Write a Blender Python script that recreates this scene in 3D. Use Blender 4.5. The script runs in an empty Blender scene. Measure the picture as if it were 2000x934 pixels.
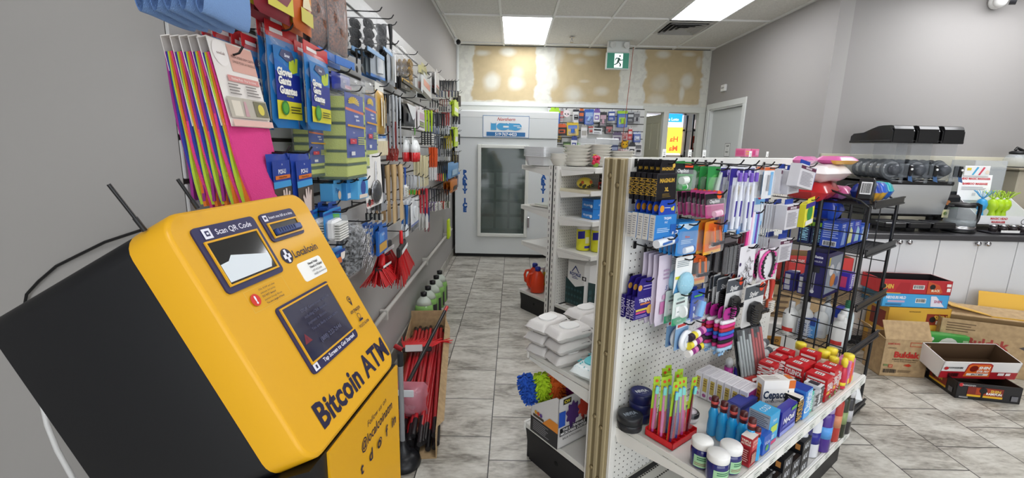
import bpy, math, random
from mathutils import Vector, Matrix, Euler
random.seed(7)
C = bpy.context.scene.collection
scene = bpy.context.scene
R = math.radians

# ------------------------------------------------------------------ camera
EYE = Vector((0.0, 0.0, 1.45))
FPX = 890.0
def cam_axes(yaw=R(.06), pitch=R(11.48), roll=R(1.28)):
    cy, sy, cp, sp, cr, sr = math.cos(yaw), math.sin(yaw), math.cos(pitch), math.sin(pitch), math.cos(roll), math.sin(roll)
    fwd = Vector((sy*cp, cy*cp, -sp)); right = Vector((cy, -sy, 0)); up = right.cross(fwd)
    return cr*right + sr*up, -sr*right + cr*up, fwd
AX, AY, AF = cam_axes()
cd = bpy.data.cameras.new('camera'); cam = bpy.data.objects.new('camera', cd); C.objects.link(cam)
cd.sensor_width = 36; cd.lens = FPX/2000*36; cd.clip_start = .02; cd.clip_end = 60
m = Matrix((AX, AY, -AF)).transposed().to_4x4(); m.translation = EYE
cam.matrix_world = m
scene.camera = cam
def ray(px, py): return AX*(px-1000) + AY*(467-py) + AF*FPX
def on_plane(px, py, p, n):
    """the world point of a surface (point p, normal n) seen at a pixel of the 2000x934 photograph"""
    r = ray(px, py); k = (Vector(p)-EYE).dot(Vector(n))/r.dot(Vector(n)); return EYE + r*k
def at_x(px, py, x): return on_plane(px, py, (x, 0, 0), (1, 0, 0))
def at_y(px, py, y): return on_plane(px, py, (0, y, 0), (0, 1, 0))
def at_z(px, py, z): return on_plane(px, py, (0, 0, z), (0, 0, 1))

# ------------------------------------------------------------------ colour management, world
vs = scene.view_settings
vs.view_transform = 'Standard'; vs.look = 'None'; vs.gamma = 1; vs.use_curve_mapping = False
vs.exposure = 0.22
PANEL_POWER = 8.6
w = bpy.data.worlds.new('world'); scene.world = w; w.use_nodes = True
w.node_tree.nodes['Background'].inputs[0].default_value = (.85, .92, 1, 1)
w.node_tree.nodes['Background'].inputs[1].default_value = .6
scene.cycles.max_bounces = 7; scene.cycles.transparent_max_bounces = 16
scene.cycles.use_denoising = True
scene.cycles.caustics_reflective = False; scene.cycles.caustics_refractive = False
scene.cycles.sample_clamp_indirect = 6

def fill_light(name, x0, x1, y, z0, z1, power, col=(.93, .96, 1)):
    ld = bpy.data.lights.new(name, 'AREA'); ld.shape = 'RECTANGLE'; ld.size = x1-x0; ld.size_y = z1-z0; ld.energy = power; ld.color = col
    o = bpy.data.objects.new(name, ld); C.objects.link(o); o.location = ((x0+x1)/2, y, (z0+z1)/2); o.rotation_euler = (R(90), 0, 0); return o
fill_light('unseen_rear_fill', -1.6, 6.2, -3.1, .12, 2.5, 120)  # added fill light out of view, brightens the shop from behind the camera

# ------------------------------------------------------------------ materials
def lin(c):
    if isinstance(c, str):
        c = c.lstrip('#'); c = tuple(int(c[i:i+2], 16) for i in (0, 2, 4))
    return tuple((x/255/12.92 if x/255 <= .04045 else ((x/255+.055)/1.055)**2.4) for x in c) + (1,)
_mats = {}
def M(col, rough=.45, metal=0.0, coat=0.0, alpha=1.0, trans=0.0, emit=0.0, ior=1.45, bump=0.0, bscale=200.0):
    k = (col, rough, metal, coat, alpha, trans, emit, ior, bump, bscale)
    if k in _mats: return _mats[k]
    mt = bpy.data.materials.new('surface_' + str(col).lstrip('#')); mt.use_nodes = True
    nt = mt.node_tree; b = nt.nodes['Principled BSDF']
    b.inputs['Base Color'].default_value = lin(col); b.inputs['Roughness'].default_value = rough
    b.inputs['Metallic'].default_value = metal; b.inputs['Coat Weight'].default_value = coat
    b.inputs['Coat Roughness'].default_value = .08
    b.inputs['Alpha'].default_value = alpha; b.inputs['Transmission Weight'].default_value = trans; b.inputs['IOR'].default_value = ior
    if emit: b.inputs['Emission Color'].default_value = lin(col); b.inputs['Emission Strength'].default_value = emit
    if bump:
        n = nt.nodes.new('ShaderNodeTexNoise'); n.inputs['Scale'].default_value = bscale; n.inputs['Detail'].default_value = 3
        tc = nt.nodes.new('ShaderNodeTexCoord'); nt.links.new(tc.outputs['Object'], n.inputs['Vector'])
        bp = nt.nodes.new('ShaderNodeBump'); bp.inputs['Strength'].default_value = bump; bp.inputs['Distance'].default_value = .004
        nt.links.new(n.outputs['Fac'], bp.inputs['Height']); nt.links.new(bp.outputs['Normal'], b.inputs['Normal'])
    _mats[k] = mt
    return mt
def FILM(a=.22): return M('#f4f6fa', .12, alpha=a)
WHITE = M('#f2f2f0', .4); BLACK = M('#101012', .4); WIRE = M('#141416', .35); CHROME = M('#c8c8cc', .2, metal=1.0)
def mottled(name, c1, c2, scale, rough=.6, bump=.1, detail=6, stretch=(1, 1, 1), lo=.35, hi=.65):
    mt = bpy.data.materials.new(name); mt.use_nodes = True; nt = mt.node_tree; b = nt.nodes['Principled BSDF']
    tc = nt.nodes.new('ShaderNodeTexCoord'); mp = nt.nodes.new('ShaderNodeMapping'); mp.inputs['Scale'].default_value = stretch
    n = nt.nodes.new('ShaderNodeTexNoise'); n.inputs['Scale'].default_value = scale; n.inputs['Detail'].default_value = detail
    r = nt.nodes.new('ShaderNodeValToRGB'); r.color_ramp.elements[0].color = lin(c1); r.color_ramp.elements[1].color = lin(c2)
    r.color_ramp.elements[0].position = lo; r.color_ramp.elements[1].position = hi
    nt.links.new(tc.outputs['Object'], mp.inputs['Vector']); nt.links.new(mp.outputs[0], n.inputs['Vector'])
    nt.links.new(n.outputs['Fac'], r.inputs[0]); nt.links.new(r.outputs[0], b.inputs['Base Color'])
    b.inputs['Roughness'].default_value = rough
    if bump:
        bp = nt.nodes.new('ShaderNodeBump'); bp.inputs['Strength'].default_value = bump; bp.inputs['Distance'].default_value = .003
        nt.links.new(n.outputs['Fac'], bp.inputs['Height']); nt.links.new(bp.outputs[0], b.inputs['Normal'])
    return mt

# ------------------------------------------------------------------ mesh building
_glyph = {}
def glyphs(s, bold=0.0, shear=0.0):
    """outline lettering as flat faces, normalised to a capital height of 1; (verts, faces, width)"""
    k = (s, bold, shear)
    if k in _glyph: return _glyph[k]
    cu = bpy.data.curves.new('t', 'FONT'); cu.body = s; cu.size = 1; cu.resolution_u = 2; cu.offset = bold; cu.shear = shear
    o = bpy.data.objects.new('t', cu); me = o.to_mesh()
    vs_ = [(v.co.x/.7, v.co.y/.7) for v in me.vertices]; fs = [tuple(p.vertices) for p in me.polygons]
    o.to_mesh_clear(); bpy.data.objects.remove(o); bpy.data.curves.remove(cu)
    if vs_:
        x0 = min(v[0] for v in vs_); x1 = max(v[0] for v in vs_); vs_ = [(v[0]-x0, v[1]) for v in vs_]
    else: x0 = x1 = 0
    _glyph[k] = (vs_, fs, x1-x0); return _glyph[k]

class MB:
    def __init__(s): s.v = []; s.f = []; s.mi = []; s.mats = []; s.sm = []; s.T = Matrix.Identity(4)
    def add(s, vs_, fs, mat, smooth=False, T=None):
        n = len(s.v); T = s.T @ T if T is not None else s.T
        s.v += [tuple(T @ Vector(p)) for p in vs_]; s.f += [tuple(i+n for i in f) for f in fs]
        if mat not in s.mats: s.mats.append(mat)
        k = s.mats.index(mat); s.mi += [k]*len(fs); s.sm += [smooth]*len(fs)
        return s
    def box(s, x0, x1, y0, y1, z0, z1, mat, bev=0.0, T=None):
        if bev <= 0:
            vs_ = [(x, y, z) for x in (x0, x1) for y in (y0, y1) for z in (z0, z1)]
            fs = [(0, 1, 3, 2), (4, 6, 7, 5), (0, 4, 5, 1), (2, 3, 7, 6), (0, 2, 6, 4), (1, 5, 7, 3)]
            return s.add(vs_, fs, mat, T=T)
        b = bev; X = (x0, x1); Y = (y0, y1); Z = (z0, z1); vs_ = []; idx = {}
        for i in (0, 1):
            for j in (0, 1):
                for k in (0, 1):
                    sx, sy, sz = (1, -1)[i], (1, -1)[j], (1, -1)[k]
                    for a, p in enumerate(((X[i], Y[j]+sy*b, Z[k]+sz*b), (X[i]+sx*b, Y[j], Z[k]+sz*b), (X[i]+sx*b, Y[j]+sy*b, Z[k]))):
                        idx[(i, j, k, a)] = len(vs_); vs_.append(p)
        g = lambda *a: idx[a]
        fs = []
        for i in (0, 1): fs.append([g(i, 0, 0, 0), g(i, 0, 1, 0), g(i, 1, 1, 0), g(i, 1, 0, 0)])
        for j in (0, 1): fs.append([g(0, j, 0, 1), g(1, j, 0, 1), g(1, j, 1, 1), g(0, j, 1, 1)])
        for k in (0, 1): fs.append([g(0, 0, k, 2), g(1, 0, k, 2), g(1, 1, k, 2), g(0, 1, k, 2)])
        for i in (0, 1):
            for j in (0, 1): fs.append([g(i, j, 0, 0), g(i, j, 1, 0), g(i, j, 1, 1), g(i, j, 0, 1)])
            for k in (0, 1): fs.append([g(i, 0, k, 0), g(i, 1, k, 0), g(i, 1, k, 2), g(i, 0, k, 2)])
        for j in (0, 1):
            for k in (0, 1): fs.append([g(0, j, k, 1), g(1, j, k, 1), g(1, j, k, 2), g(0, j, k, 2)])
        for i in (0, 1):
            for j in (0, 1):
                for k in (0, 1): fs.append([g(i, j, k, 0), g(i, j, k, 1), g(i, j, k, 2)])
        c = Vector(((x0+x1)/2, (y0+y1)/2, (z0+z1)/2)); out = []
        for f in fs:
            p = [Vector(vs_[q]) for q in f]; n = (p[1]-p[0]).cross(p[2]-p[1]); ctr = sum(p, Vector())/len(p)
            out.append(tuple(f) if n.dot(ctr-c) > 0 else tuple(reversed(f)))
        return s.add(vs_, out, mat, T=T)
    def prism(s, poly, h0, h1, mat, axis='z', smooth=False, T=None, cap=True):
        """extrude a 2-D polygon (counter-clockwise) between h0 and h1 along an axis"""
        n = len(poly)
        def P(a, b, h): return {'z': (a, b, h), 'y': (a, h, b), 'x': (h, a, b)}[axis]
        vs_ = [P(a, b, h0) for a, b in poly] + [P(a, b, h1) for a, b in poly]
        fs = [(i, (i+1) % n, n+(i+1) % n, n+i) for i in range(n)]
        s.add(vs_, fs, mat, smooth, T)
        if cap:
            vs2 = list(vs_); s.add(vs2, [tuple(range(n-1, -1, -1)), tuple(range(n, 2*n))], mat, False, T)
        return s
    def lathe(s, prof, mat, n=16, c=(0, 0, 0), axis='z', smooth=True, T=None, mats=None):
        cx, cy, cz = c; vs_ = []; k = len(prof)
        for i in range(n):
            a = 2*math.pi*i/n; ca, sa = math.cos(a), math.sin(a)
            for r_, h in prof:
                p = (r_*ca, r_*sa, h)
                if axis == 'x': p = (h, r_*ca, r_*sa)
                if axis == 'y': p = (r_*ca, h, r_*sa)
                vs_.append((p[0]+cx, p[1]+cy, p[2]+cz))
        for j in range(k-1):
            fs = [(i*k+j, ((i+1) % n)*k+j, ((i+1) % n)*k+j+1, i*k+j+1) for i in range(n)]
            if j == 0: base = len(s.v)
            mt = mats[j] if mats else mat
            if j == 0: s.add(vs_, fs, mt, smooth, T)
            else:
                if mt not in s.mats: s.mats.append(mt)
                s.f += [tuple(q+base for q in f) for f in fs]; s.mi += [s.mats.index(mt)]*len(fs); s.sm += [smooth]*len(fs)
        for j, fl in ((0, 1), (k-1, 0)):
            if prof[j][0] > 1e-5:
                f = [i*k+j for i in range(n)]
                if fl: f.reverse()
                mt = (mats[min(j, k-2)] if mats else mat)
                if mt not in s.mats: s.mats.append(mt)
                s.f.append(tuple(q+base for q in f)); s.mi.append(s.mats.index(mt)); s.sm.append(False)
        return s
    def cyl(s, p, q, r0, mat, r1=None, n=10, smooth=True, T=None, cap=True):
        p = Vector(p); q = Vector(q); r1 = r0 if r1 is None else r1; d = (q-p)
        if d.length < 1e-7: return s
        d.normalize(); a = d.orthogonal().normalized(); b = d.cross(a)
        vs_ = [];
        for c_, r_ in ((p, r0), (q, r1)):
            for i in range(n):
                t = 2*math.pi*i/n; vs_.append(c_ + (a*math.cos(t) + b*math.sin(t))*r_)
        fs = [(i, (i+1) % n, n+(i+1) % n, n+i) for i in range(n)]
        s.add(vs_, fs, mat, smooth, T)
        if cap: s.add(vs_, [tuple(range(n-1, -1, -1)), tuple(range(n, 2*n))], mat, False, T)
        return s
    def tube(s, path, r_, mat, n=6, T=None, closed=False, rs=None):
        P = [Vector(p) for p in path]; k = len(P); vs_ = []; prev = None
        for i, p in enumerate(P):
            if closed: d = P[(i+1) % k]-P[i-1]
            else: d = P[min(i+1, k-1)]-P[max(i-1, 0)]
            d.normalize()
            a = d.orthogonal().normalized() if prev is None else (prev - d*prev.dot(d))
            if a.length < 1e-6: a = d.orthogonal()
            a.normalize(); prev = a; b = d.cross(a); rr = rs[i] if rs else r_
            for j in range(n):
                t = 2*math.pi*j/n; vs_.append(p + (a*math.cos(t)+b*math.sin(t))*rr)
        e = k if closed else k-1
        fs = [(i*n+j, i*n+(j+1) % n, ((i+1) % k)*n+(j+1) % n, ((i+1) % k)*n+j) for i in range(e) for j in range(n)]
        s.add(vs_, fs, mat, True, T)
        if not closed: s.add(vs_, [tuple(range(n-1, -1, -1)), tuple((k-1)*n+j for j in range(n))], mat, False, T)
        return s
    def grid(s, fn, nu, nv, mat, smooth=True, T=None, mat2=None, sel=None, closed_u=False):
        vs_ = [fn(i/nu, j/nv) for i in range(nu if closed_u else nu+1) for j in range(nv+1)]
        q = nu if closed_u else nu+1
        fa, fb = [], []
        for i in range(nu):
            for j in range(nv):
                f = (i*(nv+1)+j, ((i+1) % q)*(nv+1)+j, ((i+1) % q)*(nv+1)+j+1, i*(nv+1)+j+1)
                (fb if sel and sel((i+.5)/nu, (j+.5)/nv) else fa).append(f)
        s.add(vs_, fa, mat, smooth, T)
        if fb: s.add(vs_, fb, mat2, smooth, T)
        return s
    def ball(s, c, r_, mat, n=10, sx=1, sy=1, sz=1, T=None):
        prof = [(max(1e-6, math.cos(-math.pi/2+math.pi*i/(n//2+1))), math.sin(-math.pi/2+math.pi*i/(n//2+1))) for i in range(n//2+2)]
        t = Matrix.Translation(c) @ Matrix.Diagonal((sx*r_, sy*r_, sz*r_, 1))
        return s.lathe(prof, mat, n, T=(T @ t if T is not None else t))
    def mesh(s, name='mesh'):
        me = bpy.data.meshes.new(name); me.from_pydata([tuple(v) for v in s.v], [], s.f)
        for mt in s.mats: me.materials.append(mt)
        me.polygons.foreach_set('material_index', s.mi); me.polygons.foreach_set('use_smooth', s.sm); me.update()
        return me
    def build(s, name, parent=None, loc=None, rot=None, **props):
        return link(name, s.mesh(name), parent, loc, rot, **props)

class Face:
    """flat print on one face of an object: u to the right, v up, lifted a little off the surface"""
    def __init__(s, mb, o, u, v, w_, h_):
        s.mb = mb; s.o = Vector(o); s.u = Vector(u).normalized(); s.v = Vector(v).normalized(); s.n = s.u.cross(s.v); s.w = w_; s.h = h_; s.k = 1
    def p(s, a, b, e=None):
        return s.o + s.u*a*s.w + s.v*b*s.h + s.n*(e if e is not None else .0004*s.k)
    def rect(s, a0, b0, a1, b1, mat): s.mb.add([s.p(a0, b0), s.p(a1, b0), s.p(a1, b1), s.p(a0, b1)], [(0, 1, 2, 3)], mat); s.k += 1; return s
    def poly(s, pts, mat): s.mb.add([s.p(a, b) for a, b in pts], [tuple(range(len(pts)))], mat); s.k += 1; return s
    def disc(s, a, b, r_, mat, n=18, ry=None):
        ry = r_*s.w/s.h if ry is None else ry
        return s.poly([(a+r_*math.cos(2*math.pi*i/n), b+ry*math.sin(2*math.pi*i/n)) for i in range(n)], mat)
    def ring(s, a, b, r_, th, mat, n=20):
        q = s.w/s.h; vs_ = [s.p(a+x*math.cos(2*math.pi*i/n), b+x*q*math.sin(2*math.pi*i/n)) for x in (r_, r_-th) for i in range(n)]
        s.mb.add(vs_, [(i, (i+1) % n, n+(i+1) % n, n+i) for i in range(n)], mat); s.k += 1; return s
    def text(s, t, a, b, hh, mat, width=None, align='c', bold=.0, shear=0.0, rot=0):
        """hh: capital height as a share of the face's height; width: widest share of the face's width"""
        vv, ff, tw = glyphs(t, bold, shear)
        if not vv: return s
        sy = hh*s.h; sx = sy; ru = s.u; rv = s.v
        if rot == 90: ru, rv = s.v, -s.u
        if rot == -90: ru, rv = -s.v, s.u
        lim = (width*(s.w if rot == 0 else s.h)) if width else 0
        if lim and tw*sx > lim: sx = lim/tw
        off = {'c': -tw*sx/2, 'l': 0, 'r': -tw*sx}[align]
        base = s.o + s.u*a*s.w + s.v*b*s.h + s.n*.0004*s.k
        s.mb.add([base + ru*(x*sx+off) + rv*((y-.5)*sy) for x, y in vv], ff, mat); s.k += 1; return s
    def lines(s, a0, b0, a1, b1, n, mat, duty=.4):
        for i in range(n):
            y = b1 - (b1-b0)*(i+.5)/n; hh = (b1-b0)/n*duty/2
            e = a0 + (a1-a0)*random.uniform(.75, 1); s.k -= 1 if i else 0
            s.rect(a0, y-hh, e, y+hh, mat)
        return s
    def bars(s, a0, b0, a1, b1, mat, n=14):
        rr = random.Random(n*31)
        x = a0
        while x < a1:
            wd = (a1-a0)/n*rr.choice((.3, .5, .8)); s.rect(x, b0, min(a1, x+wd), b1, mat); s.k -= 1; x += wd + (a1-a0)/n*rr.choice((.3, .5))
        s.k += 1; return s

# ------------------------------------------------------------------ objects
def link(name, data, parent=None, loc=None, rot=None, **props):
    o = bpy.data.objects.new(name, data); C.objects.link(o)
    if loc is not None: o.location = loc
    if rot is not None: o.rotation_euler = rot if hasattr(rot, '__len__') else (0, 0, rot)
    if parent is not None: o.parent = parent
    for k, v in props.items():
        if v is not None: o[k] = v
    return o
def thing(name, label, cat, loc=(0, 0, 0), rot=0, group=None):
    return link(name, None, None, loc, rot, label=label, category=cat, group=group)
def struct(name, mb, loc=None, rot=None, label=None, parent=None):
    return mb.build(name, parent, loc, rot, **({'kind': 'structure', 'label': label} if parent is None else {}))
def place(parts, name, label, cat, loc, rot=0, group=None, scale=None):
    """one thing out of shared part meshes: [(part name, mesh, [sub-parts])]; a lone part becomes the thing itself"""
    if len(parts) == 1 and len(parts[0]) == 2:
        o = link(name, parts[0][1], None, loc, rot, label=label, category=cat, group=group)
    else:
        o = thing(name, label, cat, loc, rot, group)
        for p in parts:
            q = link(p[0], p[1], o)
            for sub in (p[2] if len(p) > 2 else ()): link(sub[0], sub[1], q)
    if scale: o.scale = scale
    return o
ORD = ['front', 'second', 'third', 'fourth', 'fifth', 'sixth', 'seventh', 'eighth', 'ninth', 'tenth', 'eleventh', 'twelfth',
       'thirteenth', 'fourteenth', 'fifteenth', 'sixteenth', 'seventeenth', 'eighteenth', 'nineteenth', 'twentieth']
def nth(i): return (['first'] + ORD[1:])[i]
def rounded(w_, h_, r_, k=5, cx=0, cy=0):
    pts = []
    for qx, qy, a0 in ((1, 1, 0), (-1, 1, 90), (-1, -1, 180), (1, -1, 270)):
        for i in range(k+1):
            a = R(a0+90*i/k); pts.append((cx+qx*(w_/2-r_)+r_*math.cos(a), cy+qy*(h_/2-r_)+r_*math.sin(a)))
    return pts
# ================================================================== THE ROOM
CEIL = 2.75; WX = -.784; BY = 6.42; RX = 2.6; CY = 3.97; SX = -.762
grey_paint = M('#a19e9b', .62, bump=.04, bscale=900)
white_trim = M('#e3e6e4', .45)
def tile_material():
    mt = bpy.data.materials.new('porcelain_floor_tile'); mt.use_nodes = True; nt = mt.node_tree; N = nt.nodes.new; Lk = nt.links.new; b = nt.nodes['Principled BSDF']
    tc = N('ShaderNodeTexCoord'); sp = N('ShaderNodeSeparateXYZ'); cb = N('ShaderNodeCombineXYZ'); Lk(tc.outputs['Object'], sp.inputs[0])
    ax = N('ShaderNodeMath'); ax.operation = 'ADD'; ax.inputs[1].default_value = .084+.324*20; Lk(sp.outputs[0], ax.inputs[0])
    ay = N('ShaderNodeMath'); ay.operation = 'ADD'; ay.inputs[1].default_value = -2.071+.351*20; Lk(sp.outputs[1], ay.inputs[0])
    Lk(ay.outputs[0], cb.inputs[0]); Lk(ax.outputs[0], cb.inputs[1])
    def brick(c1, c2, mortar, msize):
        br = N('ShaderNodeTexBrick'); br.offset = .5; br.offset_frequency = 2; br.squash = 1
        br.inputs['Scale'].default_value = 1; br.inputs['Brick Width'].default_value = .351; br.inputs['Row Height'].default_value = .324
        br.inputs['Mortar Size'].default_value = msize; br.inputs['Mortar Smooth'].default_value = .1; br.inputs['Bias'].default_value = 0
        br.inputs['Color1'].default_value = c1; br.inputs['Color2'].default_value = c2; br.inputs['Mortar'].default_value = mortar
        Lk(cb.outputs[0], br.inputs['Vector']); return br
    br = brick((0, 0, 0, 1), (1, 1, 1, 1), (.5, .5, .5, 1), .0028)
    # every tile gets its own piece of the stone print
    off = N('ShaderNodeVectorMath'); off.operation = 'SCALE'; off.inputs['Scale'].default_value = 7; Lk(br.outputs['Color'], off.inputs[0])
    ad = N('ShaderNodeVectorMath'); ad.operation = 'ADD'; Lk(tc.outputs['Object'], ad.inputs[0]); Lk(off.outputs[0], ad.inputs[1])
    mp = N('ShaderNodeMapping'); mp.inputs['Scale'].default_value = (1.0, 2.6, 1); Lk(ad.outputs[0], mp.inputs[0])
    n1 = N('ShaderNodeTexNoise'); n1.inputs['Scale'].default_value = 3.2; n1.inputs['Detail'].default_value = 9; n1.inputs['Roughness'].default_value = .68; n1.inputs['Distortion'].default_value = .5
    Lk(mp.outputs[0], n1.inputs['Vector'])
    n2 = N('ShaderNodeTexNoise'); n2.inputs['Scale'].default_value = 26; n2.inputs['Detail'].default_value = 5; Lk(mp.outputs[0], n2.inputs['Vector'])
    mx = N('ShaderNodeMix'); mx.data_type = 'FLOAT'; mx.inputs[0].default_value = .25; Lk(n1.outputs['Fac'], mx.inputs[2]); Lk(n2.outputs['Fac'], mx.inputs[3])
    r = N('ShaderNodeValToRGB'); e = r.color_ramp.elements; e[0].position = .36; e[0].color = lin('#767168'); e[1].position = .60; e[1].color = lin('#cfccc3')
    m_ = e.new(.45); m_.color = lin('#a5a096'); m_ = e.new(.51); m_.color = lin('#bbb7ad')
    Lk(mx.outputs[0], r.inputs[0])
    mc = N('ShaderNodeMix'); mc.data_type = 'RGBA'; Lk(br.outputs['Fac'], mc.inputs[0]); Lk(r.outputs[0], mc.inputs[6]); mc.inputs[7].default_value = lin('#2f2d2b')
    Lk(mc.outputs[2], b.inputs['Base Color'])
    b.inputs['Roughness'].default_value = .34
    bp = N('ShaderNodeBump'); bp.invert = True; bp.inputs['Strength'].default_value = .5; bp.inputs['Distance'].default_value = .004
    Lk(br.outputs['Fac'], bp.inputs['Height']); Lk(bp.outputs[0], b.inputs['Normal'])
    return mt
tile = tile_material()
struct('floor', MB().box(-2.2, 7, -3, 9.2, -.06, 0, tile), label='grey stone look tile floor')
# ceiling slab of lay-in tiles with its hanging grid
ceil_tile = mottled('mineral_ceiling_tile', '#cfcdc6', '#dedcd5', 60, .9, .15)
GX = [-.74 + .2, -.157, .381, .975, 1.557, 2.08, 2.62, 3.2, 3.78, 4.36, 4.94, 5.52, 6.1]; GX[0] = -.74
GY = [6.26, 4.99, 3.72, 2.45, 1.18, -.09, -1.36, -2.63]
struct('ceiling', MB().box(-2.2, 7, -3, 9.2, CEIL+.012, CEIL+.09, ceil_tile), label='white lay-in tile ceiling')
g = MB(); gm = M('#e6e6e2', .5)
for x in GX: g.box(x-.011, x+.011, -3, BY, CEIL-.002, CEIL+.012, gm)
for y in GY: g.box(WX, 7, y-.011, y+.011, CEIL-.004, CEIL+.011, gm)
g.box(WX, WX+.024, 1.06, BY, CEIL-.004, CEIL+.011, gm); g.box(RX-.024, RX, CY, BY, CEIL-.004, CEIL+.011, gm)
struct('trim_1', g, label='white ceiling grid')
# walls
struct('wall_left', MB().box(WX-.12, WX, 1.06, BY+.1, 0, CEIL, grey_paint), label='grey painted wall behind the slat panels')
struct('wall_left_return', MB().box(-2.1, WX-.12, 1.06, 1.18, 0, CEIL, grey_paint), label='grey wall end beside the yellow machine')
struct('wall_left_front', MB().box(-2.2, -2.1, -3, 1.18, 0, CEIL, grey_paint), label='grey wall of the entrance')
rr = MB(); rr.box(-2.1, 6.6, -3, -2.9, 0, .12, grey_paint); rr.box(-2.1, 6.6, -3, -2.9, 2.5, CEIL, grey_paint); rr.box(-2.1, -1.6, -3, -2.9, 0, CEIL, grey_paint); rr.box(6.2, 6.6, -3, -2.9, 0, CEIL, grey_paint)
struct('wall_rear', rr, label='shop front wall behind the camera')
struct('wall_far_right', MB().box(6.5, 6.62, -3, CY+.1, 0, CEIL, grey_paint), label='grey wall at the end of the counter')
struct('wall_counter', MB().box(RX+.12, 6.6, CY, CY+.12, 0, CEIL, M('#959290', .6, bump=.04, bscale=900)), label='grey wall behind the counter')
rw = MB()
DY0, DY1, DZ = 5.38, 6.29, 1.985
wall_paint_r = M('#a3a09e', .6, bump=.04, bscale=900)
rw.box(RX, RX+.12, CY, DY0, 0, CEIL, wall_paint_r); rw.box(RX, RX+.12, DY1, BY, 0, CEIL, wall_paint_r); rw.box(RX, RX+.12, DY0, DY1, DZ, CEIL, wall_paint_r)
struct('wall_right', rw, label='grey wall with the white door')
# back wall: filled and taped drywall above the shop fittings, two doorways at the right
def vnoise(x, y, s=0):
    def h(i, j): return (math.sin(i*127.1+j*311.7+s*74.7)*43758.5453) % 1
    xi, yi = math.floor(x), math.floor(y); fx, fy = x-xi, y-yi; fx = fx*fx*(3-2*fx); fy = fy*fy*(3-2*fy)
    return (h(xi, yi)*(1-fx)+h(xi+1, yi)*fx)*(1-fy)+(h(xi, yi+1)*(1-fx)+h(xi+1, yi+1)*fx)*fy
def fbm(x, y, s=0): return sum(vnoise(x*2**k, y*2**k, s+k)/2**(k+1) for k in range(4))
def drywall():
    x0, x1, z0, z1 = WX, RX, 2.0, CEIL; nx, nz = 340, 76
    vs_ = [(x0+(x1-x0)*i/nx, BY-.001, z0+(z1-z0)*j/nz) for j in range(nz+1) for i in range(nx+1)]
    fs = [(j*(nx+1)+i, j*(nx+1)+i+1, (j+1)*(nx+1)+i+1, (j+1)*(nx+1)+i) for j in range(nz) for i in range(nx)]
    me = bpy.data.meshes.new('drywall'); me.from_pydata(vs_, [], fs)
    ca = me.color_attributes.new('coat', 'FLOAT_COLOR', 'POINT')
    tan = lin('#c3b18c'); put = lin('#dcdcd2'); gry = lin('#c9c8c0')
    boards = [(-.58, .30), (.50, 1.42), (1.72, 2.52)]
    blobs = [(-.31, 2.30, .15, .15, 1.), (.01, 2.28, .14, .12, 1.), (.03, 2.42, .10, .10, .5), (-.44, 2.66, .12, .05, 1), (-.10, 2.68, .13, .07, 1), (.80, 2.15, .17, .14, .9), (.85, 2.58, .12, .06, .5),
             (.52, 2.36, .10, .17, .9), (.55, 2.7, .12, .3, .7), (1.16, 2.21, .12, .08, .7), (1.0, 2.69, .14, .05, .9), (.78, 2.70, .12, .04, .8), (1.95, 2.33, .15, .14, .55), (1.93, 2.10, .17, .11, .65), (2.31, 2.36, .11, .12, .95),
             (2.25, 2.2, .045, .14, .9), (1.95, 2.69, .13, .06, .9), (2.3, 2.7, .12, .04, .8), (2.44, 2.60, .05, .10, .7), (.3, 2.02, .5, .05, .8), (.93, 2.33, .10, .03, .5)]
    out = []
    for (x, y, z) in vs_:
        wob = (fbm(x*7, z*7, 3)-.5)*.16
        t = 0
        for a, b in boards:
            d = min(x-a, b-x, (z-2.045)*1.4)+wob*(.9 if z > 2.1 else .5); t = max(t, min(1, max(0, d/.025)))
        p = 0
        for bx, bz, rx, rz, s_ in blobs:
            d = 1-math.hypot((x-bx)/rx, (z-bz)/rz)+wob*3; p = max(p, min(1, max(0, d*1.7))*s_*.85)
        n_ = fbm(x*20, z*20, 9)
        c = [tan[k]*(.93+.14*n_)*t + (put[k] if n_ > .45 else gry[k]*.5+put[k]*.5)*(1-t) for k in range(3)]
        c = [c[k]*(1-p)+put[k]*p for k in range(3)]
        out += c+[1]
    ca.data.foreach_set('color', out)
    mt = bpy.data.materials.new('taped_drywall'); mt.use_nodes = True; nt = mt.node_tree
    a = nt.nodes.new('ShaderNodeAttribute'); a.attribute_name = 'coat'; nt.links.new(a.outputs['Color'], nt.nodes['Principled BSDF'].inputs['Base Color'])
    nt.nodes['Principled BSDF'].inputs['Roughness'].default_value = .8
    me.materials.append(mt)
    return me
OP = [(1.80, 2.04), (2.09, 2.53)]; OPZ = 1.95
bw = MB(); pale = M('#d9dcd6', .6)
for a, b, z0 in ((WX-.12, OP[0][0], 0), (OP[0][0], OP[0][1], OPZ), (OP[0][1], OP[1][0], 0), (OP[1][0], OP[1][1], OPZ), (OP[1][1], RX+.12, 0)):
    bw.box(a, b, BY, BY+.12, z0, CEIL, pale)
wb = struct('wall_back', bw, label='unfinished back wall with filled drywall over the freezer')
link('drywall_surface', drywall(), wb)
t = MB()
t.box(WX, OP[0][0]-.05, BY-.014, BY-.002, 1.985, 2.03, white_trim, .003); t.box(WX, WX+.03, BY-.03, BY-.001, 1.9, CEIL, white_trim, .004)
t.box(OP[0][0]-.06, RX-.005, BY-.016, BY-.002, OPZ, OPZ+.075, M('#d2d4cc', .5), .003)
t.box(OP[0][0]-.06, OP[0][0], BY-.016, BY-.002, 0, OPZ, M('#d2d4cc', .5), .003); t.box(OP[0][1]-.01, OP[1][0]+.01, BY-.02, BY+.12, 0, OPZ+.01, M('#d9dad2', .5), .003)
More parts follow.
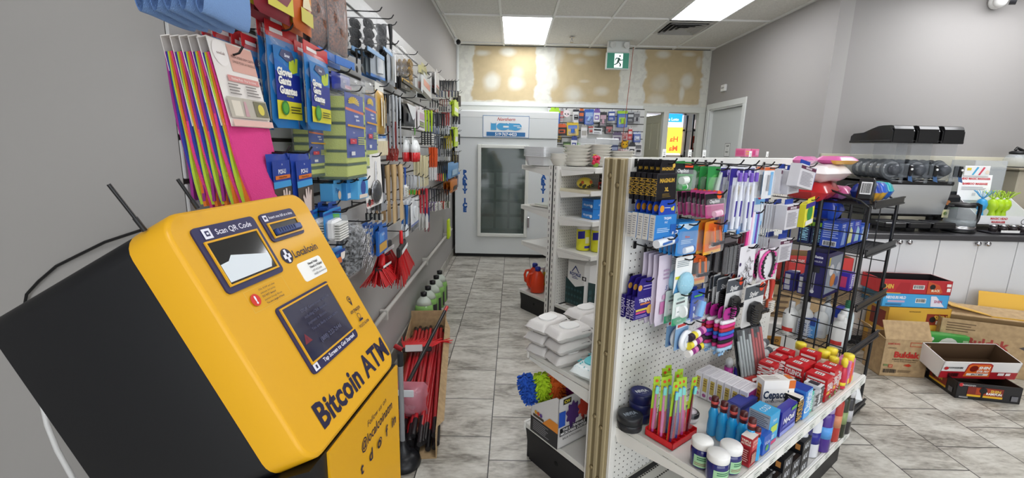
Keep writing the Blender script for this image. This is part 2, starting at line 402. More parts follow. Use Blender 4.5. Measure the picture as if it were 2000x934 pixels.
t.box(OP[1][1]-.02, RX-.005, BY-.018, BY-.002, 0, OPZ, M('#d2d4cc', .5), .003)
struct('trim_2', t, label='white trim of the back wall and its doorways')
# baseboards
bb = M('#b3b0a8', .4)
struct('baseboard_left', MB().box(WX, WX+.012, 1.06, BY, 0, .10, mottled('baseboard_tile', '#8f8c84', '#bdbab2', 5, .35, 0), .002), label='stone tile baseboard along the left wall')
struct('baseboard_right', MB().box(RX-.012, RX, CY, DY0-.08, 0, .10, bb, .002), label='baseboard of the right wall')
# the rear wall is left open for the added fill light behind the camera
# back room seen through the doorways
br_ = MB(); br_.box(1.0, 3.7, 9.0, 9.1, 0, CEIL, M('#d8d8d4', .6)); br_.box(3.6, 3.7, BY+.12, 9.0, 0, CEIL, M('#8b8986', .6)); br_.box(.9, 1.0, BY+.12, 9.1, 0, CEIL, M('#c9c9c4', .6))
struct('wall_far_back', br_, label='wall of the back room')
wn = MB(); wy = 8.95
wf = MB(); fr = M('#e8e4e6', .4)
x0, x1 = at_y(1255, 250, wy).x, at_y(1337, 250, wy).x
for a, b, c, d in ((x0, x1, 1.30, 1.36), (x0, x1, 1.80, 1.84), (x0, x1, 2.10, 2.16), (x0, x0+.05, 1.3, 2.16), (x1-.05, x1, 1.3, 2.16)): wf.box(a, b, wy-.04, wy+.04, c, d, fr, .004)
w1 = struct('window_1', wf, label='bright shop window with coloured signs')
link('pane', MB().box(x0, x1, wy+.045, wy+.05, 1.3, 2.16, M('#dfe8ff', .4, emit=2.2)).mesh('pane'), w1)
def win_sign(px0, py0, px1, py1, bg, name, label, texts, e=1.3):
    a = at_y(px0, py0, wy-.06); b = at_y(px1, py1, wy-.06); mb = MB(); mb.box(a.x, b.x, wy-.058, wy-.05, b.z, a.z, M(bg, .5, emit=e))  # sheet and letters glow to stand in for window light behind them
    f = Face(mb, (b.x, wy-.0585, b.z), (-1, 0, 0), (0, 0, 1), b.x-a.x, a.z-b.z); f.n = Vector((0, -1, 0))
    if name == 'lottery_sign': f = Face(mb, (a.x, wy-.0585, b.z), (1, 0, 0), (0, 0, 1), b.x-a.x, a.z-b.z)
    for tx, u_, v_, h_, c_ in texts: f.text(tx, u_, v_, h_, M(c_, .5, emit=.9), bold=.03)
    return mb.build(name, label=label, category='sign')
win_sign(1296, 222, 1332, 239, '#2a9be0', 'lottery_sign', 'blue lottery sign high in the back room window', [('de Loto', .5, .35, .34, '#f4f8ff')])
win_sign(1297, 248, 1329, 300, '#f7d24a', 'shop_sign', 'yellow sign with red letters in the back room window', [('Ha', .42, .55, .2, '#e8683c'), ('Ma', .42, .2, .2, '#e8683c')])
win_sign(1263, 248, 1266, 290, '#f7d24a', 'shop_sign', 'narrow sliver of yellow sign left of the open door leaf', [])
t = thing('storage_rack', 'black rack with red packages in the back room doorway', 'rack', (3.05, 8.0, 0))
for x in (0, .5):
    for y in (0, .3): MB().box(x-.012, x+.012, y-.012, y+.012, 0, 2.05, BLACK).build('post', t)
for z in (1.05, 1.45, 1.80): MB().box(0, .5, 0, .3, z-.02, z, BLACK).build('shelf', t)
for i, (x, z, c, ds) in enumerate(((.02, 1.455, '#a83a24', 'left rust red jerky pack on the middle shelf'), (.17, 1.455, '#b04a2c', 'middle rust red jerky pack'), (.32, 1.455, '#9a3020', 'right rust red jerky pack'), (.05, 1.805, '#d8c8c0', 'pale patterned pack on the top shelf'), (.25, 1.805, '#b83a34', 'red and white pack on the top shelf'), (.05, 1.055, '#c4c8cc', 'silver crumpled bag on the lower shelf'))):
    mb = MB(); mb.box(0, .13, 0, .1, 0, .24 if z < 1.7 else .16, M(c, .35), .01); mb.box(.02, .11, -.001, 0, .04, .12, M('#e8e0dc', .4)); mb.build('snack_pack', None, (3.05+x, 8.03, z), label=ds + ' in the back room', category='pack')
# open six panel door leaf in the first doorway
dm = M('#c9c6ae', .5)
dl = MB(); dl.box(0, .60, -.018, .018, .01, 1.93, dm, .004)
for zz0, zz1 in ((.15, .75), (.85, 1.35), (1.45, 1.82)):
    for xx0 in (.07, .33):
        dl.box(xx0, xx0+.2, -.024, .024, zz0, zz1, dm, .006)
d2 = struct('door_2', dl, loc=(2.045, BY+.06, 0), rot=R(96), label='beige six panel door standing open')
link('door_handle', MB().lathe([(.008, 0), (.008, .03), (.024, .045), (.024, .06), (.001, .068)], CHROME, 12, (.54, -.02, .95), 'y').mesh('h'), d2).scale = (1, -1, 1)
# white door on the right wall
def door_right():
    x = RX; c = M('#dfe2e0', .4)
    mb = MB()
    for y0, y1, z0, z1 in ((DY0-.075, DY0, 0, DZ), (DY1, DY1+.075, 0, DZ), (DY0-.075, DY1+.075, DZ, DZ+.07)): mb.box(x-.016, x, y0, y1, z0, z1, c, .004)
    mb.box(x, x+.1, DY0-.001, DY0+.015, 0, DZ, c); mb.box(x, x+.1, DY1-.015, DY1, 0, DZ, c); mb.box(x, x+.1, DY0, DY1, DZ-.015, DZ, c)
    o = struct('door_1', mb, label='white door with a casing on the right wall')
    link('door_panel', MB().box(x+.045, x+.085, DY0+.017, DY1-.017, .01, DZ-.018, M('#cfd3d2', .42), .003).mesh('d'), o)
    link('door_handle', MB().lathe([(.012, 0), (.012, .03), (.027, .045), (.027, .065), (.001, .075)], CHROME, 14, (0, 0, 0), 'x').mesh('h'), o, (x+.044, DY0+.09, .96)).scale = (-1, 1, 1)
door_right()
p = at_x(1420.5, 293, RX+.044)
mb = MB(); mb.box(-.001, 0, -.075, .075, -.085, .085, M('#e4e6e4', .6)); f = Face(mb, (-.0012, .075, -.085), (0, -1, 0), (0, 0, 1), .15, .17)
for a in ((.02, .02, .98, .05), (.02, .95, .98, .98), (.02, .02, .05, .98), (.95, .02, .98, .98)): f.rect(*a, BLACK)
f.text('STAFF', .5, .78, .12, BLACK, .7, bold=.03); f.text('&', .5, .55, .1, BLACK); f.text('ONLY', .5, .36, .12, BLACK, .7, bold=.03); f.text('l', .5, .15, .1, BLACK)
mb.build('door_notice', None, p, label='framed paper notice on the white door', category='notice')
p = at_x(1418, 316, RX+.044)
MB().lathe([(.001, -.001), (.035, -.001), (.035, 0), (.001, 0)], M('#e8c72c', .5), 20, axis='x').build('round_sticker', None, p, label='round yellow sticker on the white door', category='sticker')
p = at_x(1416, 172, RX)
mb = MB(); mb.box(-.03, 0, -.055, .055, -.04, .04, M('#e9e9e7', .4), .004); f = Face(mb, (-.03, .055, -.04), (0, -1, 0), (0, 0, 1), .11, .08); f.rect(.12, .4, .88, .62, M('#b9b9b9', .5)); f.text('TOILET', .5, .51, .16, M('#555555'), .7)
mb.build('wall_sign', None, p, label='small white sign box on the grey wall above the white door', category='sign')
# conduit pipe along the left wall
pm = M('#b9b6b0', .45)
pa = (WX+.03, 2.0, .455); pb = (WX+.03, 5.62, .42)
pp = MB(); pp.cyl(pa, pb, .014, pm, n=12); pass
o = pp.build('conduit_pipe', label='grey pipe running along the left wall near the floor', category='pipe')
for y in (2.6, 3.9, 5.1): link('bracket', MB().box(WX, WX+.05, y-.012, y+.012, .405, .47, pm, .003).mesh('b'), o)
p = at_x(876, 447, WX+.06)
mb = MB(); mb.box(-.012, .012, -.06, .06, -.11, .11, M('#c8e02a', .4, emit=0), .006); mb.box(.012, .02, -.045, .045, -.09, .02, M('#e2f050', .4), .004)
mb.build('yellow_hanger', None, p, label='lime yellow plastic holder on the end of the wall pipe', category='holder')

# ------------------------------------------------------------------ ceiling fixtures
def light_panel(x0, x1, y0, y1, label):
    t = thing('ceiling_light_panel', label, 'ceiling light', ((x0+x1)/2, (y0+y1)/2, CEIL-.006), 0, 'ceiling light panels')
    hx, hy = (x1-x0)/2, (y1-y0)/2; e = .016; mb = MB(); c = M('#f0f0ee', .4)
    mb.box(-hx, hx, -hy, -hy+e, 0, .012, c); mb.box(-hx, hx, hy-e, hy, 0, .012, c); mb.box(-hx, -hx+e, -hy, hy, 0, .012, c); mb.box(hx-e, hx, -hy, hy, 0, .012, c)
    mb.build('frame', t)
    link('diffuser', MB().box(-hx+e, hx-e, -hy+e, hy-e, .003, .008, M('#fbfcff', .5, emit=PANEL_POWER)).mesh('diffuser'), t)
light_panel(-.157, .381, 4.99, 6.26, 'square bright ceiling panel over the freezer aisle')
light_panel(1.557, 2.08, 3.72, 4.99, 'bright ceiling panel beside the air vent')
light_panel(-.157, .381, 1.7, 2.9, 'ceiling panel over the near aisle')
light_panel(1.557, 2.08, .6, 1.8, 'ceiling panel over the pegboard gondola')
light_panel(3.78, 4.36, 2.46, 3.7, 'right of the two ceiling panels in front of the counter')
light_panel(3.2, 3.75, 2.50, 3.72, 'left of the two ceiling panels in front of the counter')
light_panel(-.157, .381, -1.36, -.2, 'ceiling panel behind the camera, on the entrance side')
light_panel(3.2, 3.78, -1.36, -.2, 'ceiling panel behind the camera, on the counter side')
light_panel(2.08, 2.6, 7.2, 8.4, 'ceiling panel of the back room')
# air vent: concentric louvres
t = thing('ceiling_vent', 'square grey metal air vent in the ceiling', 'air vent', (1.80, 5.30, CEIL-.004))
vm = M('#b5b3af', .4)
fr_ = MB()
def sq(mb, a, b, z0, z1, m_):
    k = len(mb.v)
    pts = [(-a, -a*1.1, z0), (a, -a*1.1, z0), (a, a*1.1, z0), (-a, a*1.1, z0), (-b, -b*1.1, z1), (b, -b*1.1, z1), (b, b*1.1, z1), (-b, b*1.1, z1)]
    mb.add(pts, [(i, (i+1) % 4, 4+(i+1) % 4, 4+i) for i in range(4)], m_)
sq(fr_, .245, .21, 0, -.004, M('#bdbbb6', .4)); fr_.build('frame', t)
for i, a in enumerate((.205, .155, .105, .055)):
    lv = MB(); sq(lv, a, a-.04, -.018+.002*i, .006, vm); sq(lv, a-.004, a-.04, -.018+.002*i, .006, M('#9a9894', .5)); lv.build('louvre', t)
link('backing', MB().box(-.22, .22, -.24, .24, .007, .01, M('#2c2b2a', .7)).mesh('b'), t)
# sprinkler
p = at_z(1117, 73, CEIL)
sp_ = MB(); sp_.lathe([(.03, -.004), (.03, 0)], CHROME, 14); sp_.cyl((0, 0, 0), (0, 0, -.035), .007, CHROME); sp_.cyl((-.012, 0, -.03), (-.012, 0, -.055), .003, CHROME); sp_.cyl((.012, 0, -.03), (.012, 0, -.055), .003, CHROME); sp_.lathe([(.022, -.058), (.022, -.055)], CHROME, 12)
sp_.build('fire_sprinkler', None, (p.x, p.y, CEIL), label='small metal fire sprinkler under the ceiling', category='sprinkler')
# dome camera in the far corner and bullet camera at the right
p = at_y(895, 82, 6.0)
t = thing('security_camera', 'small black security camera in the far left ceiling corner', 'camera', p)
MB().box(-.045, -.012, -.02, .03, -.02, .05, WHITE, .005).build('bracket', t); MB().ball((0, 0, 0), .032, M('#18181a', .2), 16).cyl((0, -.025, 0), (0, -.034, 0), .015, M('#050505', .1)).build('camera_head', t)
p = at_y(1955, 1, CY-.06)
t = thing('security_camera', 'white dome camera high on the wall above the counter', 'camera', p)
MB().lathe([(.05, 0), (.055, .04), (.05, .055)], WHITE, 20, axis='y').build('base', t); MB().ball((-.02, -.02, -.01), .045, WHITE, 16).cyl((.02, -.05, -.015), (.05, -.075, -.02), .03, M('#303034', .2)).build('camera_head', t)
# exit sign with two emergency lamps
def exit_sign():
    y = 6.02; a = at_y(1183, 135, y); b = at_y(1231, 102, y); z0, z1 = a.z, b.z; x0, x1 = a.x, b.x
    t = thing('exit_sign', 'white box exit sign with running man and two emergency lamps', 'exit sign', ((x0+x1)/2, y, z0)); W = x1-x0; H = z1-z0
    hous = M('#d8dbd8', .45)
    MB().box(-W/2, W/2, 0, .06, 0, H, hous, .006).box(-W/2+.01, W/2-.01, .005, .055, H, H+.13, hous, .006).box(-.1, .1, .01, .05, CEIL-z0-.02, CEIL-z0-.002, hous).build('housing', t)
    mb = MB(); mb.box(-W/2+.012, W/2-.012, -.003, .0, .012, H-.012, M('#2f7560', .5, emit=.35)); f = Face(mb, (-W/2+.012, -.0032, .012), (1, 0, 0), (0, 0, 1), W-.024, H-.024)
    wh = M('#e8f4f0', .5, emit=.9); f.rect(.33, .04, .72, .96, wh)
    gm = M('#1f4a3e', .5)
    f.disc(.58, .80, .04, gm); f.poly([(.50, .70), (.60, .66), (.56, .42), (.46, .44)], gm); f.poly([(.46, .46), (.54, .42), (.66, .28), (.64, .10), (.58, .10), (.59, .26)], gm)
    f.poly([(.46, .46), (.54, .44), (.48, .28), (.34, .20), (.33, .27), (.43, .33)], gm); f.poly([(.52, .69), (.49, .62), (.42, .62), (.40, .50), (.36, .52), (.39, .69)], gm); f.poly([(.58, .68), (.62, .55), (.72, .58), (.72, .52), (.60, .48), (.54, .6)], gm)
    mb.build('sign_face', t)
    for s in (-1, 1):
        MB().lathe([(.012, .02), (.034, -.03), (.038, -.045), (.032, -.046), (.001, -.035)], M('#cfd0cc', .2), 18, (s*.085, -.01, H+.075), 'y').build('emergency_lamp', t)
exit_sign()
pts = [at_y(1237, 92, 6.03), at_y(1232, 140, 6.05), at_y(1226, 190, 6.1), at_y(1222, 225, 6.2), at_y(1217, 262, 6.2), at_y(1214, 320, 6.2)]
MB().tube(pts, .0035, M('#a3482c', .5), 6).build('hanging_cable', label='thin orange cord hanging from the exit sign', category='cable')
# ================================================================== BITCOIN MACHINE
def kiosk():
    az, ti = .1134, 1.073
    t = Vector((math.sin(az), math.cos(az), 0)); d = Vector((math.cos(az)*math.cos(ti), -math.sin(az)*math.cos(ti), -math.sin(ti)))
    n = t.cross(-d).normalized(); n = n if n.z > 0 else -n
    S = .82; O = Vector((-.482, .608, 1.3476))
    W = .3444; H = .416; T = .362
    yel = M('#dfa616', .45, coat=.1); navy = M('#2c2a52', .35); dark = M('#0d0e12', .45); ink = M('#1f1b3a', .45)
    root = thing('bitcoin_kiosk', 'yellow and black bitcoin machine with a slanted screen head', 'atm', (-.5, .8, 0))
    base = Matrix.Translation(-Vector((-.5, .8, 0)))
    # head frame: x = t (along the face), y = -n (into the body), z = -d (up the face); origin bottom-left of the face
    fm = Matrix((t, -n, -d)).transposed().to_4x4(); fm.translation = O + d*H
    FM = base @ fm
    def part(name, mb, parent=root):
        mb.v = [tuple(FM @ Vector(p)) for p in mb.v]; return mb.build(name, parent)
    def shell(y0, y1, inset, mat, r0=.036, rnd=.006):
        mb = MB(); rings = [(y0, inset+rnd), (y0+rnd*.3, inset+rnd*.3), (y0+rnd, inset), (y1, inset)]
        pts = []
        for y, i in rings: pts.append([(W/2+(a), y, H/2+b) for a, b in [(p[0], p[1]) for p in rounded(W-2*i, H-2*i, r0-i*.5, 6)]])
        n_ = len(pts[0]); vs_ = [p for r_ in pts for p in r_]
        fs = [(j*n_+i, j*n_+(i+1) % n_, (j+1)*n_+(i+1) % n_, (j+1)*n_+i) for j in range(len(rings)-1) for i in range(n_)]
        mb.add(vs_, fs, mat, True); mb.add(vs_, [tuple(range(n_)), tuple(range(4*n_-1, 3*n_-1, -1))], mat); return mb
    part('head_shell', shell(0, .085*S, 0, yel))
    part('rear_housing', shell(.085*S, T, .002, dark, .03, .002))
    def fr(mb, a0, b0, a1, b1, lift=0):
        return Face(mb, (a0*W, -lift, (1-b1)*H), (1, 0, 0), (0, 0, 1), (a1-a0)*W, (b1-b0)*H)
    # a = 0..1 along the face, b = 0..1 down from the top edge
    def bezel(name, a0, b0, a1, b1, tl=None):
        mb = MB(); w_, h_ = (a1-a0)*W, (b1-b0)*H
        mb.prism([(x+a0*W, y+(1-b1)*H) for x, y in rounded(w_, h_, .008, 4, w_/2, h_/2)], -.003, .001, navy, 'y'); return mb
    mb = bezel('b', .10, .07, .49, .33)
    f = fr(mb, .10, .07, .49, .33, .0031); wt = M('#e9e8f4', .5)
    f.text('Scan QR Code', .60, .885, .085, wt, .60, bold=.01); f.poly([(.12, .81), (.24, .81), (.24, .96), (.12, .96)], wt); f.rect(.15, .845, .21, .925, navy); f.rect(.165, .87, .195, .90, wt)
    sb = part('scanner_bezel', mb)
    def well(a0, b0, a1, b1, dep, mat_in, rim):
        m2 = MB(); x0, x1, z0, z1 = a0*W, a1*W, (1-b1)*H, (1-b0)*H
        for q in ((x0-.003, x1+.003, z1, z1+.003), (x0-.003, x1+.003, z0-.003, z0), (x0-.003, x0, z0, z1), (x1, x1+.003, z0, z1)): m2.box(q[0], q[1], -.0055, -.0028, q[2], q[3], rim)
        return m2, x0, x1, z0, z1
    m2, x0, x1, z0, z1 = well(.135, .135, .455, .30, 0, None, yel)
    m2.box(x0, x1, -.0040, -.0031, z0, z1, M('#1d1e20', .08, coat=1))
    part('scanner_window', m2, sb)
    m3 = MB(); lo = z0+(z1-z0)*.12; hi = z0+(z1-z0)*.56
    m3.add([(x0+.002, -.0045, z0+.003), (x1-.012, -.0045, z0+.003), (x1-.004, -.0045, z0+.014), (x1-.004, -.0045, hi-.012), (x0+.03, -.0045, hi+.004), (x0+.02, -.0045, hi-.004), (x0+.002, -.0045, hi-.006)], [(0, 1, 2, 3, 4, 5, 6)], M('#cdd4da', .3, emit=.12))
    part('scanner_light', m3, sb)
    mb = bezel('b', .53, .072, .82, .203)
    f = fr(mb, .53, .072, .82, .203, .0031); f.text('Insert one bill at a time', .57, .83, .10, wt, .70, bold=.01); f.rect(.06, .72, .17, .93, wt); f.rect(.085, .79, .145, .87, navy)
    bb_ = part('bill_bezel', mb)
    m2, x0, x1, z0, z1 = well(.562, .125, .798, .182, 0, None, yel)
    m2.box(x0, x1, -.0038, -.0031, z0, z1, M('#0b0b10', .3)); m2.box(x0+.003, x1-.003, -.012, -.003, z0+.001, z0+(z1-z0)*.55, M('#28417c', .3), .002)
    for k in range(7): m2.box(x0+.008+k*.0075, x0+.011+k*.0075, -.0128, -.0118, z0+.004, z0+(z1-z0)*.5, M('#16254c', .4))
    part('bill_slot', m2, bb_)
    # logo, sticker, warning, icons
    mb = MB(); f = fr(mb, 0, 0, 1, 1, .0003)
    cx, cz = .575, 1-.275; f.disc(cx, cz, .043, ink, 24); f.poly([(cx-.008, cz-.030), (cx+.01, cz-.030), (cx+.01, cz+.030), (cx-.008, cz+.030)], wt); f.poly([(cx-.028, cz-.012), (cx+.028, cz-.012), (cx+.028, cz+.008), (cx-.028, cz+.008)], wt); f.rect(cx-.006, cz-.006, cx+.008, cz+.006, ink)
    f.text('Localcoin', .622, 1-.278, .036, ink, .27, 'l', bold=.012)
    part('logo', mb)
    mb = MB(); w_, h_ = .225*W, .090*H
    mb.prism([(x+.605*W, y+(1-.415)*H) for x, y in rounded(w_, h_, .006, 4, w_/2, h_/2)], -.0012, .001, M('#f4f4f2', .4), 'y')
    f = fr(mb, .605, .325, .83, .415, .0013); f.text('Need Help?', .40, .80, .13, BLACK, .5, 'l', bold=.02); f.text('Need a Wallet?', .40, .60, .13, BLACK, .55, 'l', bold=.02); f.text('1-877-412-2646', .40, .38, .10, BLACK, .55, 'l'); f.text('help@localcoinatm.com', .40, .2, .10, BLACK, .57, 'l')
    part('help_sticker', mb)
    mb = MB(); f = fr(mb, .178, .343, .455, .43, .0003); pl = M('#d8b95a', .5)
    for q in ((0, 0, 1, .012), (0, .988, 1, 1), (0, 0, .006, 1), (.994, 0, 1, 1)): f.rect(*q, pl)
    f.disc(.15, .5, .105, M('#d2301f', .4), 24); f.text('!', .15, .5, .34, wt, bold=.05)
    for i, s_ in enumerate(('CRA, RCMP and other', 'unknown 3rd parties', 'DO NOT demand', 'payment through Bitcoin.', 'You are a target of fraud.')): f.text(s_, .30, .84-.17*i, .085, ink, .66, 'l', bold=.02 if i in (2, 4) else 0)
    part('warning_label', mb)
    mb = bezel('b', .30, .46, .85, .82); 
    mb = MB(); X0, X1, B0, B1 = .29, .765, .45, .755
    w_, h_ = (X1-X0)*W, (B1-B0)*H; mb.prism([(x+X0*W, y+(1-B1)*H) for x, y in rounded(w_, h_, .008, 4, w_/2, h_/2)], -.003, .001, navy, 'y')
    f = fr(mb, X0, B0, X1, B1, .0031); f.text('Tap Screen to Get Started', .57, .075, .058, wt, .72, bold=.02); f.rect(.04, .025, .125, .125, wt); f.rect(.07, .05, .098, .1, navy)
    sc = part('screen_bezel', mb)
    m2, x0, x1, z0, z1 = well(.318, .467, .745, .708, 0, None, yel)
    m2.box(x0, x1, -.0042, -.0031, z0, z1, M('#33344a', .06, coat=1)); f = Face(m2, (x0, -.0044, z0), (1, 0, 0), (0, 0, 1), x1-x0, z1-z0)
    g2 = M('#5a5c74', .3); f.poly([(.05, .30), (.19, .30), (.12, .47)], M('#7c2b38', .3)); f.text('!', .12, .36, .09, M('#33344a', .3))
    for i, s_ in enumerate(('STOP. Government agencies', 'including CRA demand', 'payment in Bitcoin.', 'You are likely a scam victim')): f.text(s_, .26, .82-.12*i, .055, g2, .66, 'l')
    f.text('(888) 222-2646', .3, .22, .08, g2, .6, 'l', bold=.01)
    part('touch_screen', m2, sc)
    mb = MB(); f = fr(mb, 0, 0, 1, 1, .0003)
    cx, cz = .872, 1-.59; f.ring(cx, cz+.006, .019, .004, ink); f.poly([(cx-.015, cz-.004), (cx, cz-.032), (cx+.015, cz-.004), (cx, cz-.014)], ink); f.disc(cx, cz+.006, .007, ink)
    f.text('GPS TRACKER', cx, cz-.055, .014, ink, .12, bold=.02)
    cz = 1-.68; f.ring(cx, cz, .018, .004, ink); f.rect(cx-.022, cz-.026, cx+.022, cz-.016, ink)
    for a in (-40, 0, 40): f.poly([(cx+.028*math.sin(R(a))-.002, cz+.026*math.cos(R(a))), (cx+.028*math.sin(R(a))+.002, cz+.026*math.cos(R(a))), (cx+.040*math.sin(R(a))+.002, cz+.038*math.cos(R(a))), (cx+.040*math.sin(R(a))-.002, cz+.038*math.cos(R(a)))], ink)
    f.text('POLICE ALARM', cx, cz-.045, .014, ink, .12, bold=.02)
    part('security_icons', mb)
    mb = MB(); f = fr(mb, 0, 0, 1, 1, .0003); f.text('Bitcoin ATM', .568, 1-.888, .098, ink, .79, bold=.03)
    part('name_lettering', mb)
    mb = MB()
    for q in (.0006,): pass
    # two rod antennas on the top edge
    for tx, yy in ((-.0, .055), (.33, .07)):
        a = Vector((W*(.02+tx*.9), T*.25, H+.0))
        up = Vector((0, 0, 1)); mb = MB()
    for (bx, by), (tx_, ty_) in (((277, 443), (212, 360)), ((383, 402), (347, 350))):
        P1 = on_plane(bx, by, O - n*.03, d); r = ray(tx_, ty_).normalized(); k = (P1-EYE).length*.99; P2 = EYE + r*k
        mb = MB(); mb.cyl(P1-(P2-P1)*.1, P1+(P2-P1)*.22, .0034, M('#1b1b1d', .35)); mb.cyl(P1+(P2-P1)*.2, P2, .0025, M('#141416', .25)); mb.v = [tuple(base @ Vector(v)) for v in mb.v]; mb.build('antenna', root)
    # pedestal with the yellow lower panel: upright, under the head
    BL = O + d*H; BR = BL + t*W
    back = Vector((-t.y, t.x, 0))*-1 if False else Vector((-math.cos(az), math.sin(az), 0))
    top = BL.z-.006
    def slab(off0, off1, z0, z1, mat, s0=0.0, s1=1.0, ztop_back=None):
        a = BL + t*(W*s0) + back*off0; b = BL + t*(W*s1) + back*off0; c = b + back*(off1-off0); e = a + back*(off1-off0)
        zb = z1 if ztop_back is None else ztop_back
        vs_ = [(a.x, a.y, z0), (b.x, b.y, z0), (c.x, c.y, z0), (e.x, e.y, z0), (a.x, a.y, z1), (b.x, b.y, z1), (c.x, c.y, zb), (e.x, e.y, zb)]
        mb = MB(); mb.add(vs_, [(0, 1, 5, 4), (1, 2, 6, 5), (2, 3, 7, 6), (3, 0, 4, 7), (4, 5, 6, 7), (3, 2, 1, 0)], mat); return mb, a
    mb, a = slab(.004, .30, .0, top, dark, .0, 1.0, top-.12); mb.v = [tuple(base @ Vector(v)) for v in mb.v]; mb.build('pedestal', root)
    mb, a = slab(.0, .03, .05, top-.004, yel, .14, 1.0)
    f = Face(mb, a + Vector((0, 0, .05-a.z)), t, (0, 0, 1), W*.86, top-.054)
    f.text('Follow us on', .62, .955, .014, ink, .3); f.text('@localcoinatm', .62, .925, .024, ink, .5, bold=.01)
    for i, c_ in enumerate(('t', 'd', 'o', 'f', 'in')): f.text(c_, .36+.13*i, .88, .026, ink, bold=.02)
    f.ring(.62, .88, .035, .008, ink)
    mb.v = [tuple(base @ Vector(v)) for v in mb.v]; mb.build('lower_panel', root, label='yellow lower panel with small social media marks')
kiosk()
# cables on the grey wall end beside the machine
P = [at_y(275, 450, 1.03), at_y(205, 473, 1.045), at_y(150, 500, 1.05), at_y(110, 520, 1.05), at_y(75, 550, 1.05), at_y(52, 575, 1.05), at_y(40, 640, 1.05), at_y(36, 700, 1.05)]
MB().tube(P, .0035, BLACK, 6).build('black_cable', label='black cable looping over the grey wall behind the machine', category='cable')
P = [at_y(60, 735, 1.04), at_y(80, 775, 1.03), at_y(92, 830, 1.02), at_y(112, 880, 1.0), at_y(140, 930, .98), at_y(175, 1010, .95)]
MB().tube(P, .006, M('#d8d8d6', .4), 8).build('white_cable', label='thick white cable hanging below the machine head', category='cable')

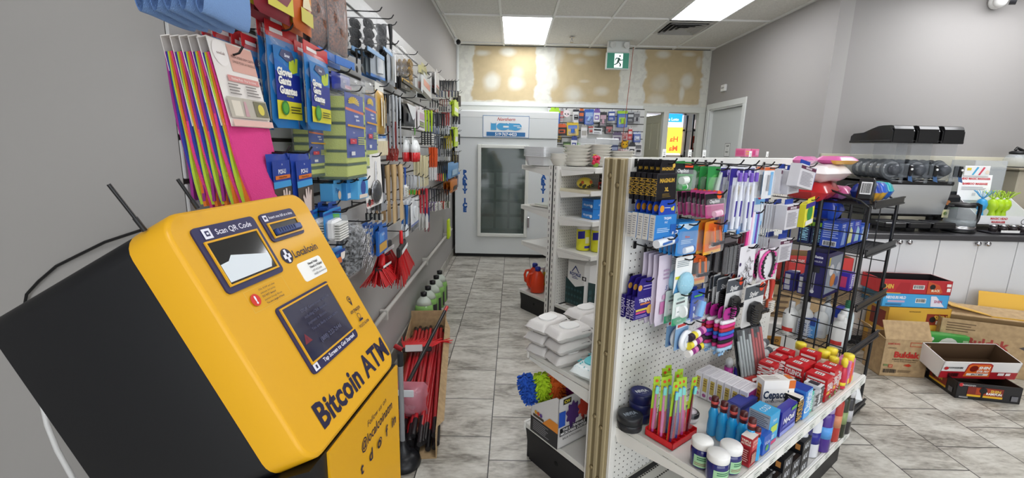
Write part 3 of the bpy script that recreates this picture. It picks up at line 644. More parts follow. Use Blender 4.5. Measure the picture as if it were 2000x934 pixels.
# ================================================================== ICE FREEZER
def freezer():
    x0, x1, y0, z1 = -.745, .55, 5.88, 1.885; W = x1-x0
    t = thing('ice_freezer', 'tall white ice freezer with a glass door against the back wall', 'freezer', (x0, y0, 0))
    body = M('#dde1e2', .4); edge = M('#e2e5e5', .4)
    mb = MB(); mb.box(0, W, .03, .5, .05, z1-.01, body, .01); mb.box(0, W, 0, .03, .05, 1.545, body, .004); mb.box(0.02, W-.02, .05, .45, 0, .05, BLACK)
    mb.build('cabinet', t)
    mb = MB(); mb.box(-.004, W+.004, -.018, .03, 1.552, 1.80, body, .006)
    mb.prism([(-.018, 1.80), (.03, 1.80), (.03, 1.885), (.0, 1.885), (-.014, 1.87)], -.004, W+.004, edge, 'x'); mb.build('header', t)
    a = at_y(943, 268, y0-.02); b = at_y(1034, 227, y0-.02)
    mb = MB(); mb.box(a.x-x0, b.x-x0, -.0215, -.018, a.z, b.z, M('#eef1f4', .35)); f = Face(mb, (a.x-x0, -.022, a.z), (1, 0, 0), (0, 0, 1), b.x-a.x, b.z-a.z)
    bl = M('#2f8fd2', .4); dk = M('#256fae', .4)
    for q in ((0, 0, 1, .02), (0, .98, 1, 1), (0, 0, .008, 1), (.992, 0, 1, 1)): f.rect(*q, dk)
    f.text('Northern', .50, .84, .15, M('#c0402c', .4), .55, shear=.4, bold=.01)
    bw_ = M('#4aa6dc', .4); wh_ = M('#eef1f4', .35); f.rect(.17, .34, .29, .68, bw_); f.disc(.44, .51, .145, bw_, 24, .18); f.rect(.44, .46, .60, .54, wh_); f.rect(.56, .36, .66, .67, bw_); f.disc(.70, .51, .14, bw_, 24, .18); f.rect(.66, .53, .80, .56, wh_); f.rect(.74, .45, .86, .485, wh_); f.rect(.18, .64, .28, .68, wh_); f.poly([(.33, .66), (.5, .65), (.52, .70), (.36, .71)], wh_); f.poly([(.58, .66), (.78, .65), (.76, .70), (.6, .71)], wh_)
    f.rect(.08, .06, .92, .25, dk); f.text('519·767·4423', .5, .155, .13, M('#f2f6fa', .4), .8, bold=.03)
    mb.build('header_sign', t)
    a = at_y(932, 461, y0); b = at_y(1034, 284, y0); dx0, dx1, dz0, dz1 = a.x-x0, b.x-x0, a.z, b.z
    mb = MB(); c = M('#e2e4df', .4); fw = .045
    for q in ((dx0, dx0+fw, dz0, dz1), (dx1-fw, dx1, dz0, dz1), (dx0+fw, dx1-fw, dz0, dz0+fw), (dx0+fw, dx1-fw, dz1-fw, dz1)): mb.box(q[0], q[1], -.035, 0, q[2], q[3], c, .006)
    dr = mb.build('door', t)
    mb = MB(); mb.box(dx0+fw, dx1-fw, -.02, -.014, dz0+fw, dz1-fw, M('#66746f', .04, coat=1, alpha=.42)); mb.build('door_glass', dr)
    mb = MB(); mb.box(dx1+.0, dx1+.025, -.06, -.03, .42, .56, CHROME, .006); mb.build('door_handle', dr)
    # dark cavity with wire shelves and bags of ice
    mb = MB(); cv = M('#2f3836', .6); mb.box(dx0+fw, dx1-fw, -.004, -.0035, dz0+fw, dz1-fw, cv)
    mb.build('inner_lining', t)
    ice = MB(); im = M('#87938f', .35)
    for j in range(5):
        zz = dz0+fw+.06+j*.19
        ice.box(dx0+fw+.01, dx1-fw-.01, -.0085, -.006, zz-.006, zz, M('#5a6664', .3))
    ice.build('wire_shelf', t)
    mb = MB()
    for j in range(4):
        for i in range(3):
            zz = dz0+fw+.066+j*.19; xx = dx0+fw+.09+i*.18; w_ = .15
            mb.grid(lambda u_, v_, xx=xx, zz=zz, w_=w_: (xx-w_/2+w_*u_, -.007-.004*math.sin(math.pi*u_)*math.sin(math.pi*v_), zz+.15*v_*(1-.2*abs(u_-.5)*math.sin(i*3+j))), 5, 5, im)
    mb.build('ice_bags', t, label='pale bags of ice behind the glass')
    for px in (908, 1061):
        mb = MB(); bx = at_y(px, 366, y0).x-x0; zt = at_y(px, 332, y0).z
        f = Face(mb, (bx-.05, -.0006, zt-.56), (1, 0, 0), (0, 0, 1), .1, .56)
        for i, ch in enumerate('PARTY ICE'):
            if ch != ' ': f.text(ch, .5, 1-(i+.5)/9.3, .095, M('#2058a4', .4), .8, bold=.09); f.k -= 1
        mb.build('door_lettering', t, label='vertical blue PARTY ICE lettering')
freezer()

# ================================================================== SHELVING
TH = R(37.5); P0 = Vector((.362, 1.569, 0)); U = Vector((math.cos(TH), math.sin(TH), 0)); NV = Vector((math.sin(TH), -math.cos(TH), 0))
P2 = Vector((.335, 3.65, 0))
def GL(a, b, z, o=P0): return o + U*a + NV*b + Vector((0, 0, z))
shelf_white = M('#dddcd6', .4); lip_white = M('#e8e7e2', .35); kick_black = M('#1b1a1c', .5); tan = M('#a89a78', .42); slotm = M('#2b2a28', .7); greyband = M('#b9b7b0', .4)
def pegboard(x0, x1, z0, z1, y, out, pitch=.0254):
    """steel back panel with its punched holes; the holes are dark discs sunk on the face"""
    mb = MB(); mb.box(x0, x1, y-.003, y+.003, z0, z1, M('#e3e2dc', .4))
    vs_, fs = [], []; nx = int((x1-x0-.02)/pitch); nz = int((z1-z0-.02)/pitch); yy = y-.0034 if out < 0 else y+.0034
    for i in range(nx):
        for j in range(nz):
            cx = x0+.02+i*pitch; cz = z0+.02+j*pitch; k = len(vs_)
            vs_ += [(cx+.0031*math.cos(R(60*q)), yy, cz+.0031*math.sin(R(60*q))) for q in range(6)]; fs.append(tuple(range(k, k+6)))
    mb.add(vs_, fs, slotm); return mb
def shelf(L, D, side, lip=.034, thick=.022, slots=True, mat=None):
    """side -1: towards local -y; top surface at z = 0, back edge at y = 0"""
    mb = MB(); s = side; y1 = s*D; a, b = sorted((0, y1)); mt = mat or shelf_white
    mb.box(.004, L-.004, a, b, -thick, 0, mt, .002)
    a, b = sorted((y1, y1+s*.012)); mb.box(.0, L, a, b, -lip, .003, lip_white, .002)
    mb.prism([(0, -thick), (s*D*.98, -thick), (s*D*.98, -lip), (s*.02, -.075)] if s > 0 else [(0, -thick), (s*.02, -.075), (s*D*.98, -lip), (s*D*.98, -thick)], .0, .004, lip_white, 'x')
    mb.prism([(0, -thick), (s*D*.98, -thick), (s*D*.98, -lip), (s*.02, -.075)] if s > 0 else [(0, -thick), (s*.02, -.075), (s*D*.98, -lip), (s*D*.98, -thick)], L-.004, L, lip_white, 'x')
    if slots:
        for yy in (.035, .06):
            for i in range(int((L-.06)/.012)): mb.add([(.03+i*.012, s*yy-.003, .0006), (.037+i*.012, s*yy-.003, .0006), (.037+i*.012, s*yy+.003, .0006), (.03+i*.012, s*yy+.003, .0006)], [(0, 1, 2, 3)], slotm)
    return mb
def gondola(name, label, origin, L, H, lefts, rights, post, deck_l=True, D=.40):
    t = thing(name, label, 'shelving', origin, TH)
    for s, bname in ((-1, 'pegboard_panel'), (1, 'pegboard_panel')):
        pegboard(.005, L-.005, .16, H-.03, s*.052, s).build(bname, t)
    MB().box(0, L, -.05, .05, H-.03, H, lip_white, .003).box(0, L, -.06, -.045, H-.03, H+.004, lip_white, .002).build('top_rail', t)
    for x in (-.022, L-.006):
        mb = MB()
        if post == 'tan' and x < 0:
            mb.box(x, x+.02, -.050, .050, .0, H, tan, .003)
            for yy in (-.034, .0, .034): mb.box(x-.008, x+.002, yy-.009, yy+.009, .0, H-.002, tan, .003)
            for yy in (-.017, .017):
                mb.box(x-.001, x, yy-.007, yy+.007, 0, H-.004, M('#7d7052', .5))
                for zz in (1.33, 1.02, .72, .42, .2): mb.lathe([(.009, 0), (.009, -.006), (.004, -.009)], M('#8c7d5c', .35, metal=.4), 10, (x, yy, zz+.03*(yy > 0)), 'x')
            mb.box(x-.001, x+.025, .05, .056, .0, H+.002, lip_white, .001); mb.box(x-.001, x+.025, -.066, -.052, .0, H+.002, lip_white, .002)
        else:
            for yy in (-.028, .028):
                mb.box(x, x+.028, yy-.022, yy+.022, 0, H, lip_white, .003)
                for k in range(int(H/.05)): mb.box(x-.0006, x, yy-.003, yy+.003, .03+k*.05, .055+k*.05, slotm)
            mb.box(x-.001, x+.01, -.004, .004, 0, H, slotm)
        mb.build('upright', t)
    for s in (1, -1):
        a, b = sorted((s*.055, s*(D+.055)))
        mb = MB(); mb.box(.004, L-.004, a, b, .15, .175, shelf_white, .002); a2, b2 = sorted((s*(D+.055), s*(D+.067))); mb.box(0, L, a2, b2, .135, .178, lip_white, .002)
        if s < 0:
            for yy in (.09, .13):
                for i in range(int((L-.06)/.014)): mb.add([(.03+i*.014, s*yy-.003, .1757), (.039+i*.014, s*yy-.003, .1757), (.039+i*.014, s*yy+.003, .1757), (.03+i*.014, s*yy+.003, .1757)], [(0, 1, 2, 3)], slotm)
            mb.box(.03, L-.03, -.085, -.065, .1755, .1765, BLACK)
        mb.build('base_deck', t)
        mb = MB(); a3, b3 = sorted((s*(D+.035), s*(D+.045))); mb.box(.01, L-.01, a3, b3, 0, .148, kick_black)
        for x in (.004, L-.014):
            pts = [(s*.05, 0), (s*(D+.02), 0), (s*(D+.05), .148), (s*.05, .148)]
            mb.prism(pts if s > 0 else pts[::-1], x, x+.01, kick_black, 'x')
            mb.lathe([(.012, -.001), (.001, -.0011)], M('#050505', .8), 12, (x, s*(D*.6), .09), 'x')
        mb.build('kick_plate', t)
    for z, d_, *r_ in lefts: o = shelf(L, d_, 1, slots=False, mat=(r_[0] if r_ else None)).build('shelf', t, (0, .056, z))
    for z, d_, *r_ in rights: o = shelf(L, d_, -1, mat=(r_[0] if r_ else None)).build('shelf', t, (0, -.056, z))
    return t
G1 = gondola('gondola_shelf', 'white double sided pegboard gondola with tan end posts, nearest the camera', P0, 1.22, 1.42, [(.54, .395)], [(.46, .425)], 'tan', D=.405)
for s_name, z, b in (('price_strip', .443, .4945), ('price_strip', .157, .474)):
    mb = MB(); mb.box(0, 1.22, -.0015, 0, -.016, .016, M('#f2f2ee', .35))
    f = Face(mb, (0, -.0017, -.016), (1, 0, 0), (0, 0, 1), 1.22, .032)
    for i in range(11): f.rect(.03+i*.09, .12, .075+i*.09, .88, M('#dfe3dc', .4)); f.rect(.035+i*.09, .55, .062+i*.09, .64, M('#7a7a7a', .5)); f.k -= 2; f.rect(.035+i*.09, .25, .055+i*.09, .38, M('#4a4a4a', .5)); f.k -= 1
    mb.build(s_name, G1, (0, -b, z))
G2 = gondola('gondola_shelf', 'white double sided gondola shelf standing behind the near one', P2, 1.22, 1.31, [(1.295, .36), (.95, .36), (.63, .34)], [(1.305, .36), (1.137, .33, M('#d6cfb4', .4)), (.915, .36), (.652, .36)], 'white', D=.36)
# small price tags standing on the near gondola's top rail
for i, px in enumerate((1296, 1346, 1374, 1464, 1497)):
    q = on_plane(px, 313, GL(0, .03, 0), NV); mb = MB(); mb.box(-.011, .011, -.0006, .0006, 0, .026, M('#f0f0ee', .4)); mb.box(-.003, .003, -.0016, .0016, -.006, .002, WIRE)
    f = Face(mb, (-.011, -.0007, 0), (1, 0, 0), (0, 0, 1), .022, .026); f.rect(.2, .5, .8, .58, M('#888888', .5)); f.rect(.3, .25, .7, .36, M('#888888', .5))
    q.z = 1.427
    mb.build('price_tag', None, q, TH, label='small white price tag upright on the near gondola, %s counting from the tan post' % nth(i), category='price tag', group='price tags on the top rail')

# ------------------------------------------------------------------ black wire rack at the far end of the near gondola
def wire_rack():
    t = thing('wire_rack', 'black wire rack with stepped shelves at the end of the near gondola', 'rack', GL(1.36, .362, 0), TH)
    LW_, DW = .45, .33  # local x along U, local y towards -NV
    def post(x, y, z1, r_=.008): MB().cyl((x, y, 0), (x, y, z1), r_, WIRE, n=8).build('post', t)
    post(0, 0, 1.21); post(0, .20, 1.29, .011); post(0, DW, 1.20); post(LW_, 0, 1.20); post(LW_, .20, 1.24); post(LW_, DW, 1.20)
    for x in (0, LW_):
        mb = MB(); mb.tube([(x, .0, 1.205), (x, .04, 1.235), (x, .20, 1.285), (x, .23, 1.28), (x, DW, 1.19)], .0055, WIRE)
        for z in [.12+.096*k for k in range(12)]: mb.cyl((x, 0, z), (x, DW, z), .0028, WIRE, n=5)
        for y in (.067, .133, .267): mb.cyl((x, y, .08), (x, y, 1.2), .0028, WIRE, n=5)
        mb.build('side_grid', t)
    for z in (.06, .475, .715, .985, 1.215):
        mb = MB()
        for k in range(24): mb.cyl((LW_*k/23, .0, z), (LW_*k/23, DW, z), .0018, WIRE, n=4)
        for y in (0, .11, .22, DW): mb.cyl((0, y, z-.003), (LW_, y, z-.003), .003, WIRE, n=5)
        o = mb.build('wire_shelf', t)
        m2 = MB(); m2.box(-.012, LW_+.012, -.022, -.014, z-.012, z+.026, M('#202022', .35), .002); m2.box(-.012, LW_+.012, -.026, -.022, z-.012, z-.004, M('#202022', .35)); m2.box(-.012, LW_+.012, -.026, -.022, z+.019, z+.026, M('#202022', .35))
        m2.build('label_strip', o)
wire_rack()
def RK(a, b, z): return GL(1.36+a, .362-b, z)

# ================================================================== COUNTER
CF = 3.27; CZ = .89
cabm = M('#dfe0e2', .38)
for i, xa in enumerate((2.559, 3.131, 3.703, 4.275)):
    t = thing('base_cabinet', ['white base cabinet under the slush machine', 'white base cabinet under the kettle', 'white base cabinet under the coffee pot', 'white base cabinet at the right end of the counter'][i], 'cabinet', (xa, CF, 0), 0, 'white base cabinets')
    MB().box(.002, .570, .02, CY-CF-.005, .09, CZ-.04, cabm).box(.002, .570, .06, CY-CF-.005, 0, .09, M('#3a3a3c', .6)).build('body', t)
    for s in (0, 1):
        a = .003+s*.285; mb = MB(); mb.box(a, a+.281, 0, .018, .095, CZ-.043, cabm, .0015); dd = mb.build('door', t)
        kx = .264 if s == 0 else .306+.03
        MB().lathe([(.006, 0), (.006, -.012), (.016, -.02), (.017, -.026), (.001, -.031)], CHROME, 16, (kx if s == 0 else .335, 0, .83), 'y').build('knob', dd)
ct = M('#3b3a3c', .35)
MB().box(2.545, 6.49, CF-.02, CY-.001, CZ-.04, CZ, mottled('laminate_worktop', '#343335', '#48474a', 300, .3, 0), .004).build('worktop', label='dark grey continuous worktop on the white cabinets', category='worktop')
MB().box(RX+.02, 6.49, CY-.018, CY-.001, CZ+.001, 1.45, M('#cbc6b2', .5), .002).build('backsplash_board', label='beige board along the wall behind the slush machine', category='backsplash')

def slush():
    t = thing('slush_machine', 'black slush machine with three clear bowls on the counter', 'slush machine', (2.735, 3.42, CZ)); bk = M('#141416', .25, coat=.4); cl = M('#b4bcc4', .05, alpha=.18); W = .56
    mb = MB(); mb.box(0, W, .06, .47, .10, .38, bk, .012); mb.box(0, W, .0, .42, .345, .375, bk, .006)
    for k in range(8): mb.box(-.001, 0, .12, .40, .14+k*.022, .148+k*.022, M('#050506', .6))
    for x in (.03, W-.05):
        for y in (.1, .42): mb.box(x, x+.03, y, y+.03, 0, .1, bk)
    mb.build('body', t)
    mb = MB(); mb.grid(lambda u_, v_: (.004+(W-.008)*u_, .055-.04*math.sin(v_*math.pi*.5), .12+.225*v_), 10, 8, M('#dcdee0', .33, metal=.8)); mb.build('steel_front', t)
    for k in range(3):
        x = .012+k*.183; w_ = .165; cx = x+w_/2
        mb = MB(); mb.box(x, x+w_, -.10, .06, .03, .075, bk, .008); mb.box(x+.01, x+w_-.01, -.095, .05, .0755, .078, M('#2c2c30', .3)); mb.box(x+.05, x+w_-.05, -.02, .08, .0, .03, bk)
        mb.build('drip_tray', t)
        mb = MB()
        # hopper: square above, round barrel below
        prof = [(cx-w_/2+.006, .66), (cx-w_/2+.006, .50), (cx-w_/2+.001, .475)]+[(cx+(w_/2)*math.cos(R(a)), .455+.082*math.sin(R(a))) for a in range(190, 351, 16)]+[(cx+w_/2-.001, .475), (cx+w_/2-.006, .50), (cx+w_/2-.006, .66)]
        n_ = len(prof); vs_ = [(p[0], y, p[1]) for y in (.02, .38) for p in prof]
        mb.add(vs_, [(i, i+1, n_+i+1, n_+i) for i in range(n_-1)], cl, False); mb.add(vs_, [tuple(range(n_)), tuple(range(2*n_-1, n_-1, -1))], cl)
        b_ = mb.build('bowl', t)
        mb = MB(); mb.cyl((cx, .03, .455), (cx, .36, .455), .058, M('#b9bdc2', .22, metal=1), n=24)
        for j in range(5): mb.lathe([(.059, -.012), (.074, 0), (.059, .012)], M('#33363a', .25), 24, (cx, .06+j*.07, .455), 'y')
        mb.build('auger', b_)
        lid = MB(); pr = [(.40, .655), (.40, .71), (.385, .722), (.28, .728), (.20, .755), (.14, .772), (.10, .775), (.02, .775), (-.004, .768), (-.016, .748), (-.018, .655)]
        lid.prism([(p[0], p[1]) for p in pr], x+.012, x+w_-.012, bk, 'x', False); lid.prism([(p[0]*.985+.003, .655+(p[1]-.655)*.84) for p in pr], x+.001, x+w_-.001, bk, 'x', False); lid.box(x-.003, x+w_+.003, -.016, .405, .648, .668, bk, .004); lid.build('lid', b_)
        tp = MB(); tp.lathe([(.04, .02), (.044, .0), (.034, -.02), (.012, -.024)], M('#5b5f66', .15, alpha=.7), 20, (cx, .0, .455), 'y'); tp.box(cx+.018, cx+.05, -.06, -.01, .40, .50, cl, .003)
        tp.box(cx+.05, cx+.074, -.07, -.012, .41, .49, bk, .005); tp.lathe([(.008, -.07), (.008, -.075)], WHITE, 12, (cx+.062, 0, .462), 'y'); tp.add([(cx+.045, -.075, .38), (cx+.08, -.075, .37), (cx+.075, -.06, .425), (cx+.05, -.06, .425)], [(0, 1, 2, 3)], M('#3c5b86', .4)); tp.cyl((cx+.03, -.03, .36), (cx+.03, -.03, .42), .012, cl)
        tp.build('dispensing_tap', t)
slush()
# coffee bag
t = thing('coffee_bag', 'black coffee bag with a round sticker beside the slush machine', 'bag', (3.50, 3.66, CZ))
mb = MB(); mb.box(-.075, .075, -.04, .05, 0, .26, M('#18181a', .35), .02); f = Face(mb, (-.075, -.0405, 0), (1, 0, 0), (0, 0, 1), .15, .26)
f.disc(.25, .76, .13, M('#b5764a', .4)); f.rect(.05, .30, .4, .55, M('#e4dfb0', .4)); f.disc(.22, .43, .1, M('#6e8a36', .5)); f.text('PREMIUM', .62, .7, .05, M('#4b8a4b'), .5); f.text('COFFEE', .62, .6, .05, M('#4b8a4b'), .5); f.lines(.1, .1, .8, .25, 3, M('#8a6a3a')); mb.build('pouch', t)
MB().box(-.07, .07, -.002, .006, .26, .285, M('#222224', .3), .002).build('folded_top', t)
# kettle
def kettle():
    t = thing('glass_kettle', 'clear glass kettle with a black handle on the worktop', 'kettle', (3.385, 3.42, CZ)); g_ = M('#c8d0d4', .04, alpha=.28)
    MB().lathe([(.098, 0), (.10, .012), (.095, .02)], BLACK, 28).build('base', t)
    MB().lathe([(.096, .02), (.097, .05)], CHROME, 28).build('steel_ring', t)
    MB().lathe([(.095, .05), (.092, .09), (.085, .14), (.074, .195)], g_, 28).lathe([(.093, .055), (.090, .09), (.001, .091)], M('#aab4b8', .05, alpha=.4), 24).build('glass_body', t)
    MB().lathe([(.076, .19), (.078, .205), (.07, .215), (.02, .222), (.001, .222)], BLACK, 28).box(-.10, -.06, -.02, .02, .188, .203, BLACK, .005).build('lid', t)
    MB().tube([(.06, 0, .208), (.11, 0, .21), (.135, 0, .20), (.14, 0, .16), (.135, 0, .09), (.12, 0, .055), (.09, 0, .04)], .013, BLACK, 8).build('handle', t)
kettle()
# counter display of scalp massagers
def massager_box():
    t = thing('display_box', 'white cardboard counter display with a red worded header', 'display', (3.56, 3.47, CZ+.05)); w_ = M('#e9e9ea', .5); rd = M('#c8323c', .5); W = .42
    mb = MB()
    mb.box(0, W, 0, .004, 0, .07, w_); mb.box(0, W, .18, .184, 0, .20, w_); mb.box(0, W, 0, .184, 0, .004, w_)
    for x in (0, W-.004): mb.prism([(0, 0), (.184, 0), (.184, .20), (0, .07)], x, x+.004, w_, 'x')
    f = Face(mb, (0, -.0005, 0), (1, 0, 0), (0, 0, 1), W, .07); f.text('MAGIC HEAD', .42, .70, .22, rd, .6, bold=.04); f.text('MASSAGER', .42, .32, .22, rd, .6, bold=.04); f.ring(.88, .4, .05, .01, M('#444444'))
    mb.build('tray', t)
    mb = MB(); mb.add([(-.02, .17, .17), (.24, .17, .17), (.26, .20, .37), (.0, .20, .37)], [(0, 1, 2, 3)], w_); mb.box(.02, .22, .19, .194, .36, .44, w_, .002)
    f = Face(mb, (-.02, .1695, .17), (1, 0, 0), (0.02, .03, .2), .26, .2); f.text('HEAD MAGIC MASSAGER', .5, .86, .08, rd, .9, bold=.04); f.text('BAMBOO MASSAGE', .5, .66, .08, rd, .8, bold=.04); f.lines(.1, .4, .95, .55, 3, M('#9a9aa0')); f.rect(.45, .18, .56, .3, M('#c9c9cc'))
    f = Face(mb, (.02, .1895, .36), (1, 0, 0), (0, 0, 1), .2, .08); f.poly([(.3, .1), (.38, .1), (.55, .85), (.47, .9)], M('#4aa6d0')); f.poly([(.55, .1), (.63, .1), (.8, .85), (.72, .9)], M('#d04a5e')); f.rect(.08, .55, .25, .8, M('#e0c94a')); f.disc(.9, .4, .08, M('#e8d8c8'))
    mb.build('header_card', t)
massager_box()
def massager(col, x, label, lean=0):
    t = thing('head_massager', label, 'massager', (x, 3.55, CZ+.056), (0, R(lean), 0), 'scalp massagers in the counter display'); t.scale = (1.2, 1.2, 1.25); m_ = M(col, .3)
    MB().lathe([(.022, 0), (.026, .03), (.016, .06), (.014, .075), (.026, .09), (.03, .115), (.022, .14), (.008, .15)], m_, 14).build('grip', t)
    mb = MB()
    for k in range(10):
        a = R(36*k); c_, s_ = math.cos(a), math.sin(a)
        mb.tube([(0, 0, .148), (.02*c_, .02*s_, .165), (.035*c_, .035*s_, .185), (.05*c_, .05*s_, .198)], .0018, m_, 4)
    mb.build('prongs', t)
massager('#3c9fd6', 3.66, 'bright blue plastic head massager standing in the counter display')
massager('#b4d62c', 3.76, 'left lime green head massager in the counter display', -6)
massager('#aace20', 3.83, 'right lime green head massager in the counter display', 6)
massager('#a8cc1c', 3.795, 'lime green head massager leaning at the back of the trio', 2)
# glass jars on a dark tray below the display
mb = MB(); mb.box(0, .42, 0, .12, 0, .012, M('#26252a', .4), .004); mb.box(.06, .20, -.002, -.001, .012, .03, WHITE)
mb.build('spice_tray', None, (3.56, 3.33, CZ+.001), label='flat dark tray of small jars in front of the counter display', category='tray')
for k in range(5):
    t = thing('small_jar', 'small clear jar with a silver lid on the dark tray, %s from the kettle' % nth(k), 'jar', (3.62+k*.075, 3.39, CZ+.014), 0, 'small jars on the counter tray')
    MB().lathe([(.022, 0), (.024, .03), (.02, .036)], M('#3a3436', .1), 12).build('glass', t); MB().lathe([(.023, .036), (.023, .048), (.001, .05)], CHROME, 12).build('lid', t)
# acrylic box, brewer with glass coffee pot, and a pink and white pack at the frame's edge
mb = MB(); ac = M('#d5dbe0', .04, alpha=.25)
mb.box(0, .26, 0, .004, 0, .30, ac); mb.box(0, .004, 0, .2, 0, .30, ac); mb.box(.256, .26, 0, .2, 0, .30, ac); mb.box(0, .26, .196, .2, 0, .30, ac); mb.box(0, .26, 0, .2, .30, .304, ac); mb.box(-.01, .27, -.01, .21, -.01, 0, ac)
mb.build('acrylic_case', None, (3.69, 3.70, 1.12), label='clear acrylic case behind the counter display', category='display case')
MB().box(0, .3, 0, .22, 0, .219, M('#b8b2a2', .5), .004).build('counter_crate', None, (3.67, 3.69, CZ+.001), label='beige riser box under the clear acrylic case', category='box')
t = thing('coffee_brewer', 'beige coffee brewer with a warming plate at the right edge', 'coffee maker', (4.06, 3.66, CZ))
MB().box(-.04, .42, .0, .28, .0, .46, M('#a59d8c', .45), .01).build('housing', t)
MB().box(-.07, .45, -.02, .29, .462, .48, M('#8c8473', .4), .004).build('top_plate', t)
MB().lathe([(.075, 0), (.075, .008)], M('#3b3a38', .4), 24, (.08, .12, .48)).build('warming_plate', t)
t = thing('coffee_pot', 'round glass coffee pot with a black lid on the brewer', 'coffee pot', (4.10, 3.78, CZ+.489))
MB().lathe([(.055, 0), (.075, .02), (.08, .05), (.065, .085), (.045, .1)], M('#c8d0d4', .03, alpha=.3), 24).build('glass_bowl', t)
MB().lathe([(.052, .098), (.055, .115), (.04, .125), (.001, .128)], BLACK, 20).build('lid', t)
MB().tube([(-.03, 0, .13), (-.02, 0, .15), (.03, 0, .13), (.07, 0, .118), (.11, 0, .125), (.12, 0, .10)], .010, BLACK, 8).build('handle', t)
mb = MB(); mb.box(0, .2, 0, .12, 0, .17, M('#e8e4e8', .45), .003); f = Face(mb, (0, -.0005, 0), (1, 0, 0), (0, 0, 1), .2, .17); f.rect(0, .55, 1, .8, M('#d89aa8')); f.rect(.1, .1, .5, .5, M('#4a6ab8')); f.rect(.55, .1, .9, .45, M('#c84a4a'))
mb.build('product_carton', None, (4.03, 3.45, CZ+.001), R(-12), label='white and pink carton standing at the right edge of the counter', category='carton')
# ================================================================== HANGING GOODS: how each kind is made
# local frame: hanging hole at the origin, front faces -y, thickness towards +y, z downwards
def col(c, rough=.35, **k): return c if not isinstance(c, (str, tuple)) else M(c, rough, **k)
def ops(f, L):
    for o in L:
        k = o[0]
        if k == 'r': f.rect(o[1], o[2], o[3], o[4], col(o[5]))
        elif k == 't': f.text(o[1], o[2], o[3], o[4], col(o[5]), *(o[6:7] or (None,)), **(o[7] if len(o) > 7 else {}))
        elif k == 'd': f.disc(o[1], o[2], o[3], col(o[4]), 14)
        elif k == 'p': f.poly(o[1], col(o[2]))
        elif k == 'l': f.lines(o[1], o[2], o[3], o[4], o[5], col(o[6]))
        elif k == 'b': f.bars(o[1], o[2], o[3], o[4], BLACK)
def front(mb, w, h, z0=0, y=0): return Face(mb, (-w/2, y-.0003, z0-h), (1, 0, 0), (0, 0, 1), w, h)
def boxpack(w, h, t, c, L, hf=.2, hc=None, HL=(), side=None, SL=()):
    """printed carton with a hang tab on top"""
    c = col(c); hc = col(hc) if hc else c; hh = h*hf; out = []
    mb = MB(); mb.box(-w/2, w/2, 0, t, -h, -hh, c, min(.0012, t*.1)); ops(front(mb, w, h-hh, -hh), L)
    f = Face(mb, (-w/2-.0003, t, -h), (0, -1, 0), (0, 0, 1), t, h-hh)
    if side: f.rect(0, 0, 1, 1, col(side))
    ops(f, SL); out.append(('carton', mb.mesh()))
    if hf > .02:
        mb = MB(); ww = w*.78; mb.prism([(ww/2, -hh), (ww/2, -hh*.3), (ww/2-hh*.25, 0.008), (-ww/2+hh*.25, .008), (-ww/2, -hh*.3), (-ww/2, -hh)], .0, .0012, hc, 'y')
        ops(front(mb, ww, hh), HL); out.append(('hang_tab', mb.mesh()))
    return out
def cardpack(w, h, c, L, items=(), t=.012, film=True, back=None):
    """flat printed card, the goods on it under a clear bubble"""
    mb = MB(); mb.prism(rounded(w, h+.006, min(w, h)*.07, 3, 0, -h/2+.003), t, t+.0011, col(c), 'y'); ops(front(mb, w, h, 0, t), L); out = [('card', mb.mesh())]
    for nm, fn in items:
        mb = MB(); fn(mb, w, h, t); out.append((nm, mb.mesh()))
    if film and items:
        mb = MB(); fz = min(h*.72, h-.01); q = rounded(w*.86, fz, w*.1, 3, 0, -h+fz/2+.006); vs_ = [(a, t, b) for a, b in q]+[(a*.93, 0, b) for a, b in q]; n_ = len(q)
        mb.add(vs_, [(i, (i+1) % n_, n_+(i+1) % n_, n_+i) for i in range(n_)]+[tuple(range(n_, 2*n_))], FILM(.16)); out.append(('blister', mb.mesh()))
    return out
def pillow(mb, w, h, t, mat, z0=0, wr=.02, seed=1, T=None, nx=7, nz=12, pin=.0):
    def fn(s):
        def g(u, v):
            e = math.sin(math.pi*u)**.5*math.sin(math.pi*min(1, max(0, v)))**.4 if 0 < u < 1 and 0 < v < 1 else 0
            wob = (vnoise(u*5, v*9, seed)-.5)*wr
            return ((u-.5)*w*(1-pin*(abs(v-.5)*2)**3)+wob*.3, t/2+s*(t/2*e)+wob*e*.4, z0-h*v)
        return g
    mb.grid(fn(-1), nx, nz, mat, T=T); mb.grid(fn(1), nx, nz, mat, T=T)
def bagpack(w, h, t, c, L=(), hc=None, HL=(), hf=.14, inner=(), fl=.2, seed=1):
    """soft plastic bag with a folded header card"""
    out = []; hh = h*hf
    mb = MB(); pillow(mb, w, h-hh, t, col(c) if c else FILM(fl), -hh, .012, seed)
    f = front(mb, w*.82, (h-hh)*.8, -hh-(h-hh)*.1, -.0015); ops(f, L); out.append(('bag', mb.mesh()))
    if hc: mb = MB(); mb.box(-w/2, w/2, t/2-.0012, t/2+.0012, -hh-.004, .008, col(hc)); ops(Face(mb, (-w/2, t/2-.0016, -hh), (1, 0, 0), (0, 0, 1), w, hh), HL); out.append(('header_card', mb.mesh()))
    for nm, fn in inner: mb = MB(); fn(mb, w, h, t); out.append((nm, mb.mesh()))
    return out
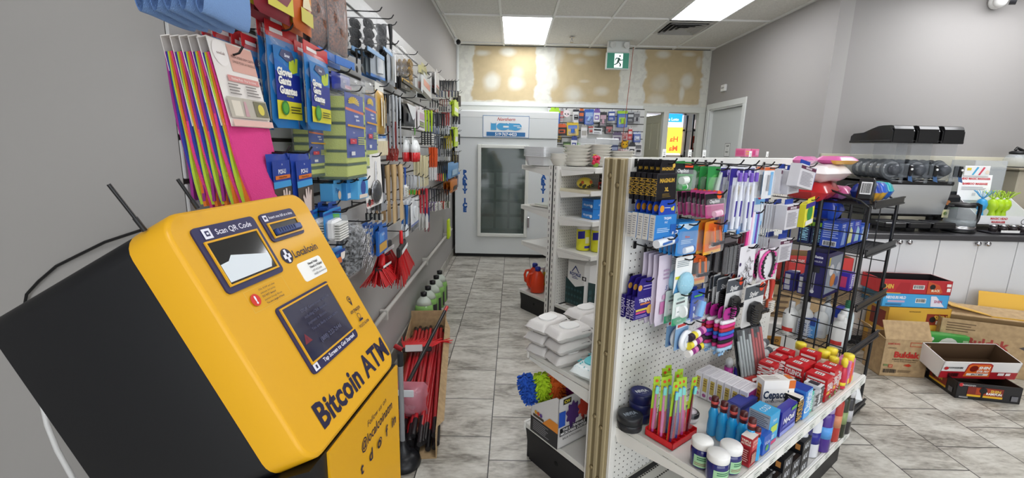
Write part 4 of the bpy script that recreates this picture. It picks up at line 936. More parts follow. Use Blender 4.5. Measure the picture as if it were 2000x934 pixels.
def g_cyl(x, z, ln, r_, c, rot=0, caps=None):
    """a tube shaped item on a card, at shares x, z of the card, lying at an angle"""
    def fn(mb, w, h, t):
        a = R(rot); cx, cz = (x-.5)*w, -h*(1-z); L_ = ln*h; rr = r_*w; d = Vector((math.cos(a), 0, math.sin(a)))*L_/2; c0 = Vector((cx, t-rr*.9, cz))
        mb.cyl(c0-d, c0+d, rr, col(c), n=12)
        if caps: mb.cyl(c0+d, c0+d*1.35, rr*.98, col(caps), n=12)
    return fn
def hook(L=.2, up=.018, double=False):
    mb = MB(); mb.tube([(0, L, .003), (0, .0, .0), (0, -.012, .004), (0, -.022, up)], .0026, WIRE, 5); mb.box(-.006, .006, L-.003, L, -.014, .012, WIRE)
    if double: mb.tube([(0, L, .022), (0, .01, .024), (0, -.03, .03)], .0018, WIRE, 5)
    return mb.mesh()
_hooks = {}
HOOKN = {}
def stack(parts, name, desc, cat, where, org, th, out_dir, w, n, pitch, hookL, plural, tilt=0.0, fan=0.0, z=0, jit=1.0, noun='hook', back=True, flip=False):
    """n packs one behind the other on one hook, the front one at org"""
    hl = round(hookL, 2)
    if hl > .02:
        if hl not in _hooks: _hooks[hl] = hook(hl)
        if not back: pass
        o = link('display_hook', _hooks[hl], None, org + out_dir*.006 + Vector((0, 0, -.004)), th, label=' '.join(('wire hook holding the %s, %s' % (plural, where)).split()[:16]), category='hook', group='hooks ' + where)
    ys = [v.co.y for p in parts for v in p[1].vertices]; th_ = max(ys)-min(ys); sy = min(1, pitch*.96/th_) if n > 1 and name != 'kitchen_towel_pack' else 1
    for i in range(n):
        p = org - out_dir*(pitch*i)
        jj = jit*min(1, pitch/.03) if n > 1 else jit
        rz = th + R(random.uniform(-2.5, 2.5))*jj; ry = R(random.uniform(-2, 2))*jit
        lab = desc + (', ' + where if n == 1 else ', %s, %s' % (('%s back' % ORD[i] if i else 'front one'), where))
        if len(lab.replace(',', '').split()) > 16: print('LONG', lab)
        place(parts, name, lab, cat, p, (R(tilt)-fan*(i), ry, rz), (plural + ' ' + where) if n > 1 else None, (1, sy, 1) if sy < 1 else None)

# ------------------------------------------------------------------ slat panel on the left wall
sl = MB(); slw = M('#c3c3c2', .4); S0, S1, SZ0, SZ1 = 1.056, 5.6, .86, 2.14
sl.box(WX+.001, SX, S0, S1, SZ0, SZ1, grey_paint)
nb = int((SZ1-SZ0)/.1)
t = thing('slatwall_panel', 'long pale slat panel on the left wall full of hanging goods', 'display wall', (0, 0, 0))
sl.build('board', t)
for k in range(nb+1):
    z = SZ0+k*.1; mb = MB(); z1 = min(z+.088, SZ1)
    mb.box(SX, SX+.008, S0, S1, z, z1, slw, .002); mb.build('slat', t)
k = MB(); k.box(SX, SX+.0015, S0, S1, SZ0, SZ1, M('#3a3632', .6)); k.build('groove_backing', t)
OUTL = Vector((1, 0, 0)); THL = R(90); TAKEN = []
def LW(fn, l, r_, top, bot, xf, name, desc, cat, plural, where, n=1, pitch=.02, **k):
    a, b = at_x(l, (top+bot)/2, xf), at_x(r_, (top+bot)/2, xf)
    w = b.y-a.y; yc = (a.y+b.y)/2; c = (l+r_)/2
    zt, zb = at_x(c, top, xf).z, at_x(c, bot, xf).z
    # the card's middle in depth sits a little nearer than the middle pixel: use the real middle
    s_ = yc/at_x(c, (top+bot)/2, xf).y; zt = EYE.z+(zt-EYE.z)*s_; zb = EYE.z+(zb-EYE.z)*s_
    if k.get('zmax') : zt = min(zt, k.pop('zmax'))
    parts = fn(w, zt-zb); TAKEN.append((yc-w/2, yc+w/2, zb, zt))
    stack(parts, name, desc, cat, where, Vector((xf, yc, zt)), THL, OUTL, w, n, pitch, xf-SX, plural, **k)
G_, B_, Y_ = '#3f8a3a', '#1f5fb8', '#d8d23a'
def towelset(w, h):
    cols = ['#e0408c', '#e0762a', '#b6d23c', '#2f3f9a', '#9a2f86']
    out = []; hc = h*.48
    for i, c in enumerate(cols[:5]):
        mb = MB(); m_ = mottled('terry_'+c[1:]+str(i), c, c, 400, .95, .9) if i == 0 else M(c, .9, bump=.5, bscale=600)
        y0 = .001+i*.0034
        def g(sgn, i=i, y0=y0):
            return lambda u, v: ((u-.5)*w*1.02+.006*v*math.sin(v*8+i*2.1), y0+(.0016+.0016*sgn)*(1+v)+i*.0034*v*1.7+.006*v*math.sin(u*5+v*3+i*.5), -.012-(h-.014)*v*(1-.015*i))
        mb.grid(g(-1), 8, 14, m_); mb.grid(g(1), 8, 14, m_); 
        mb.grid(lambda u, v, i=i, y0=y0: (-w*.51+.006*u*math.sin(u*8+i*2.1), y0+.0032*v*(1+u)+i*.0034*u*1.7+.006*u*math.sin(u*3+i*.5), -.012-(h-.014)*u*(1-.015*i)), 14, 1, m_)
        out.append(('towel', mb.mesh()))
    mb = MB(); mb.box(-w/2-.002, w/2+.002, -.003, -.0018, -hc, .02, M('#efe9e4', .4)); mb.box(-w/2-.002, w/2+.002, -.003, .0175, .018, .02, M('#efe9e4', .4)); mb.box(-w/2-.002, w/2+.002, .0165, .0175, -.05, .02, M('#efe9e4', .4))
    f = Face(mb, (-w/2-.002, -.0033, -hc), (1, 0, 0), (0, 0, 1), w+.004, hc+.02)
    ops(f, [('r', .38, .66, 1, .98, '#dda99a'), ('d', .2, .84, .17, '#f6f0ec'), ('t', 'oooLuk', .2, .84, .035, '#7a4a3a', .26), ('t', 'MICROFIBRE DISH CLOTH', .70, .84, .03, '#5a3a34', .55), ('t', 'LINGE POUR LA VAISSELLE', .70, .78, .03, '#5a3a34', .55),
            ('r', .2, .53, .95, .60, '#d98f8a'), ('t', 'Kitchen Pack · Pour la cuisine', .57, .565, .03, '#fbf4f2', .7), ('l', .15, .37, .45, .51, 4, '#7c7470'), ('l', .55, .37, .9, .51, 4, '#7c7470'),
            ('r', .02, .10, .98, .34, '#b7b0a2'), ('r', .1, .12, .3, .30, '#dcd3c4'), ('p', [(.35, .12), (.45, .12), (.43, .3), (.38, .3)], '#c49aa0'), ('r', .62, .13, .95, .32, '#6f6a4a'), ('d', .78, .22, .08, '#d8c84a'), ('r', 0, .0, 1, .075, '#e3b8ae')])
    out.append(('label_card', mb.mesh())); return out
LW(towelset, 424, 502, 108, 405, -.635, 'kitchen_towel_pack', 'pink topped pack of rainbow kitchen towels', 'towels', 'kitchen towel packs', 'left end of the slat panel', n=5, pitch=.019, jit=.3, tilt=-11, fan=R(-.8))
def cloth(w, h):
    mb = MB(); m_ = M('#7fa3d8', .95, bump=.6, bscale=500)
    def g(u, v):
        a = 2*math.pi*v; return ((u-.5)*w, .022+.022*math.cos(a)*(.8+.2*math.sin(u*3)), -h*.5+h*.5*math.sin(a)*(1-.06*math.cos(u*4)))
    mb.grid(g, 8, 20, m_); mb.grid(lambda u, v: ((u-.5)*w*.97, .03+.012*math.sin(u*6), -h*(.1+.8*v)), 6, 6, m_)
    return [('folded_cloth', mb.mesh())]
LW(cloth, 402, 486, -80, 44, -.52, 'folded_cloth', 'light blue folded microfibre cloth', 'cloth', 'light blue cloths', 'above the towel packs', n=5, pitch=.026, jit=1)
def glovepack(w, h, yel=True):
    L = [('r', 0, 0, 1, 1, '#2474b8'), ('r', 0, 0, 1, .26, '#d8d030'), ('r', 0, .26, 1, .68, '#1d2f8f'), ('p', [(0, .66), (1, .66), (1, .80), (.5, .74), (0, .82)], '#2468b8'),
         ('p', [(.55, .72), (.68, .66), (.9, .70), (.95, .9), (.84, .9), (.8, .8), (.76, .93), (.68, .92), (.66, .82), (.58, .88)], '#b6c936'),
         ('p', [(.3, .97), (.7, .97), (.8, .88), (.5, .81), (.2, .88)], '#4a4f74'), ('t', 'Savex', .5, .90, .045, '#e8ecf8', .5, {'bold': .03, 'shear': .2}),
         ('t', 'Gloves', .06, .66, .10, '#f6f4ec', .8, {'align': 'l', 'bold': .05}), ('t', 'Gants', .08, .54, .10, '#f6f4ec', .75, {'align': 'l', 'bold': .05}), ('t', 'Guantes', .10, .41, .10, '#f6f4ec', .88, {'align': 'l', 'bold': .05}),
         ('t', 'de jardinage', .5, .335, .028, '#e2dc2e', .6), ('d', .27, .16, .15, '#2f7f3c'), ('d', .27, .16, .11, '#59a83c'), ('l', .48, .08, .95, .2, 3, '#3a3a1e')]
    out = bagpack(w, h, .016, '#2474b8', L, '#c22a30', [('r', .1, .3, .5, .7, '#e8e4e4')], .10, seed=3)
    mb = MB(); pillow(mb, w*1.06, h*.97, .022, FILM(.15), -h*.02, .02, 5); out.append(('clear_wrap', mb.mesh())); return out
for (l, r_, tp, bt, xf, n, wh) in ((430, 484, 62, 248, -.705, 2, 'behind the towel packs'), (486, 532, 84, 252, -.66, 2, 'right of the towel packs'), (533, 586, 60, 250, -.615, 2, 'middle of the glove row'), (600, 648, 98, 254, -.585, 3, 'right end of the glove row')):
    LW(glovepack, l, r_, tp, bt, xf, 'glove_pack', 'blue and yellow rubber glove pack', 'gloves', 'rubber glove packs', wh, n=n, pitch=.026, jit=1.6)
def spongeblock(w, h, t=.12):
    out = []; m_ = M('#bcc866', .9, bump=.7, bscale=260); gk = M('#3c5a3c', .95, bump=.8, bscale=500); n = 6
    mb = MB()
    for i in range(n):
        z0 = -.03-(h-.03)*(i+1)/n; z1 = -.03-(h-.03)*i/n
        mb.box(-w/2, w/2, 0, t, z0+.008, z1, m_, .003); mb.box(-w/2, w/2, 0, t, z0, z0+.0078, gk)
    out.append(('sponge_block', mb.mesh()))
    mb = MB(); x0, x1 = -w*.5, w*.40; mb.box(x0, x1, -.0015, .0, -h*.76, -h*.05, M('#20409a', .3))
    f = Face(mb, (x0, -.0018, -h*.76), (1, 0, 0), (0, 0, 1), x1-x0, h*.71)
    ops(f, [('p', [(0, .78), (1, .74), (1, .70), (0, .74)], '#d8642a')] + [('p', [(.42+.0*math.cos(a), .86), (.42+.3*math.cos(a-.12), .86+.09*math.sin(a-.12)), (.42+.34*math.cos(a), .86+.10*math.sin(a)), (.42+.3*math.cos(a+.12), .86+.09*math.sin(a+.12))], '#e0c22e') for a in [k*.35-.2 for k in range(11)]] +
        [('t', 'Scrubbing', .5, .66, .035, '#f2f2f2', .85, {'bold': .03}), ('t', 'Sponges', .55, .60, .035, '#f2f2f2', .7, {'bold': .03}), ('p', [(0, .52), (1, .50), (1, .47), (0, .49)], '#d8a02a'), ('t', 'Lime', .3, .40, .03, '#e8d8d8', .5), ('r', .08, .22, .42, .3, '#c83a4a'), ('t', 'Heavy', .25, .27, .025, '#ffffff', .3), ('l', .5, .2, .95, .34, 4, '#c8d048'), ('r', .1, .04, .3, .1, '#d8d8d8')])
    out.append(('label', mb.mesh()))
    mb = MB(); mb.box(-w/2-.004, w/2+.004, -.004, t+.004, -h-.002, .01, FILM(.10), .004); pillow(mb, w, .05, .02, FILM(.2), .045, .02, 2); out.append(('clear_wrap', mb.mesh())); return out
LW(lambda w, h: spongeblock(w, h, .10), 676, 714, 178, 348, -.575, 'sponge_pack', 'tall lime green sponge pack with blue label', 'sponges', 'sponge packs', 'under the string of steel wool', n=1, jit=0)
LW(lambda w, h: spongeblock(w, h, .10), 714, 737, 182, 328, -.585, 'sponge_pack', 'tall lime green sponge pack', 'sponges', 'sponge packs', 'just behind the front sponge pack', n=1, jit=0)
LW(lambda w, h: spongeblock(w, h, .05), 652, 676, 200, 345, -.64, 'sponge_pack', 'slim lime green sponge pack', 'sponges', 'sponge packs', 'between glove packs and the labelled sponges', n=1, jit=0)
LW(lambda w, h: spongeblock(w, h, .05), 604, 640, 235, 345, -.655, 'sponge_pack', 'lime green sponge pack', 'sponges', 'sponge packs', 'hanging below the glove packs', n=1, jit=0)
def scour(w, h, c, metal=.6, balls=0, label='#2f6fc0'):
    inner = []
    if balls:
        def fn(mb, w_, h_, t):
            rr = (h_*.86)/balls*.6; fx = min(2.2, max(.8, w_*.46/rr))
            for i in range(balls):
                for q in range(4):
                    for k in range(5):
                        rad = rr*(.75+.25*random.random()); cc = Vector((0, .03, -.03-rr-(h_*.84)*(i/balls)))
                        e = Euler((random.uniform(0, 3), random.uniform(0, 3), random.uniform(0, 3))).to_matrix()
                        mb.tube([cc + Matrix.Diagonal((fx, .8, 1)) @ (e @ Vector((rad*math.cos(a/9*6.283), rad*math.sin(a/9*6.283)*(1+.1*math.sin(a*2)), rad*.25*math.sin(a*1.3+k)))) for a in range(9)], .0018, col(c, .3, metal=metal), 3, closed=True)
                mb.ball((0, .03, -.03-rr-(h_*.84)*(i/balls)), rr*.8, M('#151517', .9) if c == '#0c0c0e' else col(c, .5, metal=metal), 10, sx=fx, sy=.8)
        inner = [('scourers', fn)]
    else:
        def fn(mb, w_, h_, t): pillow(mb, w_*.92, h_*.8, t*.9, mottled('mesh_'+c[1:], c, '#2a1c18', 160, .35, .8), -h_*.08, .02, 4)
        inner = [('scourers', fn)]
    out = bagpack(w, h, .05, None, [], None, (), .02, inner, .07 if balls else .14, 7)
    mb = MB(); mb.box(-w/2, w/2, .0, .004, -h-.004, -h*.93, col(label)); out.append(('label', mb.mesh())); return out
LW(lambda w, h: bagpack(w, h, .04, '#8c2e3a', [('r', .05, .05, .95, .5, '#d0c436'), ('p', [(.1, .5), (.6, .62), (.9, .45), (.7, .2), (.2, .25)], '#7a2434'), ('r', .3, .7, .8, .9, '#d8a838')], seed=6), 512, 574, -90, 34, -.57, 'scouring_pad_bag', 'maroon and yellow scouring pad bag', 'scouring pads', 'scouring pad bags', 'top row above the glove packs', n=2, pitch=.045)
LW(lambda w, h: bagpack(w, h, .03, '#c8642a', [('r', .1, .02, .9, .3, '#c8bc3a'), ('r', .2, .45, .8, .9, '#d88a3a'), ('p', [(.2, .3), (.8, .35), (.6, .6), (.3, .6)], '#e8d8b0')], seed=8), 579, 615, -80, 62, -.565, 'glove_pack', 'orange and yellow glove pack', 'gloves', 'orange glove packs', 'top row left of the copper scourers', n=2, pitch=.03)
LW(lambda w, h: scour(w, h, '#8a5236', .6), 620, 655, -80, 112, -.60, 'scourer_bag', 'clear bag of copper scourers', 'scourers', 'copper scourer bags', 'top row, left hook', n=2, pitch=.05)
LW(lambda w, h: scour(w, h, '#8a5236', .6), 652, 686, -60, 126, -.575, 'scourer_bag', 'clear bag of copper scourers', 'scourers', 'copper scourer bags', 'top row, right hook', n=2, pitch=.05)
LW(lambda w, h: scour(w, h, '#0c0c0e', .1, 4, '#7ea2c8'), 718, 749, 22, 106, -.57, 'scourer_string', 'clear bag with a string of black steel wool balls', 'scourers', 'steel wool bags', 'top row', n=3, pitch=.055, jit=2)
LW(lambda w, h: scour(w, h, '#0c0c0e', .1, 3, '#7ea2c8'), 749, 766, 36, 102, -.575, 'scourer_string', 'shorter clear bag of black steel wool balls', 'scourers', 'short steel wool bags', 'right of the long ones', n=1)
def blister_tool(base, tool, handle=None, L=()):
    return lambda w, h: cardpack(w, h, base, list(L), [('tool', g_cyl(.5, .5, .62, .16, tool, 90, handle))], t=.014)
def longtool(c1, c2, kind='spatula', r_=.12, n=1):
    """a bare or carded kitchen tool hanging head down"""
    def fn(w, h):
        out = []; w = min(w, h*(.34+.12*n))
        for i in range(n):
            xo = (i-(n-1)/2)*w/n; mb = MB()
            mb.tube([(xo, .006, 0), (xo, .004, -h*.3), (xo, .006, -h*.62)], r_*w/n*.9, col(c1), 6, rs=[r_*w/n*1.1, r_*w/n*.8, r_*w/n*.6]); out.append(('handle', mb.mesh()))
            mb = MB()
            if kind == 'spatula': mb.prism([(xo-w/n*.12, -h*.6), (xo-w/n*.42, -h*.72), (xo-w/n*.42, -h), (xo+w/n*.42, -h), (xo+w/n*.42, -h*.72), (xo+w/n*.12, -h*.6)], .003, .006, col(c2), 'y')
            elif kind == 'rod': mb.cyl((xo, .006, -h*.6), (xo, .006, -h), r_*w/n*.6, col(c2))
            elif kind == 'brush':
                mb.box(xo-w/n*.35, xo+w/n*.35, 0, .014, -h, -h*.6, col(c2), .003)
                for j in range(6): mb.box(xo-w/n*.33, xo+w/n*.33, -.014, 0, -h+h*.06*j, -h+h*.06*j+h*.03, col('#e4e2da'))
            elif kind == 'spoon': mb.ball((xo, .006, -h*.85), h*.15, col(c2), 12, sx=min(1.1, w/n*.42/(h*.15)), sy=.15)
            elif kind == 'tassel':
                for j in range(16):
                    a = j/15-.5; mb.tube([(xo+a*w*.2, .006, -h*.5), (xo+a*w*.9+random.uniform(-.003, .003), .006+random.uniform(-.015, .015), -h*.75), (xo+a*w*.8, .006+random.uniform(-.01, .01), -h*random.uniform(.93, 1))], .0022, col(c2), 4)
            elif kind == 'scissors':
                for s in (-1, 1): mb.tube([(xo+s*w/n*.28+w/n*.16*math.cos(a/8*6.283), .006, -h*.80+h*.12*math.sin(a/8*6.283)) for a in range(8)], .0022, col(c2), 4, closed=True)
                mb.prism([(xo-.003, -h*.1), (xo-.006, -h*.68), (xo+.006, -h*.68), (xo+.003, -h*.1)], .004, .006, CHROME, 'y')
            out.append(('head', mb.mesh()))
        return out
    return fn
def plain(c, L=(), t=.012, **k): return lambda w, h: boxpack(w, h, t, c, list(L), hf=.12, **k)
LW(blister_tool('#aab4bc', '#c8ccd0', '#5a7aa8', [('r', 0, 0, 1, .12, '#3f7ac0')]), 726, 752, 104, 153, -.60, 'utensil_card', 'grey carded utensil with a blue foot', 'utensil', 'grey carded utensils', 'under the steel wool', n=3, pitch=.02)
LW(longtool('#1c1c1e', '#26262a', 'spoon'), 700, 718, 96, 142, -.60, 'ladle', 'black nylon ladle', 'ladle', 'black ladles', 'under the steel wool, left hook', n=2, pitch=.02)
LW(lambda w, h: bagpack(w, h, .03, '#a7adb2', [('r', .1, 0, .35, 1, '#5f666c'), ('r', .6, 0, .8, 1, '#dfe3e6')], seed=2), 760, 777, 86, 166, -.59, 'skewer_bag', 'clear bag of long steel skewers', 'skewers', 'skewer bags', 'right of the steel wool', n=2, pitch=.03)
LW(lambda w, h: scour(w, h, '#b8923a', .9, 4, '#141416'), 790, 822, 106, 172, -.60, 'scourer_string', 'gold coloured scourer string with black label', 'scourers', 'gold scourers', 'upper row', n=4, pitch=.03)
LW(plain('#1a1a1c', [('r', .1, .6, .9, .9, '#c8a040'), ('t', 'GOLD', .5, .3, .2, '#e8e8e8', .8)]), 784, 800, 150, 176, -.61, 'scourer_box', 'black and gold scourer carton', 'scourers', 'black scourer cartons', 'below the gold scourers', n=2, pitch=.02)
LW(plain('#e2e0de', [('r', 0, 0, 1, .28, '#1a1a1c'), ('r', .1, .32, .9, .42, '#b82a30'), ('r', .2, .55, .8, .9, '#f2f2f2')]), 846, 863, 141, 184, -.60, 'utensil_card', 'white and red utensil card', 'utensil', 'white utensil cards', 'upper row near the far end', n=2, pitch=.03, jit=3)
LW(plain('#d8dad8', [('r', 0, 0, 1, .2, '#1a1a1c'), ('r', .1, .5, .8, .85, '#e6a08a')]), 826, 843, 152, 192, -.61, 'utensil_card', 'pale utensil card with a black foot', 'utensil', 'pale utensil cards', 'upper row beside the gold scourers', n=2, pitch=.03, jit=3)
LW(lambda w, h: boxpack(w, h, .02, '#c9c48a', [('r', .1, .1, .9, .5, '#8a8a5a')]), 822, 834, 128, 146, -.64, 'utensil_card', 'small straw coloured card', 'utensil', 'straw cards', 'top of the far upper row', n=1)
far_cols = ['#4a4f58', '#7a6a5a', '#8c8f96', '#3c4a6a', '#b4423a', '#26282c']
for i in range(5):
    LW(longtool('#2c3038', ['#53607c', '#4a4f5a', '#8a3434', '#44506e', '#5e626a'][i], 'brush'), 862+6.5*i, 868+6.5*i, 158, 190, -.62, 'vegetable_peeler', ['slate handled', 'dark handled', 'red handled', 'navy handled', 'grey handled'][i]+' peeler', 'peeler', ['slate', 'dark', 'red', 'navy', 'grey'][i]+' peelers', 'far end of the top row', n=3, pitch=.022)
# second row
LW(lambda w, h: bagpack(w, h, .02, '#2338a0', [('t', 'sol-U', .5, .6, .25, '#e8e8f4', .8, {'bold': .02}), ('r', .5, .1, .95, .35, '#c84a7a')], seed=4), 652, 690, 140, 178, -.60, 'mop_refill_bag', 'dark blue sponge mop refill bag', 'mop refill', 'mop refill bags', 'above the sponge packs', n=2, pitch=.03)
LW(lambda w, h: bagpack(w, h, .035, '#b8903a', [('r', .12, .1, .3, .9, '#e2dcc8'), ('r', .45, .05, .62, .85, '#d6cba6'), ('r', .7, .2, .85, .95, '#8a6a2a')], '#d8d8d4', [], .1, seed=9), 741, 757, 168, 262, -.59, 'duster_bag', 'gold coloured duster in a clear bag', 'duster', 'gold duster bags', 'right of the sponge packs', n=2, pitch=.04)
def pins(w, h):
    def fn(mb, w_, h_, t):
        for i in range(8): mb.box(-w_*.45+i*w_*.115, -w_*.45+i*w_*.115+w_*.085, .004, .014, -h_*.98, -h_*.3, M('#d8c9a0', .6), .001)
    return cardpack(w, h, '#e4e6e8', [('r', 0, .82, 1, 1, '#3f7ac0'), ('t', 'Clothes Pegs', .5, .9, .1, '#ffffff', .9)], [('pegs', fn)], .016)
LW(pins, 738, 759, 263, 305, -.60, 'clothes_peg_pack', 'pack of wooden clothes pegs', 'clothes pegs', 'clothes peg packs', 'under the gold dusters', n=2, pitch=.025)
LW(longtool('#1e1e20', '#4a4d52', 'spatula'), 753, 766, 184, 246, -.61, 'spatula', 'black handled spatula', 'spatula', 'black spatulas', 'second row right of the dusters', n=3, pitch=.02)
LW(longtool('#b8bcc0', '#a8acb2', 'rod', .1, 3), 768, 786, 188, 290, -.60, 'skewer_set', 'set of three steel rods', 'skewers', 'steel rod sets', 'second row', n=3, pitch=.02)
LW(longtool('#7c2420', '#9c3028', 'tassel'), 762, 784, 238, 316, -.62, 'string_mop_head', 'dark red string mop head', 'mop head', 'string mop heads', 'below the steel rods', n=2, pitch=.03)
LW(lambda w, h: bagpack(w, h, .03, '#1b1b1e', [('p', [(.0, .95), (1, .9), (.9, .35), (.6, .2)], '#d6d8da'), ('r', .1, .1, .3, .5, '#3a3a40')], seed=12), 790, 816, 190, 247, -.59, 'oven_glove_pack', 'black and silver oven glove pack', 'oven glove', 'oven glove packs', 'second row', n=2, pitch=.03)
LW(plain('#e8e2e2', [('r', .1, .55, .9, .9, '#c8a0b4'), ('r', .1, .15, .9, .45, '#8fae4a'), ('l', .1, .1, .9, .5, 3, '#6a3a5a')]), 818, 830, 212, 255, -.60, 'gadget_card', 'white and pink kitchen gadget card', 'gadget', 'pink gadget cards', 'second row', n=3, pitch=.018)
LW(longtool('#b4d424', '#16181a', 'brush'), 834, 853, 216, 284, -.60, 'window_squeegee', 'lime and black window squeegee', 'squeegee', 'squeegees', 'second row', n=4, pitch=.022)
def shakers(w, h):
    w = min(w, h*.9)
    def fn(mb, w_, h_, t):
        for s in (-.5, .5):
            mb.lathe([(w_*.2, -h_), (w_*.24, -h_*.85), (w_*.24, -h_*.62)], M('#c8282c', .3), 12, (s*w_*.5, .02, 0)); mb.lathe([(w_*.24, -h_*.62), (w_*.25, -h_*.4), (w_*.12, -h_*.2), (w_*.05, -h_*.12)], M('#eef0f0', .3), 12, (s*w_*.5, .02, 0))
    return cardpack(w, h, '#d8dad8', [('r', 0, 0, 1, .2, '#c8282c')], [('bottle', fn)], .03)
LW(shakers, 801, 829, 268, 316, -.58, 'squeeze_bottle_pack', 'pack of two red and white squeeze bottles', 'bottles', 'squeeze bottle packs', 'below the squeegees', n=2, pitch=.05)
LW(longtool('#58a83a', '#c8302c', 'spoon'), 800, 822, 250, 272, -.62, 'basting_brush', 'small green and red basting brush', 'brush', 'basting brushes', 'above the squeeze bottles', n=1)
misc = [(852, 862, 222, 262, '#3a3c44', '#5a6a8c', 'spatula', 'grey blue turner'), (863, 872, 222, 268, '#1e1e22', '#2a2a2e', 'spoon', 'black slotted spoon'), (873, 881, 220, 262, '#a8342c', '#c8ccd0', 'spatula', 'red handled turner'),
        (854, 864, 266, 306, '#6a7078', '#3f4a5c', 'rod', 'slate grey whisk'), (866, 875, 270, 306, '#26262a', '#8c8c90', 'rod', 'black and grey whisk'), (877, 885, 266, 306, '#b8a830', '#1c1c1e', 'spatula', 'mustard handled turner'), (852, 860, 196, 220, '#1e1e20', '#b83a2c', 'spoon', 'short black and red spoon'), (868, 878, 194, 218, '#8a3030', '#3c3c44', 'brush', 'dark red dish brush')]
for i, (l, r_, a, b, c1, c2, kd, ds) in enumerate(misc):
    LW(longtool(c1, c2, kd), l, r_, a, b, -.61, 'kitchen_tool', ds, 'kitchen tool', ds+'s', 'far end of the middle rows', n=4, pitch=.02)
for i, (a, b, wd) in enumerate(((198, 226, 'upper'), (250, 286, 'lower'))):
    LW(plain('#c8e02c', [('r', .1, .3, .9, .6, '#f0f0ea')]), 888, 895, a, b, -.615, 'safety_vest_pack', '%s fluorescent yellow pack' % wd, 'pack', wd+' fluorescent packs', 'at the far end of the slat panel', n=3, pitch=.02)
# third row
def latex(w, h):
    L = [('r', 0, .62, 1, 1, '#1f3f9c'), ('r', 0, .50, 1, .62, '#3f9ad8'), ('r', 0, 0, 1, .50, '#4a4038'), ('t', 'POI-U', .5, .80, .08, '#eef0f8', .8, {'bold': .03}), ('r', .1, .66, .95, .73, '#d8742a'), ('t', 'Medium/Moyen', .52, .695, .035, '#2a1a10', .8), ('t', '50', .5, .93, .03, '#eef0f8'),
         ('p', [(.3, .0), (.75, .0), (.8, .22), (.86, .40), (.78, .42), (.70, .3), (.68, .47), (.60, .48), (.57, .3), (.52, .46), (.44, .45), (.43, .26), (.30, .36), (.24, .31), (.35, .15)], '#d8c6c0')]
    return bagpack(w, h, .018, '#1f3f9c', L, seed=5, hf=.03)
LW(latex, 528, 572, 296, 432, -.575, 'latex_glove_pack', 'blue topped latex glove pack picturing a pale hand', 'gloves', 'latex glove packs', 'behind the machine head', n=3, pitch=.02)
LW(latex, 575, 612, 296, 428, -.57, 'latex_glove_pack', 'blue topped latex glove pack picturing a pale hand', 'gloves', 'latex glove packs', 'right hook', n=2, pitch=.02)
LW(lambda w, h: boxpack(w, h, .045, '#4a9ad0', [('t', 'Pan', .5, .6, .3, '#1f3f8c', .7), ('d', .7, .3, .18, '#e8c8a8')], hf=.05), 650, 668, 356, 392, -.62, 'air_freshener_pack', 'light blue rounded pack', 'pack', 'light blue packs', 'left one below the sponges', n=1)
LW(lambda w, h: boxpack(w, h, .045, '#3f8fd0', [('r', .1, .1, .6, .4, '#e4ecf4'), ('r', .5, .5, .9, .8, '#1f3f8c')], hf=.05), 677, 692, 354, 390, -.61, 'air_freshener_pack', 'sky blue pack with white window', 'pack', 'sky blue packs', 'middle one below the sponges', n=1)
LW(lambda w, h: boxpack(w, h, .05, '#5aaee0', [('d', .5, .6, .25, '#2a4a9c'), ('r', .1, .05, .9, .25, '#e8d8c8')], hf=.05), 700, 719, 350, 388, -.58, 'air_freshener_pack', 'pale blue pack with a navy disc', 'pack', 'pale blue packs', 'right one below the sponges', n=2, pitch=.06)
def strainer(w, h):
    def fn(mb, w_, h_, t):
        mb.ball((w_*.05, .006, -h_*.72), w_*.28, M('#6a6c70', .25, metal=.8), 16, sy=.3); mb.tube([(w_*.05+w_*.3*math.cos(a/14*6.283), .004, -h_*.72+w_*.3*math.sin(a/14*6.283)) for a in range(14)], .002, CHROME, 5, closed=True); mb.cyl((w_*.05, .006, -h_*.58), (w_*.12, .006, -h_*.12), .003, CHROME)
    return cardpack(w, h, '#eceae6', [('t', 'IV', .72, .64, .06, '#4a4a4a'), ('r', .1, .12, .9, .15, '#c83a3c'), ('t', 'oups!', .2, .1, .1, '#c83a3c', .4, {'bold': .03}), ('t', 'S', .85, .24, .12, '#a83a3c'), ('d', .2, .32, .1, '#3a342e'), ('d', .15, .12, .08, '#2e2a28')], [('strainer', fn)], .012, film=False)
LW(strainer, 722, 745, 304, 404, -.57, 'strainer_card', 'large white card with a round steel strainer', 'strainer', 'strainer cards', 'right of the sponge packs', n=1, jit=3)
LW(longtool('#1b1c20', '#8c9096', 'spatula'), 744, 757, 321, 412, -.60, 'kitchen_knife_card', 'black handled kitchen knife', 'knife', 'kitchen knives', 'left of the wooden spoons', n=4, pitch=.018)
LW(longtool('#c4a678', '#c4a678', 'spatula', .2, 1), 768, 776, 322, 436, -.575, 'wooden_spatula', 'long pale wooden spatula', 'wooden spatula', 'wooden spatulas', 'third row, left hook', n=4, pitch=.03, jit=2)
LW(longtool('#cdb186', '#cdb186', 'spatula', .2, 1), 779, 789, 321, 432, -.575, 'wooden_spatula', 'long pale wooden spatula', 'wooden spatula', 'wooden spatulas', 'third row, right hook', n=2, pitch=.03, jit=2)
LW(longtool('#1f4fa8', '#dfe3e8', 'brush'), 788, 797, 327, 384, -.60, 'bottle_brush', 'blue handled white brush', 'brush', 'blue handled brushes', 'right of the wooden spatulas', n=2, pitch=.02)
LW(longtool('#d8cfa8', '#d8cfa8', 'rod', .14, 4), 822, 843, 304, 364, -.60, 'chopstick_bundle', 'bundle of pale wooden chopsticks', 'chopsticks', 'chopstick bundles', 'third row', n=4, pitch=.022)
